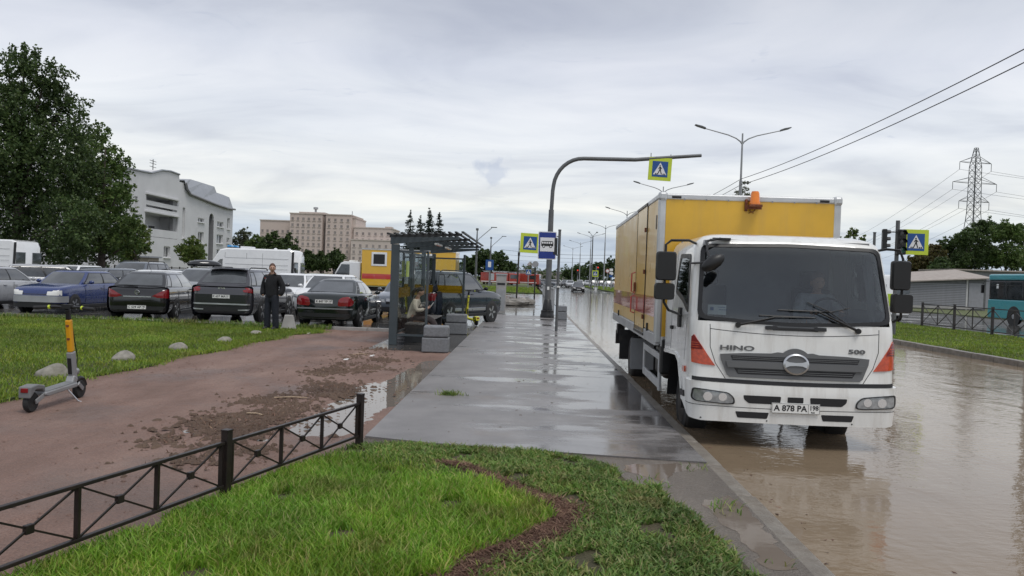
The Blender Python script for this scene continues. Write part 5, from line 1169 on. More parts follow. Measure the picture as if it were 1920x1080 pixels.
# oncoming and distant cars on the road
GRP = 'cars far down the road'
c, (fp_, RS, FS, w, e, P) = car('oncoming_car', 'black car driving towards the camera through the flood with lit headlights', (7.23, 110, -.2), PI, 'p_black', GRP, H=1.5, front=dict(lm='lamp_lit')) if False else car('oncoming_car', 'black car driving towards the camera through the flooded road', (7.23, 110, -.2), PI, 'p_black', GRP, H=1.5, front=dict(lm='lens_white', plate=('T 315 CK', '98', .45)))
far = [(1007, 165, 'p_white', -60, 'white car at the far crossing, just right of the fire engines'), (1022, 160, 'p_slate', -75, 'dark car crossing behind the mast foot'), (1037, 172, 'p_silver', 80, 'silver car crossing right behind the bus stop post'), (1060, 170, 'p_dark', 180, 'dark car waiting left of the silver car in the road'), (1069, 158, 'p_silver', 180, 'silver car approaching just left of the black oncoming car'), (1088, 185, 'p_white', 175, 'white van like car behind the black oncoming car'), (1102, 190, 'p_silver', 180, 'pale car right behind the oncoming black car'),
       (1112, 248, 'p_white', 10, 'white car queued right of the median, leftmost of four'), (1126, 240, 'p_grey', 5, 'grey car queued beside the far median'), (1140, 228, 'p_white', 8, 'white car queued near the truck box, second from it'), (1152, 216, 'p_silver', 5, 'silver car nearest the truck box in the far queue')]
for i, (px, Y, m, a, lab) in enumerate(far):
    p = D(px, 530, Y); car('distant_car', lab, (p.x, Y, -.08 if p.x < 12.4 else .0), R(a), m, GRP, detail=False, H=1.5)

# ------------------------------------------------------------------ bus shelter
mat('shelter_steel', (.062, .078, .088), .4, .3, var=.1, dirt=.2); mat('shelter_dark', (.025, .027, .03), .45, .2, dirt=.15)
glassmat('clear_glass', (.92, .95, .945), -.02); glassmat('yellow_film', (.62, .44, .03), .03)
_f = N('yellow_film'); _f.set(Base_Color=(.45, .30, .012), Roughness=.4); _t = _f.n('ShaderNodeBsdfTransparent'); _t.inputs[0].default_value = (.75, .58, .12, 1); _m = _f.n('ShaderNodeMixShader'); _m.inputs[0].default_value = .72
_f.l(_f.p.outputs[0], _m.inputs[1]); _f.l(_t.outputs[0], _m.inputs[2]); _f.l(_m.outputs[0], _f.out.inputs[0]); MATS['yellow_film'] = _f.m
SX0, SX1, SY0, SY1 = -3.13, -1.60, 17.75, 25.0
sh = thing('bus_shelter', 'dark steel and glass bus shelter with slatted roof', 'bus shelter', (SX0, SY0, 0.006))
def sl_(b): b.v = [(x-SX0, y-SY0, z) for x, y, z in b.v]; return b
pys = [SY0, SY0+2.4, SY0+4.8, SY1]
for i, y in enumerate(pys): sl_(B().box((SX0, y, 1.18), (.19 if i == 0 else .12, .10, 2.36))).obj('post', 'shelter_steel', sh, bevel=.01)
for y in pys:
    sl_(B().prism([(SX0-.12, 2.36), (SX1-.05, 2.52), (SX1-.05, 2.58), (SX0-.12, 2.52)], y-.05, y+.05, 'y')).obj('roof_arm', 'shelter_steel', sh)
for y in pys: sl_(B().bar((SX0-.15, y, 2.545), (SX1+.02, y, 2.635), .07, .06)).obj('roof_beam', 'shelter_dark', sh)
nsl = 12
sm = B().box((0, 0, 0), (.055, SY1-SY0+.5, .035)).obj('roof_slat', 'shelter_dark', sh, loc=(-.15, (SY1-SY0)/2, 2.60))
for i in range(1, nsl): inst(sm, loc=(-.15+(SX1-SX0+.2)*i/(nsl-1), (SY1-SY0)/2, 2.60+.085*i/(nsl-1)))
for y0, y1 in zip(pys[:-1], pys[1:]):
    a, c = y0+.07, y1-.07; ym = (a+c)/2
    g = sl_(B().box((SX0, ym, 1.24), (.01, c-a, 1.90))).obj('glass_pane', 'clear_glass', sh)
    sl_(B().box((SX0+.008, ym, 1.21), (.003, c-a, .25))).obj('yellow_band', 'yellow_film', g)
    q = B()
    for z in (.26, 2.22): q.box((SX0, ym, z), (.05, c-a, .05))
    sl_(q).obj('pane_frame', 'shelter_steel', sh)
sl_(B().box((SX0+.52, SY1, 1.24), (.92, .01, 1.90))).obj('glass_pane', 'clear_glass', sh)
sl_(B().box((SX0+.52, SY1-.008, 1.21), (.92, .003, .25))).obj('yellow_band', 'yellow_film', sh)
q = B()
for x in (SX0+1.01,): q.box((x, SY1, 1.18), (.07, .08, 2.36))
for z in (.26, 2.22): q.box((SX0+.52, SY1, z), (.92, .05, .05))
sl_(q).obj('end_frame', 'shelter_steel', sh)
sl_(B().box((SX0+.05, pys[1]+.14, 1.55), (.05, .22, 1.3))).obj('notice_board', 'shelter_dark', sh); sl_(B().box((SX0+.08, pys[1]+.14, 1.72), (.012, .17, .10))).obj('notice', 'paper', sh)
sl_(B().box((SX0+.06, SY0+1.5, 1.80), (.03, .30, .40))).obj('route_map', 'sign_yellow', sh)
eg = sl_(B().box((SX0+.43, SY0, 1.22), (.64, .01, 1.90))).obj('glass_pane', 'clear_glass', sh)
q = B()
for z in (.24, 2.20): q.box((SX0+.43, SY0, z), (.68, .05, .05))
q.box((SX0+.77, SY0, 1.22), (.05, .05, 2.0)); sl_(q).obj('end_frame', 'shelter_steel', sh)
for y in (SY0+1.3, SY0+3.6): sl_(B().box((SX0+.85, y, 2.43), (.10, .9, .05))).obj('ceiling_lamp', 'lens_white', sh, bevel=.01)
def bench(y0, y1, label, back):
    b = thing('shelter_bench', label, 'bench', ((SX0+.35), y0, .006), 0, 'benches in the shelter')
    for i in range(3): B().box((-.12+i*.15, (y1-y0)/2, .455), (.13, y1-y0, .035)).obj('seat_slat', 'wood_dark', b, bevel=.006)
    for y in (.1, y1-y0-.1): B().box((.03, y, .22), (.44, .06, .43)).obj('leg', 'shelter_dark', b)
    if back:
        for z in (.68, .82): B().box((-.2, (y1-y0)/2, z), (.03, y1-y0, .11)).obj('back_slat', 'wood_dark', b, bevel=.006)
        for y in (.1, y1-y0-.1): B().box((-.21, y, .65), (.03, .05, .44)).obj('back_post', 'shelter_dark', b)
bench(SY0+.65, SY0+2.25, 'near shelter bench with the woman sitting on it', False); bench(SY0+3.0, SY0+4.9, 'empty shelter bench with a slatted back', True)
# concrete block stacks
mat('granite_block', (.19, .20, .215), .85, var=.18, scale=20, bump=.5, bscale=60, dirt=.3, dcol=(.13, .13, .12))
for (x, y, px, s, lab) in ((-1.97, 16.55, 48, .58, 'grey concrete block pair at the near end of the shelter'), (-2.02, 21.75, 42, .64, 'grey concrete block pair at the middle of the shelter'), (1.42, 31.4, 18, .42, 'small grey concrete block pair behind the bus stop post')):
    t = thing('concrete_block', lab, 'concrete block', (x, y, .01), .06, 'concrete block pairs')
    B().box((0, 0, .155), (s, .5, .31)).obj('lower_block', 'granite_block', t, bevel=.02); B().box((.01, 0, .445), (s*.94, .48, .24)).obj('upper_block', 'granite_block', t, bevel=.035)
    B().box((0, 0, .318), (s*.9, .44, .02)).obj('joint', 'ink', t)
p = G(541, 617); b = B().box((0, 0, .19), (.42, .42, .38), taper=(.55, .55)).box((0, 0, .0), (.44, .44, .06))
tag(b.obj('concrete_bollard', 'concrete', bevel=.02, loc=(p.x, p.y, .02), rz=.3), 'pale pyramid concrete bollard beside the dark green black sedan', 'bollard')
for i, (px, py, s, lab) in enumerate(((955, 572, 1.1, 'long broken concrete slab across the end of the walk'), (974, 571, .8, 'broken concrete slab next to the mound'), (990, 571, .55, 'pointed broken slab nearest the mast'))):
    p = G(px, py); b = B().sph((0, 0, .12), (s*.8, .5, .32), 12, 7, nz=.22, seed=40+i, zcut=-.4); o = b.obj('broken_slab', 'concrete_wet', loc=(p.x, p.y, 0), smooth=False); tag(o, lab, 'rubble', 'broken slabs by the crossing')

# ------------------------------------------------------------------ people
for nm, c, r in (('skin', (.50, .30, .22), .55), ('cloth_black', (.008, .0085, .011), .85), ('cloth_navy', (.012, .015, .023), .9), ('cloth_beige', (.62, .55, .45), .85), ('cloth_brown', (.04, .03, .03), .9), ('hair_brown', (.085, .04, .028), .6), ('hair_dark', (.022, .014, .014), .5), ('shoe', (.02, .02, .022), .5), ('shirt_grey', (.30, .31, .33), .8)): mat(nm, c, r, var=.2, scale=14, bump=.15 if 'cloth' in nm else 0, bscale=25)
def skin(name, J, E_, m, parent, sub=2):
    ids = list(J); me = bpy.data.meshes.new(name); me.from_pydata([J[k][:3] for k in ids], [(ids.index(a), ids.index(b)) for a, b in E_], [])
    me.materials.append(MATS[m]); o = bpy.data.objects.new(name, me); COL.objects.link(o); o.parent = parent
    md = o.modifiers.new('skin', 'SKIN'); md.use_smooth_shade = True
    for i, k in enumerate(ids):
        r = J[k][3:]; o.data.skin_vertices[0].data[i].radius = (r[0], r[1] if len(r) > 1 else r[0])
    o.data.skin_vertices[0].data[0].use_root = True
    s = o.modifiers.new('sub', 'SUBSURF'); s.levels = s.render_levels = sub
    return o
def head(parent, c, yaw, tilt, hair, long_hair=False, k=1.0):
    M = Matrix.Translation(c) @ Matrix.Rotation(yaw, 4, 'Z') @ Matrix.Rotation(tilt, 4, 'X')
    # local: face looks along -y, z up
    b = B(); b.sph((0, 0, 0), (.078*k, .098*k, .122*k), 18, 14)
    vs = []
    for x, y, z in b.v:
        if z < 0: x *= 1-.32*(-z/.122)**1.5; y = y*(1-.15*(-z/.122)) if y > 0 else y*(1-.05*(-z/.122))
        if y < -.03: y *= .93
        if abs(x) < .022 and y < -.05 and -.045 < z < .02: y -= .028*(1-abs(x)/.022)*(1-abs(z+.025)/.05)
        vs.append((x, y, z))
    b.v = vs
    for s in (-1, 1): b.sph((s*.079*k, .005, -.005), (.012, .022, .034), 8, 6)
    b.tube([(0, .015, -.20), (0, .012, -.06)], [.056, .05], 10)
    b.v = [tuple(M @ Vector(v)) for v in b.v]; h = b.obj('head', 'skin', parent, smooth=True, angle=None)
    e = B()
    for s in (-1, 1): e.sph((s*.030, -.083, .008), (.013, .01, .006), 8, 5).box((s*.031, -.090, .028), (.034, .008, .006))
    e.box((0, -.086, -.062), (.042, .01, .006)); e.v = [tuple(M @ Vector(v)) for v in e.v]; e.obj('face_features', 'hair_brown' if not long_hair else 'hair_dark', h)
    q = B(); q.sph((0, .014, .022), (.088*k, .105*k, .120*k), 18, 12)
    keep = []
    q.v = [(x, max(y, -.075+max(0, (.07-z))*1.15) if z < .10 else y, z) for x, y, z in q.v]
    q.v = [(x, y, max(z, -.055 if y > .02 else .0)) for x, y, z in q.v]
    if long_hair: q.tube([(0, .09, .03), (0, .15, .0), (-.0, .17, -.10), (0, .13, -.22)], [.045, .05, .045, .015], 10)
    q.v = [tuple(M @ Vector(v)) for v in q.v]; q.obj('hair', hair, h, smooth=True, angle=None)
    return h
g = G(508, 619)
mn = thing('person', 'man in black jacket and dark trousers standing on the lawn looking right', 'person', (g.x, g.y, .02), R(-14))
# standing body, facing -y (towards the camera)
def H_(): return None
body = {'pelvis': (0, 0, .95, .15, .11), 'waist': (0, 0, 1.10, .15, .11), 'chest': (0, .0, 1.32, .17, .12), 'neck': (0, .0, 1.50, .07), 'neck2': (0, -.01, 1.60, .055),
        'rh': (-.10, 0, .88, .10), 'rk': (-.115, -.02, .50, .068), 'ra': (-.12, .02, .09, .048), 'rt': (-.125, -.08, .04, .026), 'lh': (.10, 0, .88, .10), 'lk': (.125, -.02, .50, .068), 'la': (.135, .02, .09, .048), 'lt': (.15, -.08, .04, .026),
        'rs': (-.19, 0, 1.43, .075), 're': (-.275, .03, 1.16, .055), 'rw': (-.245, -.06, .96, .04), 'rp': (-.235, -.07, .91, .036), 'ls': (.19, 0, 1.43, .075), 'le': (.295, .06, 1.16, .055), 'lw': (.26, -.02, .97, .04), 'lp': (.25, -.03, .92, .036)}
be = [('pelvis', 'waist'), ('waist', 'chest'), ('chest', 'neck'), ('neck', 'neck2'), ('pelvis', 'rh'), ('rh', 'rk'), ('rk', 'ra'), ('ra', 'rt'), ('pelvis', 'lh'), ('lh', 'lk'), ('lk', 'la'), ('la', 'lt'), ('chest', 'rs'), ('rs', 're'), ('re', 'rw'), ('rw', 'rp'), ('chest', 'ls'), ('ls', 'le'), ('le', 'lw'), ('lw', 'lp')]
bd = skin('body', body, be, 'skin', mn)
jk = {'a': (0, 0, .80, .20, .15), 'b': (0, 0, 1.02, .20, .15), 'w': (0, 0, 1.16, .20, .145), 'c': (0, 0, 1.34, .215, .15), 'n': (0, .01, 1.49, .11, .09), 'n2': (0, 0, 1.535, .085, .08),
      'rs': (-.195, 0, 1.43, .098), 're': (-.285, .03, 1.16, .09), 'rw': (-.25, -.07, .92, .08), 'ls': (.195, 0, 1.43, .098), 'le': (.305, .06, 1.16, .09), 'lw': (.265, -.03, .93, .08)}
skin('jacket', jk, [('a', 'b'), ('b', 'w'), ('w', 'c'), ('c', 'n'), ('n', 'n2'), ('c', 'rs'), ('rs', 're'), ('re', 'rw'), ('c', 'ls'), ('ls', 'le'), ('le', 'lw')], 'cloth_black', mn)
trz = {'q': (0, 0, 1.05, .165, .125), 'p': (0, 0, .93, .17, .13), 'rh': (-.10, 0, .84, .118), 'rk': (-.118, -.015, .48, .098), 'ra': (-.125, .01, .05, .092), 'rb': (-.125, .0, .03, .085), 'lh': (.10, 0, .84, .118), 'lk': (.128, -.015, .48, .098), 'la': (.14, .01, .05, .092), 'lb': (.14, .0, .03, .085)}
skin('trousers', trz, [('q', 'p'), ('p', 'rh'), ('rh', 'rk'), ('rk', 'ra'), ('ra', 'rb'), ('p', 'lh'), ('lh', 'lk'), ('lk', 'la'), ('la', 'lb')], 'cloth_navy', mn)
for s, x in ((-1, -.125), (1, .145)): B().sph((x, -.06, .035), (.05, .145, .055), 14, 8, zcut=-.6).obj('shoe', 'shoe', mn, smooth=True)
B().prism([(-.10, 1.40), (-.085, 1.41), (-.115, 1.30), (-.13, 1.295)], -.158, -.165, 'y').obj('jacket_zip', 'shirt_grey', mn); B().box((-.13, -.152, 1.41), (.05, .006, .014)).obj('jacket_badge', 'stripe_red', mn)
head(mn, Vector((.005, -.025, 1.685)), R(34), R(2), 'hair_brown')
# seated woman
wm = thing('person', 'woman in beige jacket sitting in the shelter looking at her phone', 'person', (-2.92, 19.25, .006), R(-6))
wb_ = {'pelvis': (0, 0, .55, .13, .12), 'waist': (.02, 0, .70, .11, .09), 'chest': (.08, 0, .90, .115, .10), 'neck': (.13, 0, 1.05, .055), 'neck2': (.16, 0, 1.12, .045),
       'rh': (.08, -.09, .53, .085), 'rk': (.48, -.10, .52, .062), 'ra': (.52, -.10, .12, .042), 'rt': (.66, -.10, .06, .032), 'lh': (.08, .09, .53, .085), 'lk': (.48, .10, .52, .062), 'la': (.56, .10, .12, .042), 'lt': (.70, .10, .06, .032),
       'rs': (.09, -.16, .99, .055), 're': (.16, -.21, .76, .044), 'rw': (.36, -.10, .80, .03), 'rp': (.42, -.05, .83, .034), 'ls': (.09, .16, .99, .055), 'le': (.16, .21, .76, .044), 'lw': (.36, .10, .80, .03), 'lp': (.42, .05, .83, .034)}
for s, q in ((-1, 'r'), (1, 'l')):
    for i in range(4): wb_[q+'f%d' % i] = (.455+.006*i, s*(.035-.014*i), .845+.008*i, .009); wb_[q+'g%d' % i] = (.485, s*(.028-.012*i), .875+.008*i, .008)
    wb_[q+'th'] = (.43, s*.02, .865, .010); wb_[q+'th2'] = (.46, s*.005, .895, .009)
we = list(be)+[(q+'p', q+'f%d' % i) for q in 'rl' for i in range(4)]+[(q+'f%d' % i, q+'g%d' % i) for q in 'rl' for i in range(4)]+[(q+'p', q+'th') for q in 'rl']+[(q+'th', q+'th2') for q in 'rl']
skin('body', wb_, we, 'skin', wm)
skin('jacket', {'z': (-.02, 0, .50, .16, .15), 'a': (.0, 0, .58, .16, .155), 'w': (.02, 0, .72, .135, .125), 'c': (.08, 0, .90, .145, .13), 'n': (.125, 0, 1.03, .075), 'rs': (.09, -.165, .985, .075), 're': (.16, -.225, .76, .066), 'rw': (.345, -.11, .795, .05), 'ls': (.09, .165, .985, .075), 'le': (.16, .225, .76, .066), 'lw': (.345, .11, .795, .05)},
     [('z', 'a'), ('a', 'w'), ('w', 'c'), ('c', 'n'), ('c', 'rs'), ('rs', 're'), ('re', 'rw'), ('c', 'ls'), ('ls', 'le'), ('le', 'lw')], 'cloth_beige', wm)
skin('skirt', {'o': (-.10, 0, .56, .15, .13), 'p': (.0, 0, .545, .165, .14), 'm': (.25, 0, .55, .20, .115), 'k': (.50, 0, .53, .19, .11), 'd': (.60, 0, .38, .17, .09), 'h': (.63, 0, .26, .17, .07)}, [('o', 'p'), ('p', 'm'), ('m', 'k'), ('k', 'd'), ('d', 'h')], 'cloth_brown', wm)
for s, x in ((-1, .60), (1, .64)): B().sph((x, s*.10, .045), (.13, .045, .045), 12, 7, zcut=-.7).obj('shoe', 'shoe', wm, smooth=True)
head(wm, Vector((.205, 0, 1.225)), R(90), R(24), 'hair_dark', True, .95)
B().bar((.10, -.14, 1.03), (.18, .14, .62), .03, .012).obj('bag_strap', 'cloth_black', wm)
ph = B().box((0, 0, 0), (.012, .08, .16)).obj('phone', 'white_plate', None, bevel=.005, loc=(0, 0, 0)); c6 = math.cos(R(-6)); s6 = math.sin(R(-6))
ph.location = (-2.92+.50*c6, 19.25+.50*s6, .91); ph.rotation_euler = (0, R(35), R(-6)); tag(ph, 'white phone held by the woman in the shelter', 'phone')
bg = B().sph((0, 0, 0), (.17, .10, .13), 14, 8, zcut=-.7).tube([(-.1, 0, .09), (-.05, 0, .2), (.05, 0, .2), (.1, 0, .09)], .01, 6).obj('handbag', 'cloth_black', smooth=True, loc=(-2.65, 19.15, .74)); tag(bg, 'dark handbag on the lap of the seated woman', 'handbag')
# driver behind the windscreen
lat = Vector((math.cos(TY), -math.sin(TY), 0)); nrm = Vector((math.sin(TY), math.cos(TY), 0))
dp = TC+lat*.66+nrm*1.36
dv = thing('person', 'driver in pale grey top at the wheel of the truck', 'person', (dp.x, dp.y, TC.z), -TY)
z0 = .98+ZO-.5
db = {'pelvis': (0, 0, .62, .15, .12), 'waist': (0, 0, .78, .14, .11), 'chest': (0, -.01, .99, .16, .12), 'neck': (0, -.02, 1.15, .06), 'neck2': (0, -.03, 1.2, .05), 'rh': (-.1, -.1, .6, .09), 'rk': (-.14, -.42, .62, .07), 'ra': (-.14, -.5, .22, .05), 'lh': (.1, -.1, .6, .09), 'lk': (.14, -.42, .62, .07), 'la': (.14, -.5, .22, .05),
      'rs': (-.19, 0, 1.09, .075), 're': (-.28, -.18, .85, .055), 'rw': (-.17, -.42, .93, .04), 'rp': (-.14, -.48, .95, .04), 'ls': (.19, 0, 1.09, .075), 'le': (.28, -.18, .85, .055), 'lw': (.17, -.42, .93, .04), 'lp': (.14, -.48, .95, .04)}
db = {k: (v[0], v[1], v[2]+z0-.02)+tuple(v[3:]) for k, v in db.items()}
skin('body', db, [e_ for e_ in be if e_[1] not in ('rt', 'lt')], 'skin', dv)
skin('jacket', {'p': db['pelvis'][:3]+(.175, .14), 'w': db['waist'][:3]+(.17, .135), 'c': db['chest'][:3]+(.185, .14), 'n': db['neck'][:3]+(.075,), 'rs': db['rs'][:3]+(.09,), 're': db['re'][:3]+(.072,), 'rw': db['rw'][:3]+(.055,), 'ls': db['ls'][:3]+(.09,), 'le': db['le'][:3]+(.072,), 'lw': db['lw'][:3]+(.055,)}, [('p', 'w'), ('w', 'c'), ('c', 'n'), ('c', 'rs'), ('rs', 're'), ('re', 'rw'), ('c', 'ls'), ('ls', 'le'), ('le', 'lw')], 'shirt_grey', dv)
head(dv, Vector((0, -.04, 1.30+z0-.02)), 0, R(6), 'hair_brown')

# ------------------------------------------------------------------ scooters
def scooter(label, loc, rz, cup, clo, cdk, group):
    t = thing('kick_scooter', label, 'scooter', loc, rz, group)      # +x forward
    def wheel(x, nm):
        r = .115; o = B().lathe([(r*.6, -.03), (r*.9, -.03), (r, -.012), (r, .012), (r*.9, .03), (r*.6, .03)], 22, (0, 0, 0), 'y').obj(nm, 'rubber', t, smooth=True, loc=(x, 0, r))
        B().lathe([(r*.62, -.028), (r*.3, -.02), (r*.3, .02), (r*.62, .028)], 16, (0, 0, 0), 'y').obj('hub', clo, o, smooth=True)
    wheel(0, 'rear_wheel'); wheel(1.0, 'front_wheel')
    B().prism([(.14, .17), (.20, .15), (.80, .17), (.84, .20), (.80, .225), (.20, .205), (.14, .20)], -.085, .085, 'y').obj('deck', clo, t, bevel=.012)
    B().prism([(.20, .207), (.80, .227), (.80, .231), (.20, .211)], -.07, .07, 'y').obj('deck_mat', cdk, t)
    for s in (-1, 1): B().bar((0, s*.055, .115), (.18, s*.055, .18), .018, .05).obj('rear_fork', clo, t, bevel=.004)
    B().prism([(-.12, .17), (-.12, .30), (.02, .315), (.16, .285), (.16, .20), (.10, .245), (-.02, .255), (-.07, .21)], -.07, .07, 'y').obj('rear_box', cdk, t, bevel=.014)
    B().box((-.123, 0, .26), (.012, .08, .05)).obj('tail_lamp', 'lens_red', t, bevel=.008)
    a, b = Vector((.86, 0, .22)), Vector((.70, 0, 1.12))
    B().bar(Vector((.80, 0, .20)), a.lerp(b, .08), .10, .10).obj('neck', clo, t, bevel=.02)
    st = B().bar(a.lerp(b, .0), a.lerp(b, .42), .075, .095, up=(1, 0, 0)).obj('stem_lower', clo, t, bevel=.015)
    B().bar(a.lerp(b, .12)+Vector((-.052, 0, -.005)), a.lerp(b, .34)+Vector((-.052, 0, -.005)), .045, .006, up=(1, 0, 0)).obj('stem_print', 'ink', st)
    s2 = B().bar(a.lerp(b, .42), a.lerp(b, .86), .06, .075, up=(1, 0, 0)).obj('stem_upper', cup, t, bevel=.015)
    for f in (.60, .78): B().lathe([(.02, 0), (.02, .004)], 12, a.lerp(b, f)+Vector((-.040, 0, 0)), 'x').obj('stem_mark', 'rust', s2)
    B().bar(a.lerp(b, .86), b, .045, .055, up=(1, 0, 0)).obj('stem_head', 'black_plastic', t, bevel=.01)
    hb = B().tube([b+Vector((-.06, -.27, .02)), b+Vector((-.03, -.14, .03)), b+Vector((0, 0, .02)), b+Vector((-.03, .14, .03)), b+Vector((-.06, .27, .02))], .016, 8).box(b+Vector((-.01, 0, .035)), (.07, .11, .05)).obj('handlebar', 'black_plastic', t, smooth=True)
    for s in (-1, 1):
        B().tube([b+Vector((-.05, s*.20, .024)), b+Vector((-.08, s*.36, .015))], .020, 8).obj('grip', 'rubber', hb, smooth=True)
        B().tube([b+Vector((-.047, s*.185, .026)), b+Vector((-.05, s*.205, .024))], .024, 8).obj('grip_ring', 'sign_yellow', hb)
        B().tube([b+Vector((.02, s*.12, .02)), b+Vector((.05, s*.24, .0))], .008, 6).obj('brake_lever', 'black_plastic', hb)
    for s in (-1, 1): B().bar(a+Vector((.03, s*.048, -.02)), Vector((1.0, s*.048, .115)), .016, .05).obj('front_fork', 'steel_grey', t, bevel=.004)
    B().tube([(1.0+.135*math.cos(q), 0, .115+.135*math.sin(q)) for q in lin(.2, 2.2, 8)], .028, 6).obj('front_fender', 'black_plastic', t, smooth=True)
    B().sph(a+Vector((.07, 0, .12)), (.035, .035, .045), 10, 7).obj('front_lamp', 'lens_clear', t, smooth=True)
    B().tube([(.62, -.06, .17), (.68, -.16, .02), (.70, -.19, .006)], .010, 6).obj('kickstand', 'alloy', t, smooth=True)
    B().tube([b+Vector((.03, 0, 0)), b+Vector((.10, .02, -.1)), a+Vector((.10, .01, .3)), a+Vector((.06, 0, .15))], .006, 5).obj('cable', 'black_plastic', t)
    return t
mat('scooter_yellow', (.72, .34, .01), .4, var=.06, dirt=.2); mat('scooter_grey', (.27, .275, .285), .45, .1, var=.08, dirt=.35); mat('scooter_dark', (.16, .165, .17), .5, var=.1, dirt=.3); mat('scooter_lime', (.62, .60, .05), .4, dirt=.15)
a, b_ = G(57, 773), G(148, 746)
scooter('grey kick scooter with yellow stem parked on the dirt path by the boulder', (a.x, a.y, .0), math.atan2(b_.y-a.y, b_.x-a.x), 'scooter_yellow', 'scooter_grey', 'scooter_dark', 'kick scooters')
p = D(893, 606, 25.5); scooter('lime yellow kick scooter leaning by the grey suv behind the shelter', (p.x, 25.5, .012), R(118), 'scooter_lime', 'scooter_lime', 'scooter_lime', 'kick scooters')

# ------------------------------------------------------------------ signs
def crossing_sign(parent, c, w, rz=0, yellow=True, tilt=0.):
    """square pedestrian-crossing sign, front facing -y; returns the board"""
    bw = w if yellow else w*.72
    bd = B().box((0, 0, 0), (bw, .02, bw)).obj('sign_board', 'sign_yellow' if yellow else 'sign_white', parent, bevel=.006, loc=c); bd.rotation_euler = (0, tilt, rz)
    q = w*.68/2; y = -.013
    B().box((0, y, 0), (2*q, .006, 2*q)).obj('blue_field', 'sign_blue', bd)
    B().prism([(-q*.86, -q*.72), (q*.86, -q*.72), (0, q*.84)], y-.007, y-.003, 'y').obj('white_triangle', 'sign_white', bd)
    f = B(); s = q; k = y-.010
    f.prism([(.09*s*math.cos(a)-.02*s, .42*s+.09*s*math.sin(a)) for a in lin(0, 2*PI, 10)[:-1]], k, k+.004, 'y')
    for poly in ([(-.10, .30), (.08, .31), (.12, .0), (-.06, -.06)], [(-.06, -.04), (.10, .0), (.16, -.30), (.28, -.66), (.16, -.66), (.03, -.28)], [(-.07, -.02), (.06, -.06), (-.06, -.32), (-.22, -.66), (-.34, -.66), (-.18, -.30)], [(-.10, .28), (-.26, .02), (-.19, -.02), (-.04, .20)], [(.07, .28), (.27, .08), (.23, .01), (.06, .14)]):
        f.prism([(x*s, z*s) for x, z in poly], k, k+.004, 'y')
    for x in (-.62, -.42, .36, .56): f.prism([((x)*s, -.71*s), ((x+.14)*s, -.71*s), ((x+.16)*s, -.55*s), ((x+.02)*s, -.55*s)], k+.001, k+.005, 'y')
    f.obj('walker', 'sign_black', bd); return bd
mast = thing('sign_mast', 'tall curved mast with an arm over the road carrying a crossing sign', 'mast', (.86, 32.4, 0.01))
zt = D(1140, 297, 32.4).z; xe = D(1315, 292, 32.4); 
pts = [(0, 0, 0), (.01, 0, 3.0), (.02, 0, 4.6)]
B().tube(pts, [.13, .12, .11], 14).obj('pole', 'pole_grey', mast, smooth=True)
cpts = [(.02, 0, 4.5), (.05, 0, 5.4)]+[(.07+1.25*(1-math.cos(a)), 0, 5.5+(zt-5.5-.05)*math.sin(a)) for a in lin(.1, PI/2, 8)]+[(3.5, 0, zt-.05+.02), (xe.x-.86, 0, xe.z-.0)]
B().tube(cpts, [.085]*(len(cpts)-1)+[.07], 12).obj('arm', 'pole_grey', mast, smooth=True)
ba = B().lathe([(.30, 0), (.30, .12), (.27, .16), (.27, .30), (.20, .34), (.15, .36)], 18).lathe([(.22, .34), (.16, .75), (.13, .78)], 14).obj('foot', 'black_plastic', mast, smooth=True)
B().box((0, -.12, 1.25), (.09, .06, .14)).obj('call_button', 'white_plate', mast, bevel=.01)
sg = D(1237, 318, 32.4); bd = crossing_sign(mast, (sg.x-.86, -.06, sg.z), .97, 0, True, R(2.5))
for s in (-1, 1): B().bar((s*.42, 0, .48), (s*.42, .05, .66), .03).obj('hanger', 'pole_grey', bd)
st_ = thing('bus_stop_sign', 'blue bus stop sign on a grey post at the kerb', 'sign', (.95, 24.2, .012))
B().tube([(0, 0, 0), (0, 0, 3.22)], .045, 12).lathe([(.052, 3.2), (.052, 3.24), (0, 3.25)], 12).obj('post', 'pole_grey', st_, smooth=True)
sc_ = D(1026, 461, 24.1); cx0 = sc_.x-.95; cz0 = sc_.z
bd = B().prism(rpoly([(-.29, -.44), (.29, -.44), (.29, .44), (-.29, .44)], .04), -.01, .012, 'y').obj('sign_board', 'sign_white', st_, loc=(cx0, -.09, cz0))
B().prism(rpoly([(-.265, -.415), (.265, -.415), (.265, .415), (-.265, .415)], .03), -.016, -.011, 'y').obj('blue_field', 'sign_blue_deep', bd)
B().prism(rpoly([(-.225, -.19), (.225, -.19), (.225, .25), (-.225, .25)], .01), -.021, -.017, 'y').obj('white_field', 'sign_white', bd)
bb = B(); bb.prism(rpoly([(-.19, -.02), (.19, -.02), (.19, .10), (.17, .14), (-.17, .14), (-.19, .08)], .015), -.025, -.022, 'y')
for x in (-.11, .11): bb.prism([(x+.045*math.cos(a), -.03+.045*math.sin(a)) for a in lin(0, 2*PI, 12)[:-1]], -.0255, -.0225, 'y')
bo_ = bb.obj('bus_silhouette', 'sign_black', bd)
wq = B()
for x in (-.145, -.075, -.005, .065, .135): wq.box((x, -.0265, .085), (.052, .002, .055))
for x in (-.11, .11): wq.prism([(x+.025*math.cos(a), -.03+.025*math.sin(a)) for a in lin(0, 2*PI, 10)[:-1]], -.0285, -.026, 'y')
wq.obj('bus_windows', 'sign_white', bo_)
for z in (.3, -.3): B().bar((cx0, -.075, cz0+z), (.0, -.03, cz0+z), .03).obj('clamp', 'pole_grey', st_)
B().box((-.13, -.02, cz0-.02), (.14, .18, .55)).obj('signal_back', 'shelter_dark', st_, bevel=.02); B().box((.02, -.05, 1.42), (.10, .05, .05)).obj('clamp_band', 'white_plate', st_)  # dark box stands for a traffic light housing seen from behind
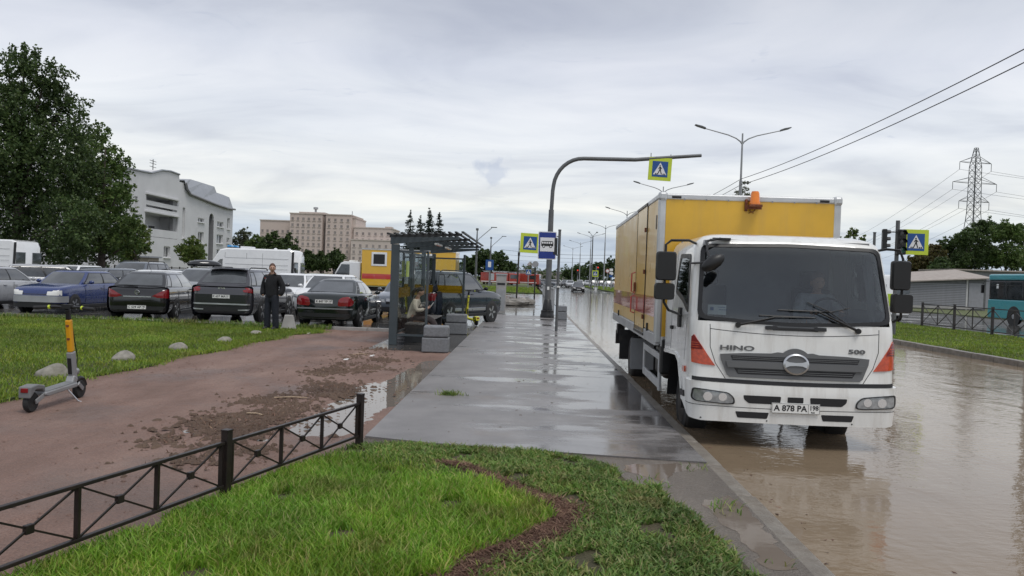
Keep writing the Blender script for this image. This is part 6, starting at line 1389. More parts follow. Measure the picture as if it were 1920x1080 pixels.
p = G(968, 563); Yp = 46.5; p = D(968, 560, Yp); t = thing('crossing_sign', 'yellow bordered pedestrian crossing sign on a thin post left of the bus stop sign', 'sign', (p.x, Yp, 0))
tp = D(973, 476, Yp); B().tube([(0, 0, 0), (tp.x-p.x, 0, tp.z)], .05, 10).obj('post', 'black_metal', t, smooth=True); B().box((tp.x-p.x, 0, tp.z), (.14, .14, .2)).obj('bracket', 'black_metal', t)
sg = D(994, 456, Yp); crossing_sign(t, (sg.x-p.x, -.06, sg.z), 1.2, 0, True, R(2)); 
B().bar((tp.x-p.x, 0, tp.z+.3), (sg.x-p.x, 0, tp.z+.3), .05).bar((tp.x-p.x, 0, tp.z), (tp.x-p.x, 0, tp.z+.8), .05).obj('bracket_arm', 'black_metal', t)
# near traffic light with crossing sign right of the truck
mat('lamp_off', (.03, .03, .032), .2, coat=.5); mat('lamp_green', (.01, .10, .07), .15, coat=.5)
s_red = N('lamp_red_lit'); s_red.set(Base_Color=(.5, .02, .01)); s_red.p.inputs['Emission Color'].default_value = (1, .05, .02, 1); s_red.p.inputs['Emission Strength'].default_value = .8; MATS['lamp_red_lit'] = s_red.m
def signal(parent, c, s=1., lit=None, rz=0):
    h = B().box((0, 0, 0), (.34*s, .2*s, 1.0*s)).obj('signal_head', 'black_plastic', parent, bevel=.03*s, loc=c); h.rotation_euler = (0, 0, rz)
    for i, z in enumerate((.32, 0, -.32)):
        B().lathe([(.12*s, 0), (.12*s, -.02*s), (0, -.03*s)], 14, (0, -.10*s, z*s), 'y').obj('lens', 'lamp_red_lit' if lit == i else ('lamp_green' if i == 2 and lit is None else 'lamp_off'), h, smooth=True)
        v = B(); n = 10
        A_ = lin(-.2, PI+.2, n); vs = []
        for a in A_: vs += [(.135*s*math.cos(a), -.10*s, z*s+.135*s*math.sin(a)), (.135*s*math.cos(a), -.26*s, z*s+.135*s*math.sin(a))]
        v.add(vs, [(2*k, 2*k+1, 2*k+3, 2*k+2) for k in range(n)]); v.obj('visor', 'black_plastic', h, smooth=True)
    return h
Yt = 29.0; p = D(1676, 600, Yt); t = thing('traffic_light', 'traffic light with yellow crossing sign on a pole right of the truck', 'traffic light', (p.x, Yt, .015))
tp = D(1675, 414, Yt); B().tube([(0, 0, 0), (0, 0, tp.z)], .075, 12).obj('post', 'pole_grey', t, smooth=True)
q = D(1686, 455, Yt); signal(t, (q.x-p.x, -.14, q.z), .95); sg = D(1715, 455, Yt); crossing_sign(t, (sg.x-p.x, -.08, sg.z), .95)
q = D(1653, 450, Yt); h = signal(t, (q.x-p.x+.1, .0, q.z), .8, rz=R(75)); B().bar((0, 0, q.z+.3), (q.x-p.x, 0, q.z+.3), .04).obj('bracket_arm', 'pole_grey', t)
q = D(1640, 437, Yt+6); t2 = thing('steel_post', 'bare steel post top showing above the truck cab', 'post', (q.x, Yt+6, .0)); B().tube([(0, 0, 0), (0, 0, q.z)], .06, 10).lathe([(.075, q.z), (.075, q.z+.04), (0, q.z+.05)], 10).obj('tube', 'pole_grey', t2, smooth=True)
# far signals and signs
def farsign(px, py, Y, kind, label, s=1., base=0.):
    p = D(px, py, Y); t = thing('road_sign' if kind != 'signal' else 'traffic_light', label, 'sign' if kind != 'signal' else 'traffic light', (p.x, Y, base), 0, 'signs far down the road')
    B().tube([(0, 0, 0), (0, 0, p.z+.3*s)], .06, 8).obj('post', 'pole_pale' if kind != 'dark' else 'black_metal', t)
    z = p.z
    if kind == 'signal': signal(t, (0, -.1, z), 1.2*s, 0)
    elif kind == 'cross': crossing_sign(t, (0, -.08, z), 1.3*s)
    elif kind == 'crossw': crossing_sign(t, (0, -.08, z), 1.2*s, yellow=False)
    elif kind == 'disc' or kind == 'dark': B().lathe([(.42*s, 0), (.42*s, -.02), (.38*s, -.025), (0, -.025)], 20, (0, -.07, z), 'y').obj('disc', 'pole_pale' if kind == 'dark' else 'sign_white', t)
    elif kind == 'ring': 
        d = B().lathe([(.42*s, 0), (.42*s, -.02), (0, -.022)], 20, (0, -.07, z), 'y').obj('disc', 'p_red', t); B().lathe([(.30*s, 0), (.30*s, -.02), (0, -.022)], 18, (0, -.085, z), 'y').obj('disc_field', 'sign_white', d)
    elif kind == 'tri': B().prism([(-.5*s, .4*s), (.5*s, .4*s), (0, -.45*s)], -.1, -.07, 'y').obj('triangle', 'sign_white', t)
    elif kind == 'blue': B().box((0, -.08, z), (1.3*s, .03, 1.7*s)).obj('board', 'sign_blue', t, bevel=.03); B().box((.0, -.10, z+.1), (.5*s, .01, .9*s)).obj('board_print', 'sign_white', t)
    elif kind == 'plates':
        for k, m_ in ((0, 'sign_white'), (-.75, 'sign_white'), (-1.5, 'sign_blue')): B().box((0, -.08, z+k*s), (.8*s, .03, .55*s)).obj('board', m_, t, bevel=.05)
    return t
farsign(1083, 510, 150, 'signal', 'far traffic light left of the queue', .9); farsign(1121, 505, 128, 'signal', 'far red traffic light beside the yellow crossing sign', .8)
farsign(1116, 513, 126, 'cross', 'small far yellow crossing sign by the red traffic light', .8); farsign(1118, 502, 131, 'tri', 'small white triangular sign above the far crossing sign', .9)
farsign(991, 511, 110, 'crossw', 'small blue crossing sign beyond the grass island', .9, .05); farsign(1004, 495, 62, 'dark', 'round sign seen from behind at the railing end', .62, -.02)
farsign(918, 497, 112, 'blue', 'blue information sign beside the far trees', .9); farsign(1139, 508, 140, 'ring', 'round white prohibition sign on the median far away', .9); farsign(1146, 506, 143, 'plates', 'stack of small plates on a far post', .8); farsign(1147, 513, 150, 'disc', 'far round white sign beside the plate stack', .7)

# ------------------------------------------------------------------ street lamps and wires
lamp0 = None
def lamp_proto():
    t = thing('street_lamp', 'x', 'street lamp', (0, 0, 0), 0, 'double arm street lamps along the median')
    B().tube([(0, 0, 0), (0, 0, 1.6), (0, 0, 8.3)], [.13, .12, .10], 12).obj('lower_pole', 'pole_pale', t, smooth=True); B().tube([(0, 0, 8.2), (0, 0, 11.3)], [.07, .05], 10).obj('upper_pole', 'pole_pale', t, smooth=True)
    for s in (-1, 1):
        B().tube([(0, 0, 10.6), (s*.12, 0, 10.78), (s*.4, 0, 10.98), (s*.9, 0, 11.18), (s*2.4, 0, 11.55)], [.045, .045, .04, .038, .03], 8).obj('arm', 'pole_pale', t, smooth=True)
        B().prism([(s*2.35, 11.50), (s*2.9, 11.66), (s*3.05, 11.74), (s*3.02, 11.79), (s*2.6, 11.70), (s*2.35, 11.60)], -.13, .13, 'y').obj('luminaire', 'pole_grey', t, bevel=.02)
    B().box((0, -.14, 1.3), (.12, .04, .4)).obj('service_hatch', 'pole_grey', t)
    return t
lamp0 = lamp_proto()
LY = [20.3, 48.7, 77, 105, 134, 165, 198, 232]
nth = ['outside the right edge carrying the wires', 'tallest in view behind the truck box', 'second behind the truck box, left of the tallest', 'third in the row, just above the truck box corner', 'fourth in the row, left of the truck box', 'fifth in the row far down the road', 'sixth in the row far down the road', 'farthest of the row at the vanishing point']
for i, y in enumerate(LY):
    l = lamp0 if i == 0 else copy_tree(lamp0); l.location = (13.3, y, .015); l['label'] = 'grey double arm street lamp, '+nth[i]
def wire(name, label, P, Q, sag, r, n=14, group=None, m='black_plastic'):
    P, Q = Vector(P), Vector(Q); pts = [P.lerp(Q, t)-Vector((0, 0, 4*sag*t*(1-t))) for t in lin(0, 1, n)]
    return tag(B().tube(pts, r, 5).obj(name, m), label, 'wire', group)
for i in range(3):
    for z, nm in ((8.42, 'upper'), (8.05, 'lower')):
        wire('overhead_wire', '%s black cable strung between %s' % (nm, ('the nearest two street lamps', 'the second and third street lamps', 'the third and fourth street lamps')[i]), (13.3, LY[i], z), (13.3, LY[i+1], z), .28, .018, group='cables along the lamps')
def pole_lamp(px, pyt, Y, label, arm, base=0):
    p = D(px, pyt, Y); t = thing('lamp_post', label, 'street lamp', (p.x, Y, base), 0, 'single lamp posts')
    B().tube([(0, 0, 0), (0, 0, p.z*.7), (0, 0, p.z)], [.16, .13, .06], 10).obj('pole', 'pole_grey', t, smooth=True)
    B().tube([(0, 0, p.z*.78), (.25*arm, 0, p.z*.84), (1.9*arm, 0, p.z+.25)], .05, 6).obj('arm', 'pole_pale', t, smooth=True); B().box((2.2*arm, 0, p.z+.33), (.8, .25, .1)).obj('luminaire', 'pole_grey', t, bevel=.03); B().box((0, 0, p.z), (.35, .35, .3)).obj('camera_box', 'pole_grey', t, bevel=.05)
pole_lamp(895, 430, 100, 'grey lamp post with one arm right of the shelter roof', 1); pole_lamp(921, 446, 130, 'grey lamp post with one arm farther right of the shelter', 1)
p = D(1112, 436, 125); t = thing('floodlight_pole', 'thin pole with two small floodlights left of the fourth street lamp', 'lamp', (p.x, 125, .0)); B().tube([(0, 0, 0), (0, 0, p.z-.6)], [.14, .08], 8).obj('pole', 'pole_grey', t)
for s in (-1, 1): B().bar((0, 0, p.z-.6), (s*.6, 0, p.z), .06).box((s*.65, 0, p.z+.05), (.3, .3, .15)).obj('floodlight', 'pole_grey', t)
for k, (a, b) in enumerate(((940, 1160), (935, 1150), (900, 1155))):
    A_, B__ = D(a, 468+k*8, 105+k*28), D(b, 478+k*7, 105+k*28)
    wire('span_wire', ('nearest', 'middle', 'farthest')[k]+' thin wire spanning across the far road', A_, B__, .3, .02, group='wires across the far road')
# ------------------------------------------------------------------ lattice pylon
mat('pylon_steel', (.12, .125, .13), .6, .3)
Yp = 195.; p = D(1819, 545, Yp); H = D(1822, 272, Yp).z; py_ = thing('power_pylon', 'tall lattice power pylon behind the trees at right', 'pylon', (p.x, Yp, 0), R(12))
def hwid(z): return ip(z, [0, H*.55, H*.86, H], [2.9, 1.1, .95, .2])
b = B(); lv_ = [0]
while lv_[-1] < H-1: lv_.append(min(H, lv_[-1]+max(1.6, hwid(lv_[-1])*1.6)))
cn = [(-1, -1), (1, -1), (1, 1), (-1, 1)]
legs = B()
for cxy in cn: legs.tube([(cxy[0]*hwid(z), cxy[1]*hwid(z), z) for z in lv_], .085, 4)
legs.obj('leg_frame', 'pylon_steel', py_)
for z0_, z1_ in zip(lv_[:-1], lv_[1:]):
    for i in range(4):
        a, c = cn[i], cn[(i+1) % 4]
        P0, P1 = (a[0]*hwid(z0_), a[1]*hwid(z0_), z0_), (c[0]*hwid(z1_), c[1]*hwid(z1_), z1_); Q0, Q1 = (c[0]*hwid(z0_), c[1]*hwid(z0_), z0_), (a[0]*hwid(z1_), a[1]*hwid(z1_), z1_)
        b.tube([P0, P1], .042, 4).tube([Q0, Q1], .042, 4).tube([Q1, P1], .035, 4)
b.obj('bracing', 'pylon_steel', py_)['kind'] = 'stuff'
arms = []
for py0, span in ((305, 4.6), (343, 6.4), (378, 4.4)):
    z = D(1820, py0, Yp).z; 
    for s in (-1, 1):
        q = B(); tip = (s*span, 0, z)
        for e_ in (-1, 1): q.tube([(s*hwid(z)*.9, e_*hwid(z), z), tip], .07, 4).tube([(s*hwid(z+1.3)*.9, e_*hwid(z+1.3), z+1.5), tip], .06, 4)
        q.tube([tip, (s*span, 0, z-1.9)], .07, 5); q.obj('cross_arm', 'pylon_steel', py_); arms.append((s, span, z-1.9))
Mp = Matrix.Translation((p.x, Yp, 0)) @ Matrix.Rotation(R(12), 4, 'Z')
mat('cable_grey', (.14, .145, .15), .6)
for i, (s, span, z) in enumerate(arms):
    P = Mp @ Vector((s*span, 0, z)); lvl = ('top', 'middle', 'bottom')[i//2]; sd = 'left' if s < 0 else 'right'
    Q = D(1500+s*18, 478+10*(i//2), 520); wire('power_line', 'power line from the %s arm, %s side, running left behind the truck' % (lvl, sd), P, Q, 7, .035, group='power lines', m='cable_grey')
    Q = P+Vector((150, 30+s*4, -1)); wire('power_line', 'power line from the %s arm, %s side, leaving the picture at right' % (lvl, sd), P, Q, 3, .035, group='power lines', m='cable_grey')

# ------------------------------------------------------------------ railings, cabinet
mat('rail_dark', (.045, .04, .04), .5, .3, dirt=.3, dcol=(.12, .08, .06))
def railing(name, label, P, Q, n, h, m, pick=0, group=None, cross=True):
    P, Q = Vector(P), Vector(Q); t = thing(name, label, 'railing', P, 0, group); d = (Q-P); 
    for i in range(n+1): B().box(d*(i/n)+Vector((0, 0, h/2)), (.085, .085, h+.06)).obj('post', m, t)
    for i in range(n):
        a, c = d*(i/n), d*((i+1)/n)
        for z in ((h-.06, .14) if True else ()): B().bar(a+Vector((0, 0, z)), c+Vector((0, 0, z)), .05, .04).obj('rail', m, t)
        if cross:
            mm = (a+c)/2; B().bar(mm+Vector((0, 0, .14)), mm+Vector((0, 0, h-.06)), .035).obj('bar', m, t)
            for x0, x1 in ((a, mm), (mm, c)):
                B().bar(x0+Vector((0, 0, .16)), x1+Vector((0, 0, h-.08)), .025).obj('diagonal', m, t); B().bar(x0+Vector((0, 0, h-.08)), x1+Vector((0, 0, .16)), .025).obj('diagonal', m, t)
        else:
            q = B()
            for k in range(pick): u = a.lerp(c, (k+.5)/pick); q.bar(u+Vector((0, 0, .14)), u+Vector((0, 0, h-.06)), .022)
            q.obj('pickets', m, t)
    return t
railing('median_railing', 'dark railing with crossed bars on the grass at right', (18.6, 25.2, .015), (19.0, 36.9, .015), 4, 1.12, 'rail_dark')
railing('roadside_railing', 'grey railing along the road beyond the mast', (1.45, 42, -.02), (1.55, 78, -.02), 12, 1.15, 'galv', 6, cross=False)
p, q = D(215, 500, 64), D(352, 498, 66); railing('black_railing', 'black railing in front of the white building', (p.x, 64, .02), (q.x, 66, .02), 9, 1.5, 'black_metal', 8, cross=False)
cb = thing('street_cabinet', 'narrow grey street cabinet standing behind the grey suv', 'cabinet', (-1.24, 35.2, .0)); B().box((0, 0, .88), (.46, .42, 1.76)).obj('housing', 'concrete', cb, bevel=.02); B().box((0, 0, 1.79), (.52, .48, .07)).obj('cap', 'galv', cb, bevel=.01); B().box((0, -.215, 1.35), (.36, .012, .10)).obj('slot', 'shelter_dark', cb); B().box((0, -.213, .62), (.38, .01, 1.0)).obj('door', 'galv', cb)

# ------------------------------------------------------------------ white building on the left
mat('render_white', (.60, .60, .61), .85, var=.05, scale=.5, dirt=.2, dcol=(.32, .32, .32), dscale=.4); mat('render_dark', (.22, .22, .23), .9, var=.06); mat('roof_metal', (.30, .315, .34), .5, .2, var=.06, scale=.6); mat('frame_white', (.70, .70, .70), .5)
rh = _r0.copy(); fh = Vector((-rh.y, rh.x, 0)); P0 = Vector((0, 0, 0))+rh*(-41.3)+fh*80
wbld = thing('white_building', 'pale grey angular building with recessed balconies behind the parking lot', 'building', P0, CY)
def bq(px, py, back=0.):
    p = PL(px, py, P0-rh*back, rh)-P0; return (p.dot(fh), max(0, p.z))
tower = [bq(x, y) for x, y in ((120, 300), (180, 305), (235, 314), (262, 320), (283, 324), (292, 322), (303, 319), (320, 321), (336, 327))]
wing = [bq(x, y) for x, y in ((344, 343), (347, 355), (353, 364), (375, 373), (400, 383), (424, 391), (437, 393))]
out = [(tower[0][0], 0)]+tower+[(tower[-1][0]+.15, wing[0][1])]+wing+[(wing[-1][0], 0)]
def wallholes(poly, holes, name, m, parent, x=0.):
    bm = bmesh.new(); bm.faces.new([bm.verts.new((a, b, 0)) for a, b in poly])
    for (y0, z0, y1, z1) in holes:
        for c, no in ((y0, (1, 0, 0)), (y1, (1, 0, 0)), (z0, (0, 1, 0)), (z1, (0, 1, 0))):
            bmesh.ops.bisect_plane(bm, geom=bm.verts[:]+bm.edges[:]+bm.faces[:], plane_co=(c*no[0], c*no[1], 0), plane_no=no, dist=1e-5)
    kill = [f for f in bm.faces if any(y0 < f.calc_center_median().x < y1 and z0 < f.calc_center_median().y < z1 for y0, z0, y1, z1 in holes)]
    bmesh.ops.delete(bm, geom=kill, context='FACES'); bm.verts.index_update()
    b = B().add([(x, v.co.x, v.co.y) for v in bm.verts], [[v.index for v in f.verts] for f in bm.faces]); bm.free()
    return b.obj(name, m, parent)
def rc(px0, py0, px1, py1):
    a, c = bq((px0+px1)/2-abs(px1-px0)/2, (py0+py1)/2), bq(px1, (py0+py1)/2); m = (px0+px1)/2
    return (a[0], bq(m, py1)[1], c[0], bq(m, py0)[1])
wins = [rc(*q) for q in ((371, 409, 383, 417), (371, 435, 382, 456), (407, 416, 419, 426), (406, 440, 418, 457), (425, 446, 430, 456), (307, 462, 319, 483), (371, 468, 382, 485), (406, 468, 418, 486))]
slots = [rc(*q) for q in ((253, 368, 258, 400), (342, 389, 347, 447), (426, 409, 431, 430))]
recs = [rc(274, 371, 333, 393), rc(272, 403, 333, 446)]
arch = rc(391, 400, 400, 490)
holes = wins+slots+recs+[arch]
wallholes(out, holes, 'facade_wall', 'render_white', wbld)
n = len(out); b = B(); b.add([(0, y, z) for y, z in out]+[(-2.4, y, z) for y, z in out], [(i, i+1, n+i+1, n+i) for i in range(n-1)]); b.obj('wall_return', 'render_white', wbld)
B().prism(out, -14, -2.4, 'x').obj('mass', 'render_white', wbld)
def recess(h, d, m, nm='recess'):
    y0, z0, y1, z1 = h; return B().add([(x, y, z) for x in (0, -d) for y, z in ((y0, z0), (y1, z0), (y1, z1), (y0, z1))], [(4, 5, 6, 7), (0, 1, 5, 4), (1, 2, 6, 5), (2, 3, 7, 6), (3, 0, 4, 7)]).obj(nm, m, wbld)
for h in recs: recess(h, 2.2, 'render_white', 'balcony')
for k, h in enumerate(recs):
    y0, z0, y1, z1 = h
    B().box((-.12, (y0+y1)/2, z0+.5), (.2, y1-y0, .9 if k == 1 else .5)).obj('balcony_parapet', 'render_white', wbld)
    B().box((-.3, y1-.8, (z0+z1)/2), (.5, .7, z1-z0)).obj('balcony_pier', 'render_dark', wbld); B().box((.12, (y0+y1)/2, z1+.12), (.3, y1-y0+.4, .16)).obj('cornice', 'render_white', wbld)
a = rc(308, 423, 322, 443); B().box((-2.1, (a[0]+a[2])/2, (a[1]+a[3])/2), (.08, a[2]-a[0], a[3]-a[1])).obj('balcony_window', 'frame_white', wbld); B().box((-2.05, (a[0]+a[2])/2+.1, (a[1]+a[3])/2), (.06, (a[2]-a[0])*.75, (a[3]-a[1])*.85)).obj('pane', 'car_glass', wbld)
for h in wins+slots:
    y0, z0, y1, z1 = h; recess(h, .35, 'render_white', 'window_reveal'); wq = B()
    f = .10
    for (ya, za, yb_, zb_) in ((y0, z0, y1, z0+f), (y0, z1-f, y1, z1), (y0, z0+f, y0+f, z1-f), (y1-f, z0+f, y1, z1-f), ((y0+y1)/2-.05, z0+f, (y0+y1)/2+.05, z1-f)): wq.box((-.25, (ya+yb_)/2, (za+zb_)/2), (.08, yb_-ya, zb_-za))
    wo_ = wq.obj('window', 'frame_white', wbld)
    B().box((-.29, (y0+y1)/2, (z0+z1)/2), (.02, y1-y0, z1-z0)).obj('pane', 'car_glass', wo_); B().box((.06, (y0+y1)/2, z0-.05), (.25, y1-y0+.2, .08)).obj('sill', 'frame_white', wo_)
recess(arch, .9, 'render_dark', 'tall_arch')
y0, z0, y1, z1 = arch; mY = (y0+y1)/2; rY = (y1-y0)/2
for s in (-1, 1): B().prism([(mY+s*rY, z1)]+[(mY+s*rY*math.cos(q), z1-rY+rY*math.sin(q)) for q in lin(0, PI/2, 8)], -.2, .01, 'x').obj('arch_spandrel', 'render_white', wbld)
rt = [bq(x, y, 1.6) for x, y in ((346, 338), (357, 336), (380, 343), (402, 350), (406, 361), (418, 365), (430, 370), (437, 391))]
# roof over the wing
re_ = [(y, z+.05) for y, z in wing]; rs = [re_[0], re_[1], re_[2], re_[3], re_[4], re_[4], re_[5], re_[6]]
b = B(); k = len(rt); b.v = [(.25, y, z) for y, z in rs]+[(-1.6, y, z) for y, z in rt]+[(-13.9, y, z) for y, z in rt]
b.f = [(i, i+1, k+i+1, k+i) for i in range(k-1)]+[(k+i, k+i+1, 2*k+i+1, 2*k+i) for i in range(k-1)]; b.mi = [0]*len(b.f); b.obj('mansard_roof', 'roof_metal', wbld)
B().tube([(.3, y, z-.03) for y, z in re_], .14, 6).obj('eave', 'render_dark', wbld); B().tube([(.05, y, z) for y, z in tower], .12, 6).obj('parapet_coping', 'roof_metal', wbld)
at = bq(318, 322); q = B().tube([(-2, at[0], at[1]), (-2, at[0], at[1]+1.4)], .05, 5)
for z in (.5, .9, 1.2): q.bar((-2, at[0]-.8, at[1]+z), (-2, at[0]+.8, at[1]+z), .05)
q.obj('aerial', 'black_metal', wbld)
# small kiosk by the railing
p = D(262, 490, 70); t = thing('kiosk', 'small tan kiosk under the tree by the black railing', 'kiosk', (p.x, 70, 0)); mat('kiosk_tan', (.30, .27, .21), .8); B().box((0, 0, 1.15), (2.6, 2, 2.3)).obj('wall', 'kiosk_tan', t); B().box((0, 0, 2.36), (3.0, 2.4, .14)).obj('roof', 'roof_metal', t); B().box((-.5, -1.01, 1.4), (.9, .03, .8)).obj('window', 'car_glass', t)

# ------------------------------------------------------------------ hospital far behind
mat('brick_pink', (.53, .44, .40), .9, var=.05, scale=.05, dirt=.15, dcol=(.28, .22, .2), dscale=.06); mat('panel_beige', (.52, .45, .41), .9, var=.05, scale=.05); mat('far_window', (.24, .21, .20), .35, var=.3, scale=.3)
YH = 400.; hp = thing('hospital', 'large pinkish brick slab building far behind the parking lot', 'building', (D(600, 500, YH).x, YH, 0), R(0))
ox = D(600, 500, YH).x
def hblock(px0, px1, pyt, y0, y1, m, nm, win=True, cw_=2.7, seed=0):
    xa, xb = D(px0, 480, YH).x-ox, D(px1, 480, YH).x-ox; zt_ = D((px0+px1)/2, pyt, YH).z
    o = B().box(((xa+xb)/2, (y0+y1)/2, zt_/2), (xb-xa, y1-y0, zt_)).obj(nm, m, hp)
    B().box(((xa+xb)/2, (y0+y1)/2, zt_+.25), (xb-xa+.6, y1-y0+.6, .5)).obj('roof_edge', 'panel_beige', o)
    if win:
        w_ = B(); fl_ = B(); nx = max(2, int((xb-xa)/cw_)); nz = int((zt_-1)/3.3)
        for j in range(nz):
            for i in range(nx): w_.box((xa+(i+.5)*(xb-xa)/nx, y0-.04, 1.9+j*3.3), (1.15, .12, 1.5)); fl_.box((xa+(i+.5)*(xb-xa)/nx, y0-.12, 1.0+j*3.3), (1.9, .3, .25))
        w_.obj('window_grid', 'far_window', o)['kind'] = 'stuff'; fl_.obj('sill_grid', 'panel_beige', o)['kind'] = 'stuff'
    return o
hblock(481, 548, 413, 4, 26, 'brick_pink', 'left_wing'); hblock(545, 605, 402, -3, 26, 'brick_pink', 'tower'); hblock(611, 658, 404, -2, 26, 'brick_pink', 'tower'); hblock(605, 611, 402, 1, 26, 'far_window', 'stair_slot', False); hblock(658, 664, 409, 1, 26, 'panel_beige', 'stair_tower', False); hblock(662, 732, 428, 0, 26, 'panel_beige', 'right_wing', True, 3.0); hblock(662, 745, 452, -6, 0, 'panel_beige', 'front_wing', True, 3.0)
hblock(553, 600, 397.5, 6, 18, 'panel_beige', 'penthouse', False); hblock(716, 726, 425, 8, 14, 'panel_beige', 'roof_hut', False)
xa = D(582, 397, YH); B().lathe([(.6, xa.z), (.6, xa.z+2), (1.3, xa.z+2.2), (1.3, xa.z+3.2), (.3, xa.z+3.4)], 8, (xa.x-ox, 10, 0)).obj('roof_mast', 'galv', hp); xa = D(657, 409, YH); B().tube([(xa.x-ox, 4, xa.z), (xa.x-ox, 4, xa.z+4)], .2, 5).obj('roof_mast', 'galv', hp)
# blocks closing the far end of the road
mat('far_block', (.30, .27, .27), .9, var=.1, scale=.05)
for i, (x0, x1, yt, Y, lab) in enumerate(((955, 985, 506, 620, 'leftmost grey pink block at the far end of the road'), (983, 1003, 503, 640, 'grey block with a small turret at the far end of the road'), (1003, 1035, 508, 660, 'low grey block behind the bus stop sign'), (1034, 1062, 510, 690, 'rightmost low grey block at the far end of the road'))):
    a, c = D(x0, 515, Y), D(x1, 515, Y); z = D(x0, yt, Y).z; t = thing('apartment_block', lab, 'building', ((a.x+c.x)/2, Y, 0), 0, 'buildings at the end of the road'); wd = c.x-a.x
    B().box((0, 7, z/2), (wd, 14, z)).obj('wall', 'far_block', t); B().box((0, 7, z+.3), (wd+.6, 14.6, .6)).obj('roof', 'roof_metal', t); q = B()
    for j in range(max(1, int(z/3.2))):
        for k in range(int(wd/3)): q.box((-wd/2+1.5+k*3, -.05, 1.6+j*3.2), (1.4, .14, 1.5))
    q.obj('window_grid', 'far_window', t)['kind'] = 'stuff'
    if i == 1: B().box((0, 5, z+1.9), (4, 4, 3)).lathe([(2.6, z+3), (1.6, z+4.6), (0, z+6.2)], 8, (0, 5, 0)).obj('turret', 'far_block', t)
# ------------------------------------------------------------------ shed on the right
mat('shed_siding', (.27, .275, .30), .7, .1, var=.08, dirt=.2); mat('shed_roof', (.34, .30, .27), .75, var=.15, dirt=.35, dcol=(.20, .13, .10), dscale=.7); mat('shed_pale', (.45, .45, .45), .7)
Ys = 74.; a, c = D(1704, 560, Ys), D(1848, 560, Ys); sd = thing('metal_shed', 'low grey clad shed with shallow roof beyond the far carriageway', 'shed', (a.x, Ys, 0)); W_ = c.x-a.x
zl, zr = D(1706, 529, Ys).z, D(1850, 523, Ys).z
B().prism([(0, 0), (W_, 0), (W_, zr), (0, zl)], 0, 6, 'y').obj('wall', 'pole_grey', sd)
sl0 = B().box((0, 0, 0), (W_*.74, .09, .125)).obj('siding_board', 'shed_siding', sd, loc=(W_*.37, -.02, .28))
for k in range(1, 14): inst(sl0, loc=(W_*.37, -.02-.008*(k % 2), .28+k*.165))
B().box((W_*.75, -.03, zr/2), (.16, .1, zr)).obj('corner_trim', 'shed_pale', sd); B().box((W_*.87, -.03, zr*.45), (1.4, .08, zr*.8)).obj('door', 'shed_siding', sd); B().box((W_*.4, -.06, .2), (W_*.8, .14, .22)).obj('plinth', 'concrete', sd)
rb = B(); zb0, zb1 = D(1760, 513, Ys+6).z, D(1853, 509, Ys+6).z
rb.add([(-.4, -.5, zl+.02), (W_+.3, -.5, zr+.02), (W_+.5, 6.3, zb1), (3.2, 6.3, zb0), (-.4, -.5, zl+.12), (W_+.3, -.5, zr+.12), (W_+.5, 6.3, zb1+.1), (3.2, 6.3, zb0+.1)], [(0, 1, 2, 3), (4, 5, 6, 7), (0, 1, 5, 4), (1, 2, 6, 5), (2, 3, 7, 6), (3, 0, 4, 7)]); rb.obj('roof', 'shed_roof', sd)
t = thing('long_shed', 'long grey shed roof behind the low clad shed', 'shed', (D(1790, 540, Ys+9).x, Ys+9, 0)); z2 = D(1800, 507, Ys+9).z
B().box((11, 3, z2/2), (22, 6, z2)).obj('wall', 'shed_siding', t); B().prism([(-.6, z2), (22.6, z2), (22.6, z2+.14), (-.6, z2+.14)], -.6, 6.6, 'y').obj('roof', 'shed_roof', t)

# ------------------------------------------------------------------ trees
leafmat('leaf_dark', [(.032, .058, .018), (.05, .088, .026), (.075, .12, .036), (.11, .15, .05)], .35, nscale=.35)
leafmat('leaf_mid', [(.05, .095, .022), (.078, .135, .032), (.11, .175, .044), (.15, .19, .06)], .35, nscale=.35)
leafmat('leaf_light', [(.06, .10, .02), (.085, .14, .025), (.12, .17, .035), (.16, .17, .04)], .35, nscale=.5)
leafmat('leaf_grey', [(.06, .075, .04), (.085, .10, .055), (.11, .125, .07), (.14, .14, .085)], .35, nscale=.4)
leafmat('leaf_autumn', [(.06, .06, .02), (.09, .075, .025), (.12, .09, .03), (.08, .10, .03)], .35, nscale=.4)
leafmat('needles', [(.014, .024, .016), (.02, .034, .02), (.028, .045, .026)], .1, nscale=.5)
mat('bark', (.075, .06, .05), .9, var=.3, scale=6, bump=.5, bscale=12)
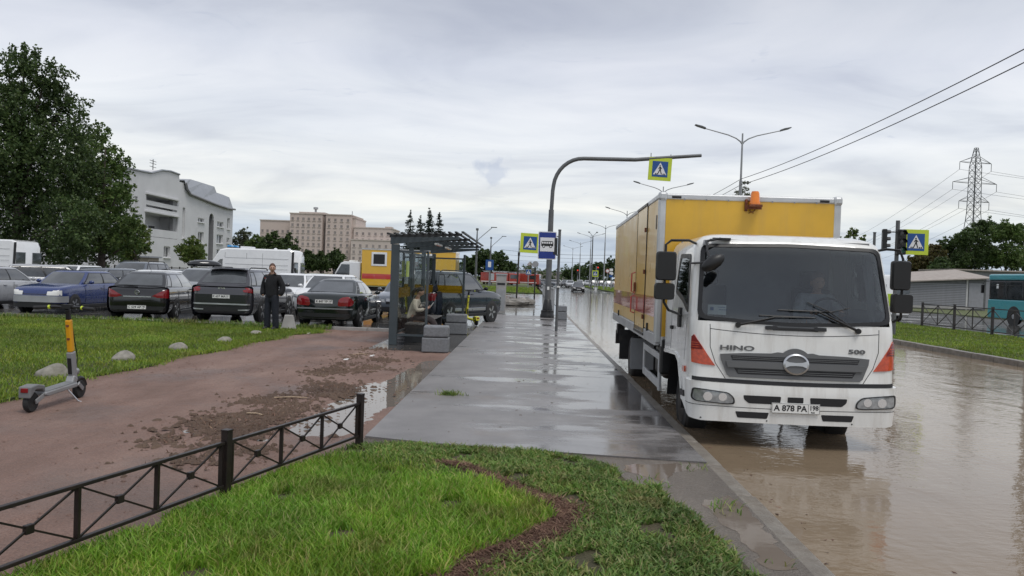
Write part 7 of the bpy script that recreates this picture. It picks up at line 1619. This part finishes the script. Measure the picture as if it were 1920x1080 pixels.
def leaves(blobs, n, size, rng, droop=0., clump=.22, spread=1.0):
    """many small leaf faces gathered in clumps through the crown's volume"""
    C_ = np.array([b[:3] for b in blobs]); Rr = np.array([b[3] for b in blobs]); wt = Rr**2.2; wt = wt/wt.sum()
    per = 26; nc_ = max(1, n//per); bi = rng.choice(len(blobs), nc_, p=wt)
    d = rng.normal(size=(nc_, 3)); d /= np.linalg.norm(d, axis=1)[:, None]; rad = rng.random(nc_)**.42*(1+.18*rng.normal(size=nc_)*.5)
    cc = C_[bi]+d*(Rr[bi]*rad)[:, None]*np.array([1, 1, .95])*spread
    tw = d+np.array([0, 0, .25])+.5*rng.normal(size=d.shape); tw /= np.linalg.norm(tw, axis=1)[:, None]; ln = Rr[bi]*rng.uniform(.2, .55, nc_)
    tt = rng.random((nc_, per, 1))
    L = (cc[:, None]+tw[:, None]*ln[:, None, None]*(tt-.35)+rng.normal(size=(nc_, per, 3))*(Rr[bi]*clump*.55)[:, None, None]*(1.1-.6*tt)*np.array([1, 1, .7])-np.array([0, 0, 1])*tt**2*ln[:, None, None]*.25).reshape(-1, 3)
    if droop: L[:, 2] -= droop*np.abs(rng.normal(size=len(L)))
    m = len(L); a = rng.normal(size=(m, 3)); a /= np.linalg.norm(a, axis=1)[:, None]; q = rng.normal(size=(m, 3)); q -= a*(q*a).sum(1)[:, None]; q /= np.linalg.norm(q, axis=1)[:, None]
    s = (size*(.6+.8*rng.random(m)))[:, None]
    V = np.stack([L-a*s*.5, L+q*s*.32, L+a*s*.5, L-q*s*.32], 1).reshape(-1, 3)
    return V, np.arange(m)[:, None]*4+np.array([[0, 1, 2, 3]])
def tree(name, label, base, blobs, n, size, m, trunk_r=.2, seed=1, droop=0., group=None, clump=.22, limbs=True):
    rng = np.random.default_rng(seed); t = thing(name, label, 'tree', base, 0, group); bl = [(b[0]-base[0], b[1]-base[1], b[2]-base[2], b[3]) for b in blobs]
    V, Q = leaves(bl, n, size, rng, droop, clump); np_mesh('crown', V, Q, np.zeros((0, 3), int), m, t)
    tb = B(); top = max(b[2] for b in bl); cx_ = float(np.mean([b[0] for b in bl])); cy_ = float(np.mean([b[1] for b in bl]))
    ax = [Vector((0, 0, -.1)), Vector((cx_*.1, cy_*.1, top*.25)), Vector((cx_*.4, cy_*.4, top*.55)), Vector((cx_*.7, cy_*.7, top*.9))]
    tb.tube(ax, [trunk_r*1.25, trunk_r, trunk_r*.6, trunk_r*.15], 9)
    if limbs:
        for b in bl:
            z0_ = min(max(b[2]*.55, top*.12), top*.8); f = min(1, z0_/(top*.9)); s = Vector((cx_*.7*f, cy_*.7*f, z0_)); e_ = Vector(b[:3])
            tb.tube([s, s.lerp(e_, .5)+Vector((0, 0, .1*b[3])), e_, e_+(e_-s).normalized()*b[3]*.6], [trunk_r*.35, trunk_r*.25, trunk_r*.13, .012], 6)
    tb.obj('trunk', 'bark', t, smooth=True); return t
def pxb(px, py, r, Y, dy=0.): p = D(px, py, Y+dy); return (p.x, p.y, p.z, r*Y/CF)
Y = 48.; rg = random.Random(3)
def mk(lst, Y, dj=2.): return [pxb(x, y, r, Y, rg.uniform(-dj, dj)) for x, y, r in lst]
p = D(30, 500, Y)
tree('deciduous_tree', 'tallest dark tree at the left edge behind the parked cars', (p.x, Y, 0), mk([(45, 110, 32), (15, 130, 45), (85, 145, 42), (120, 195, 42), (60, 190, 60), (10, 210, 60), (-60, 180, 80), (130, 250, 50), (70, 270, 70), (0, 300, 80), (150, 310, 48), (-90, 300, 90), (100, 350, 70), (30, 390, 80), (-60, 420, 90), (140, 410, 55), (80, 450, 60)], Y), 66000, .19, 'leaf_dark', .32, 5, .25, 'trees behind the lot', .13)
Y = 54.; p = D(190, 500, Y)
tree('deciduous_tree', 'mid green tree in front of the white building at left', (p.x, Y, 0), mk([(190, 255, 30), (165, 285, 38), (215, 310, 32), (190, 340, 45), (225, 350, 24), (150, 370, 50), (215, 390, 38), (180, 430, 50), (235, 430, 30), (140, 455, 45), (250, 455, 25), (200, 470, 35)], Y), 30000, .19, 'leaf_mid', .24, 8, .1, 'trees behind the lot', .15)
Y = 60.; p = D(258, 500, Y); tree('small_tree', 'light green young tree at the foot of the white building', (p.x, Y, 0), mk([(240, 428, 22), (262, 440, 20), (225, 452, 26), (270, 462, 16), (245, 468, 24)], Y, 1), 9000, .17, 'leaf_light', .12, 9, 0, 'trees behind the lot', .25)
Y = 82.; p = D(360, 500, Y); tree('small_tree', 'yellow green round tree before the white building', (p.x, Y, 0), mk([(359, 458, 14), (347, 470, 16), (372, 470, 16), (360, 478, 20)], Y, 1), 7000, .19, 'leaf_light', .14, 10, 0, 'trees behind the lot', .25)
for i, (px, pt, pb, Y, m, lab) in enumerate(((458, 425, 490, 130, 'leaf_grey', 'pale loose tree right of the white building'), (482, 438, 495, 120, 'leaf_mid', 'mid green tree left of the dark pair by the hospital'), (512, 432, 495, 110, 'leaf_dark', 'dark tree, left of the pair before the hospital'), (540, 436, 495, 112, 'leaf_dark', 'dark tree, right of the pair before the hospital'), (578, 468, 505, 100, 'leaf_dark', 'low dark tree behind the white hatchback'), (602, 470, 505, 98, 'leaf_dark', 'low dark tree left of the service truck cab'), (630, 464, 505, 102, 'leaf_dark', 'low dark tree touching the service truck'))):
    w_ = (pb-pt)*.36; p = D(px, 500, Y)
    tree('deciduous_tree', lab, (p.x, Y, 0), mk([(px, pt+w_*.5, w_*.5), (px-w_*.5, pt+w_*1.1, w_*.62), (px+w_*.5, pt+w_*1.2, w_*.6), (px, pt+w_*1.8, w_*.85), (px-w_*.6, pb-w_*.4, w_*.6), (px+w_*.6, pb-w_*.4, w_*.6)], Y, 1), 8000, .26, m, .18, 20+i, 0, 'trees before the hospital', .26)
# spruces
def spruce(label, px, pt, Y, seed):
    p = D(px, pt, Y); H_ = p.z; t = thing('spruce_tree', label, 'tree', (p.x, Y, 0), 0, 'spruces above the shelter'); rng = np.random.default_rng(seed); P = []
    for k in range(int(H_*34)):
        z = H_*(1-rng.random()**.75); rr = (.08+.40*(H_-z)**.82)*(.55+.55*rng.random()); a = rng.random()*2*PI; m_ = int(8+rr*20); tt = rng.random(m_)
        P.append(np.c_[np.cos(a)*rr*tt, np.sin(a)*rr*tt, z-.30*rr*tt+.22*rr*tt*tt]+rng.normal(size=(m_, 3))*np.array([.07, .07, .06])*(1.2-.6*tt[:, None]))
    P = np.vstack(P); m_ = len(P); a = rng.normal(size=(m_, 3)); a /= np.linalg.norm(a, axis=1)[:, None]; q = rng.normal(size=(m_, 3)); q -= a*(q*a).sum(1)[:, None]; q /= np.linalg.norm(q, axis=1)[:, None]; s = (.2*(.6+.8*rng.random(m_)))[:, None]
    V = np.stack([P-a*s*.5, P+q*s*.28, P+a*s*.5, P-q*s*.28], 1).reshape(-1, 3); np_mesh('crown', V, np.arange(m_)[:, None]*4+np.array([[0, 1, 2, 3]]), np.zeros((0, 3), int), 'needles', t)
    B().tube([(0, 0, 0), (0, 0, H_-.05)], [.2, .02], 8).obj('trunk', 'bark', t)
for i, (px, pt, lab) in enumerate(((770, 394, 'leftmost of four dark spruces above the shelter roof'), (789, 404, 'second dark spruce from the left above the shelter'), (806, 390, 'third dark spruce, tallest above the shelter'), (824, 399, 'rightmost of four dark spruces above the shelter'))): spruce(lab, px, pt, 112+i*1.5, 60+i)
# trees along the far road
def auto(px, pt, pb, wpx, Y, m, lab, seed, n=7000, size=.3, grp=None, base=0.):
    p = D(px, 510, Y); h = pb-pt; r = wpx/2
    return tree('deciduous_tree', lab, (p.x, Y, base), mk([(px, pt+r*.55, r*.55), (px-r*.45, pt+r*.9, r*.6), (px+r*.45, pt+r, r*.6), (px, pt+h*.5, r*.8), (px-r*.6, pt+h*.55, r*.55), (px+r*.6, pt+h*.6, r*.55), (px, pb-r*.4, r*.7)], Y, 1.5), n, size, m, .2, seed, 0, grp, .25)
G1 = 'trees along the far road'
for i, a in enumerate(((880, 478, 520, 40, 150, 'leaf_dark', 'dark tree half hidden behind the shelter roof end'), (908, 464, 520, 40, 150, 'leaf_dark', 'dark tree just right of the shelter, left of two'), (935, 468, 520, 38, 165, 'leaf_dark', 'dark tree right of the shelter, behind the blue sign'), (956, 488, 520, 24, 180, 'leaf_dark', 'low dark tree behind the crossing sign'),
    (1066, 500, 524, 22, 300, 'leaf_dark', 'leftmost tree of the far right hand wood edge'), (1084, 493, 524, 30, 280, 'leaf_dark', 'second tree of the far right hand wood edge'), (1104, 489, 526, 30, 260, 'leaf_dark', 'tree behind the far yellow crossing sign'), (1124, 488, 528, 30, 250, 'leaf_dark', 'tree behind the fourth street lamp'), (1146, 482, 530, 32, 240, 'leaf_dark', 'dark tree just left of the truck box'))): auto(*a, 80+i, 5000, .42, G1)
G2 = 'trees behind the sheds'
for i, a in enumerate(((1725, 470, 530, 44, 100, 'leaf_autumn', 'brownish tree beside the crossing sign at right'), (1752, 458, 530, 44, 104, 'leaf_autumn', 'brown green tree left of the dark wood'), (1785, 440, 535, 52, 108, 'leaf_dark', 'dark tree under the pylon, leftmost of the dark wood'), (1820, 424, 535, 56, 104, 'leaf_dark', 'dark tree right under the pylon'), (1850, 406, 540, 58, 108, 'leaf_dark', 'tallest dark tree right of the pylon'), (1886, 412, 545, 56, 102, 'leaf_mid', 'dark tree behind the turquoise bus'), (1918, 418, 545, 56, 106, 'leaf_mid', 'tree at the right picture edge behind the bus'), (1765, 480, 530, 40, 96, 'leaf_dark', 'low dark tree close behind the shed'))): auto(*a, 100+i, 15000, .24, G2)
auto(1397, 340, 480, 60, 62, 'leaf_grey', 'sparse young tree peeping over the truck box', 130, 1400, .16, None); auto(1600, 428, 500, 44, 60, 'leaf_light', 'yellow green tree peeping out right of the truck box', 131, 4000, .16, None)
# a far wood that closes the horizon
V, Q = leaves([(x, 560+40*random.random(), random.uniform(2, 5.5), random.uniform(6, 9)) for x in np.arange(-460, 520, 7)], 60000, 1.1, np.random.default_rng(4)); V[:, 2] = np.maximum(V[:, 2], -.4)
tag(np_mesh('distant_wood', V, Q, np.zeros((0, 3), int), 'leaf_dark'), 'far wood closing the horizon', 'wood', kind='stuff')
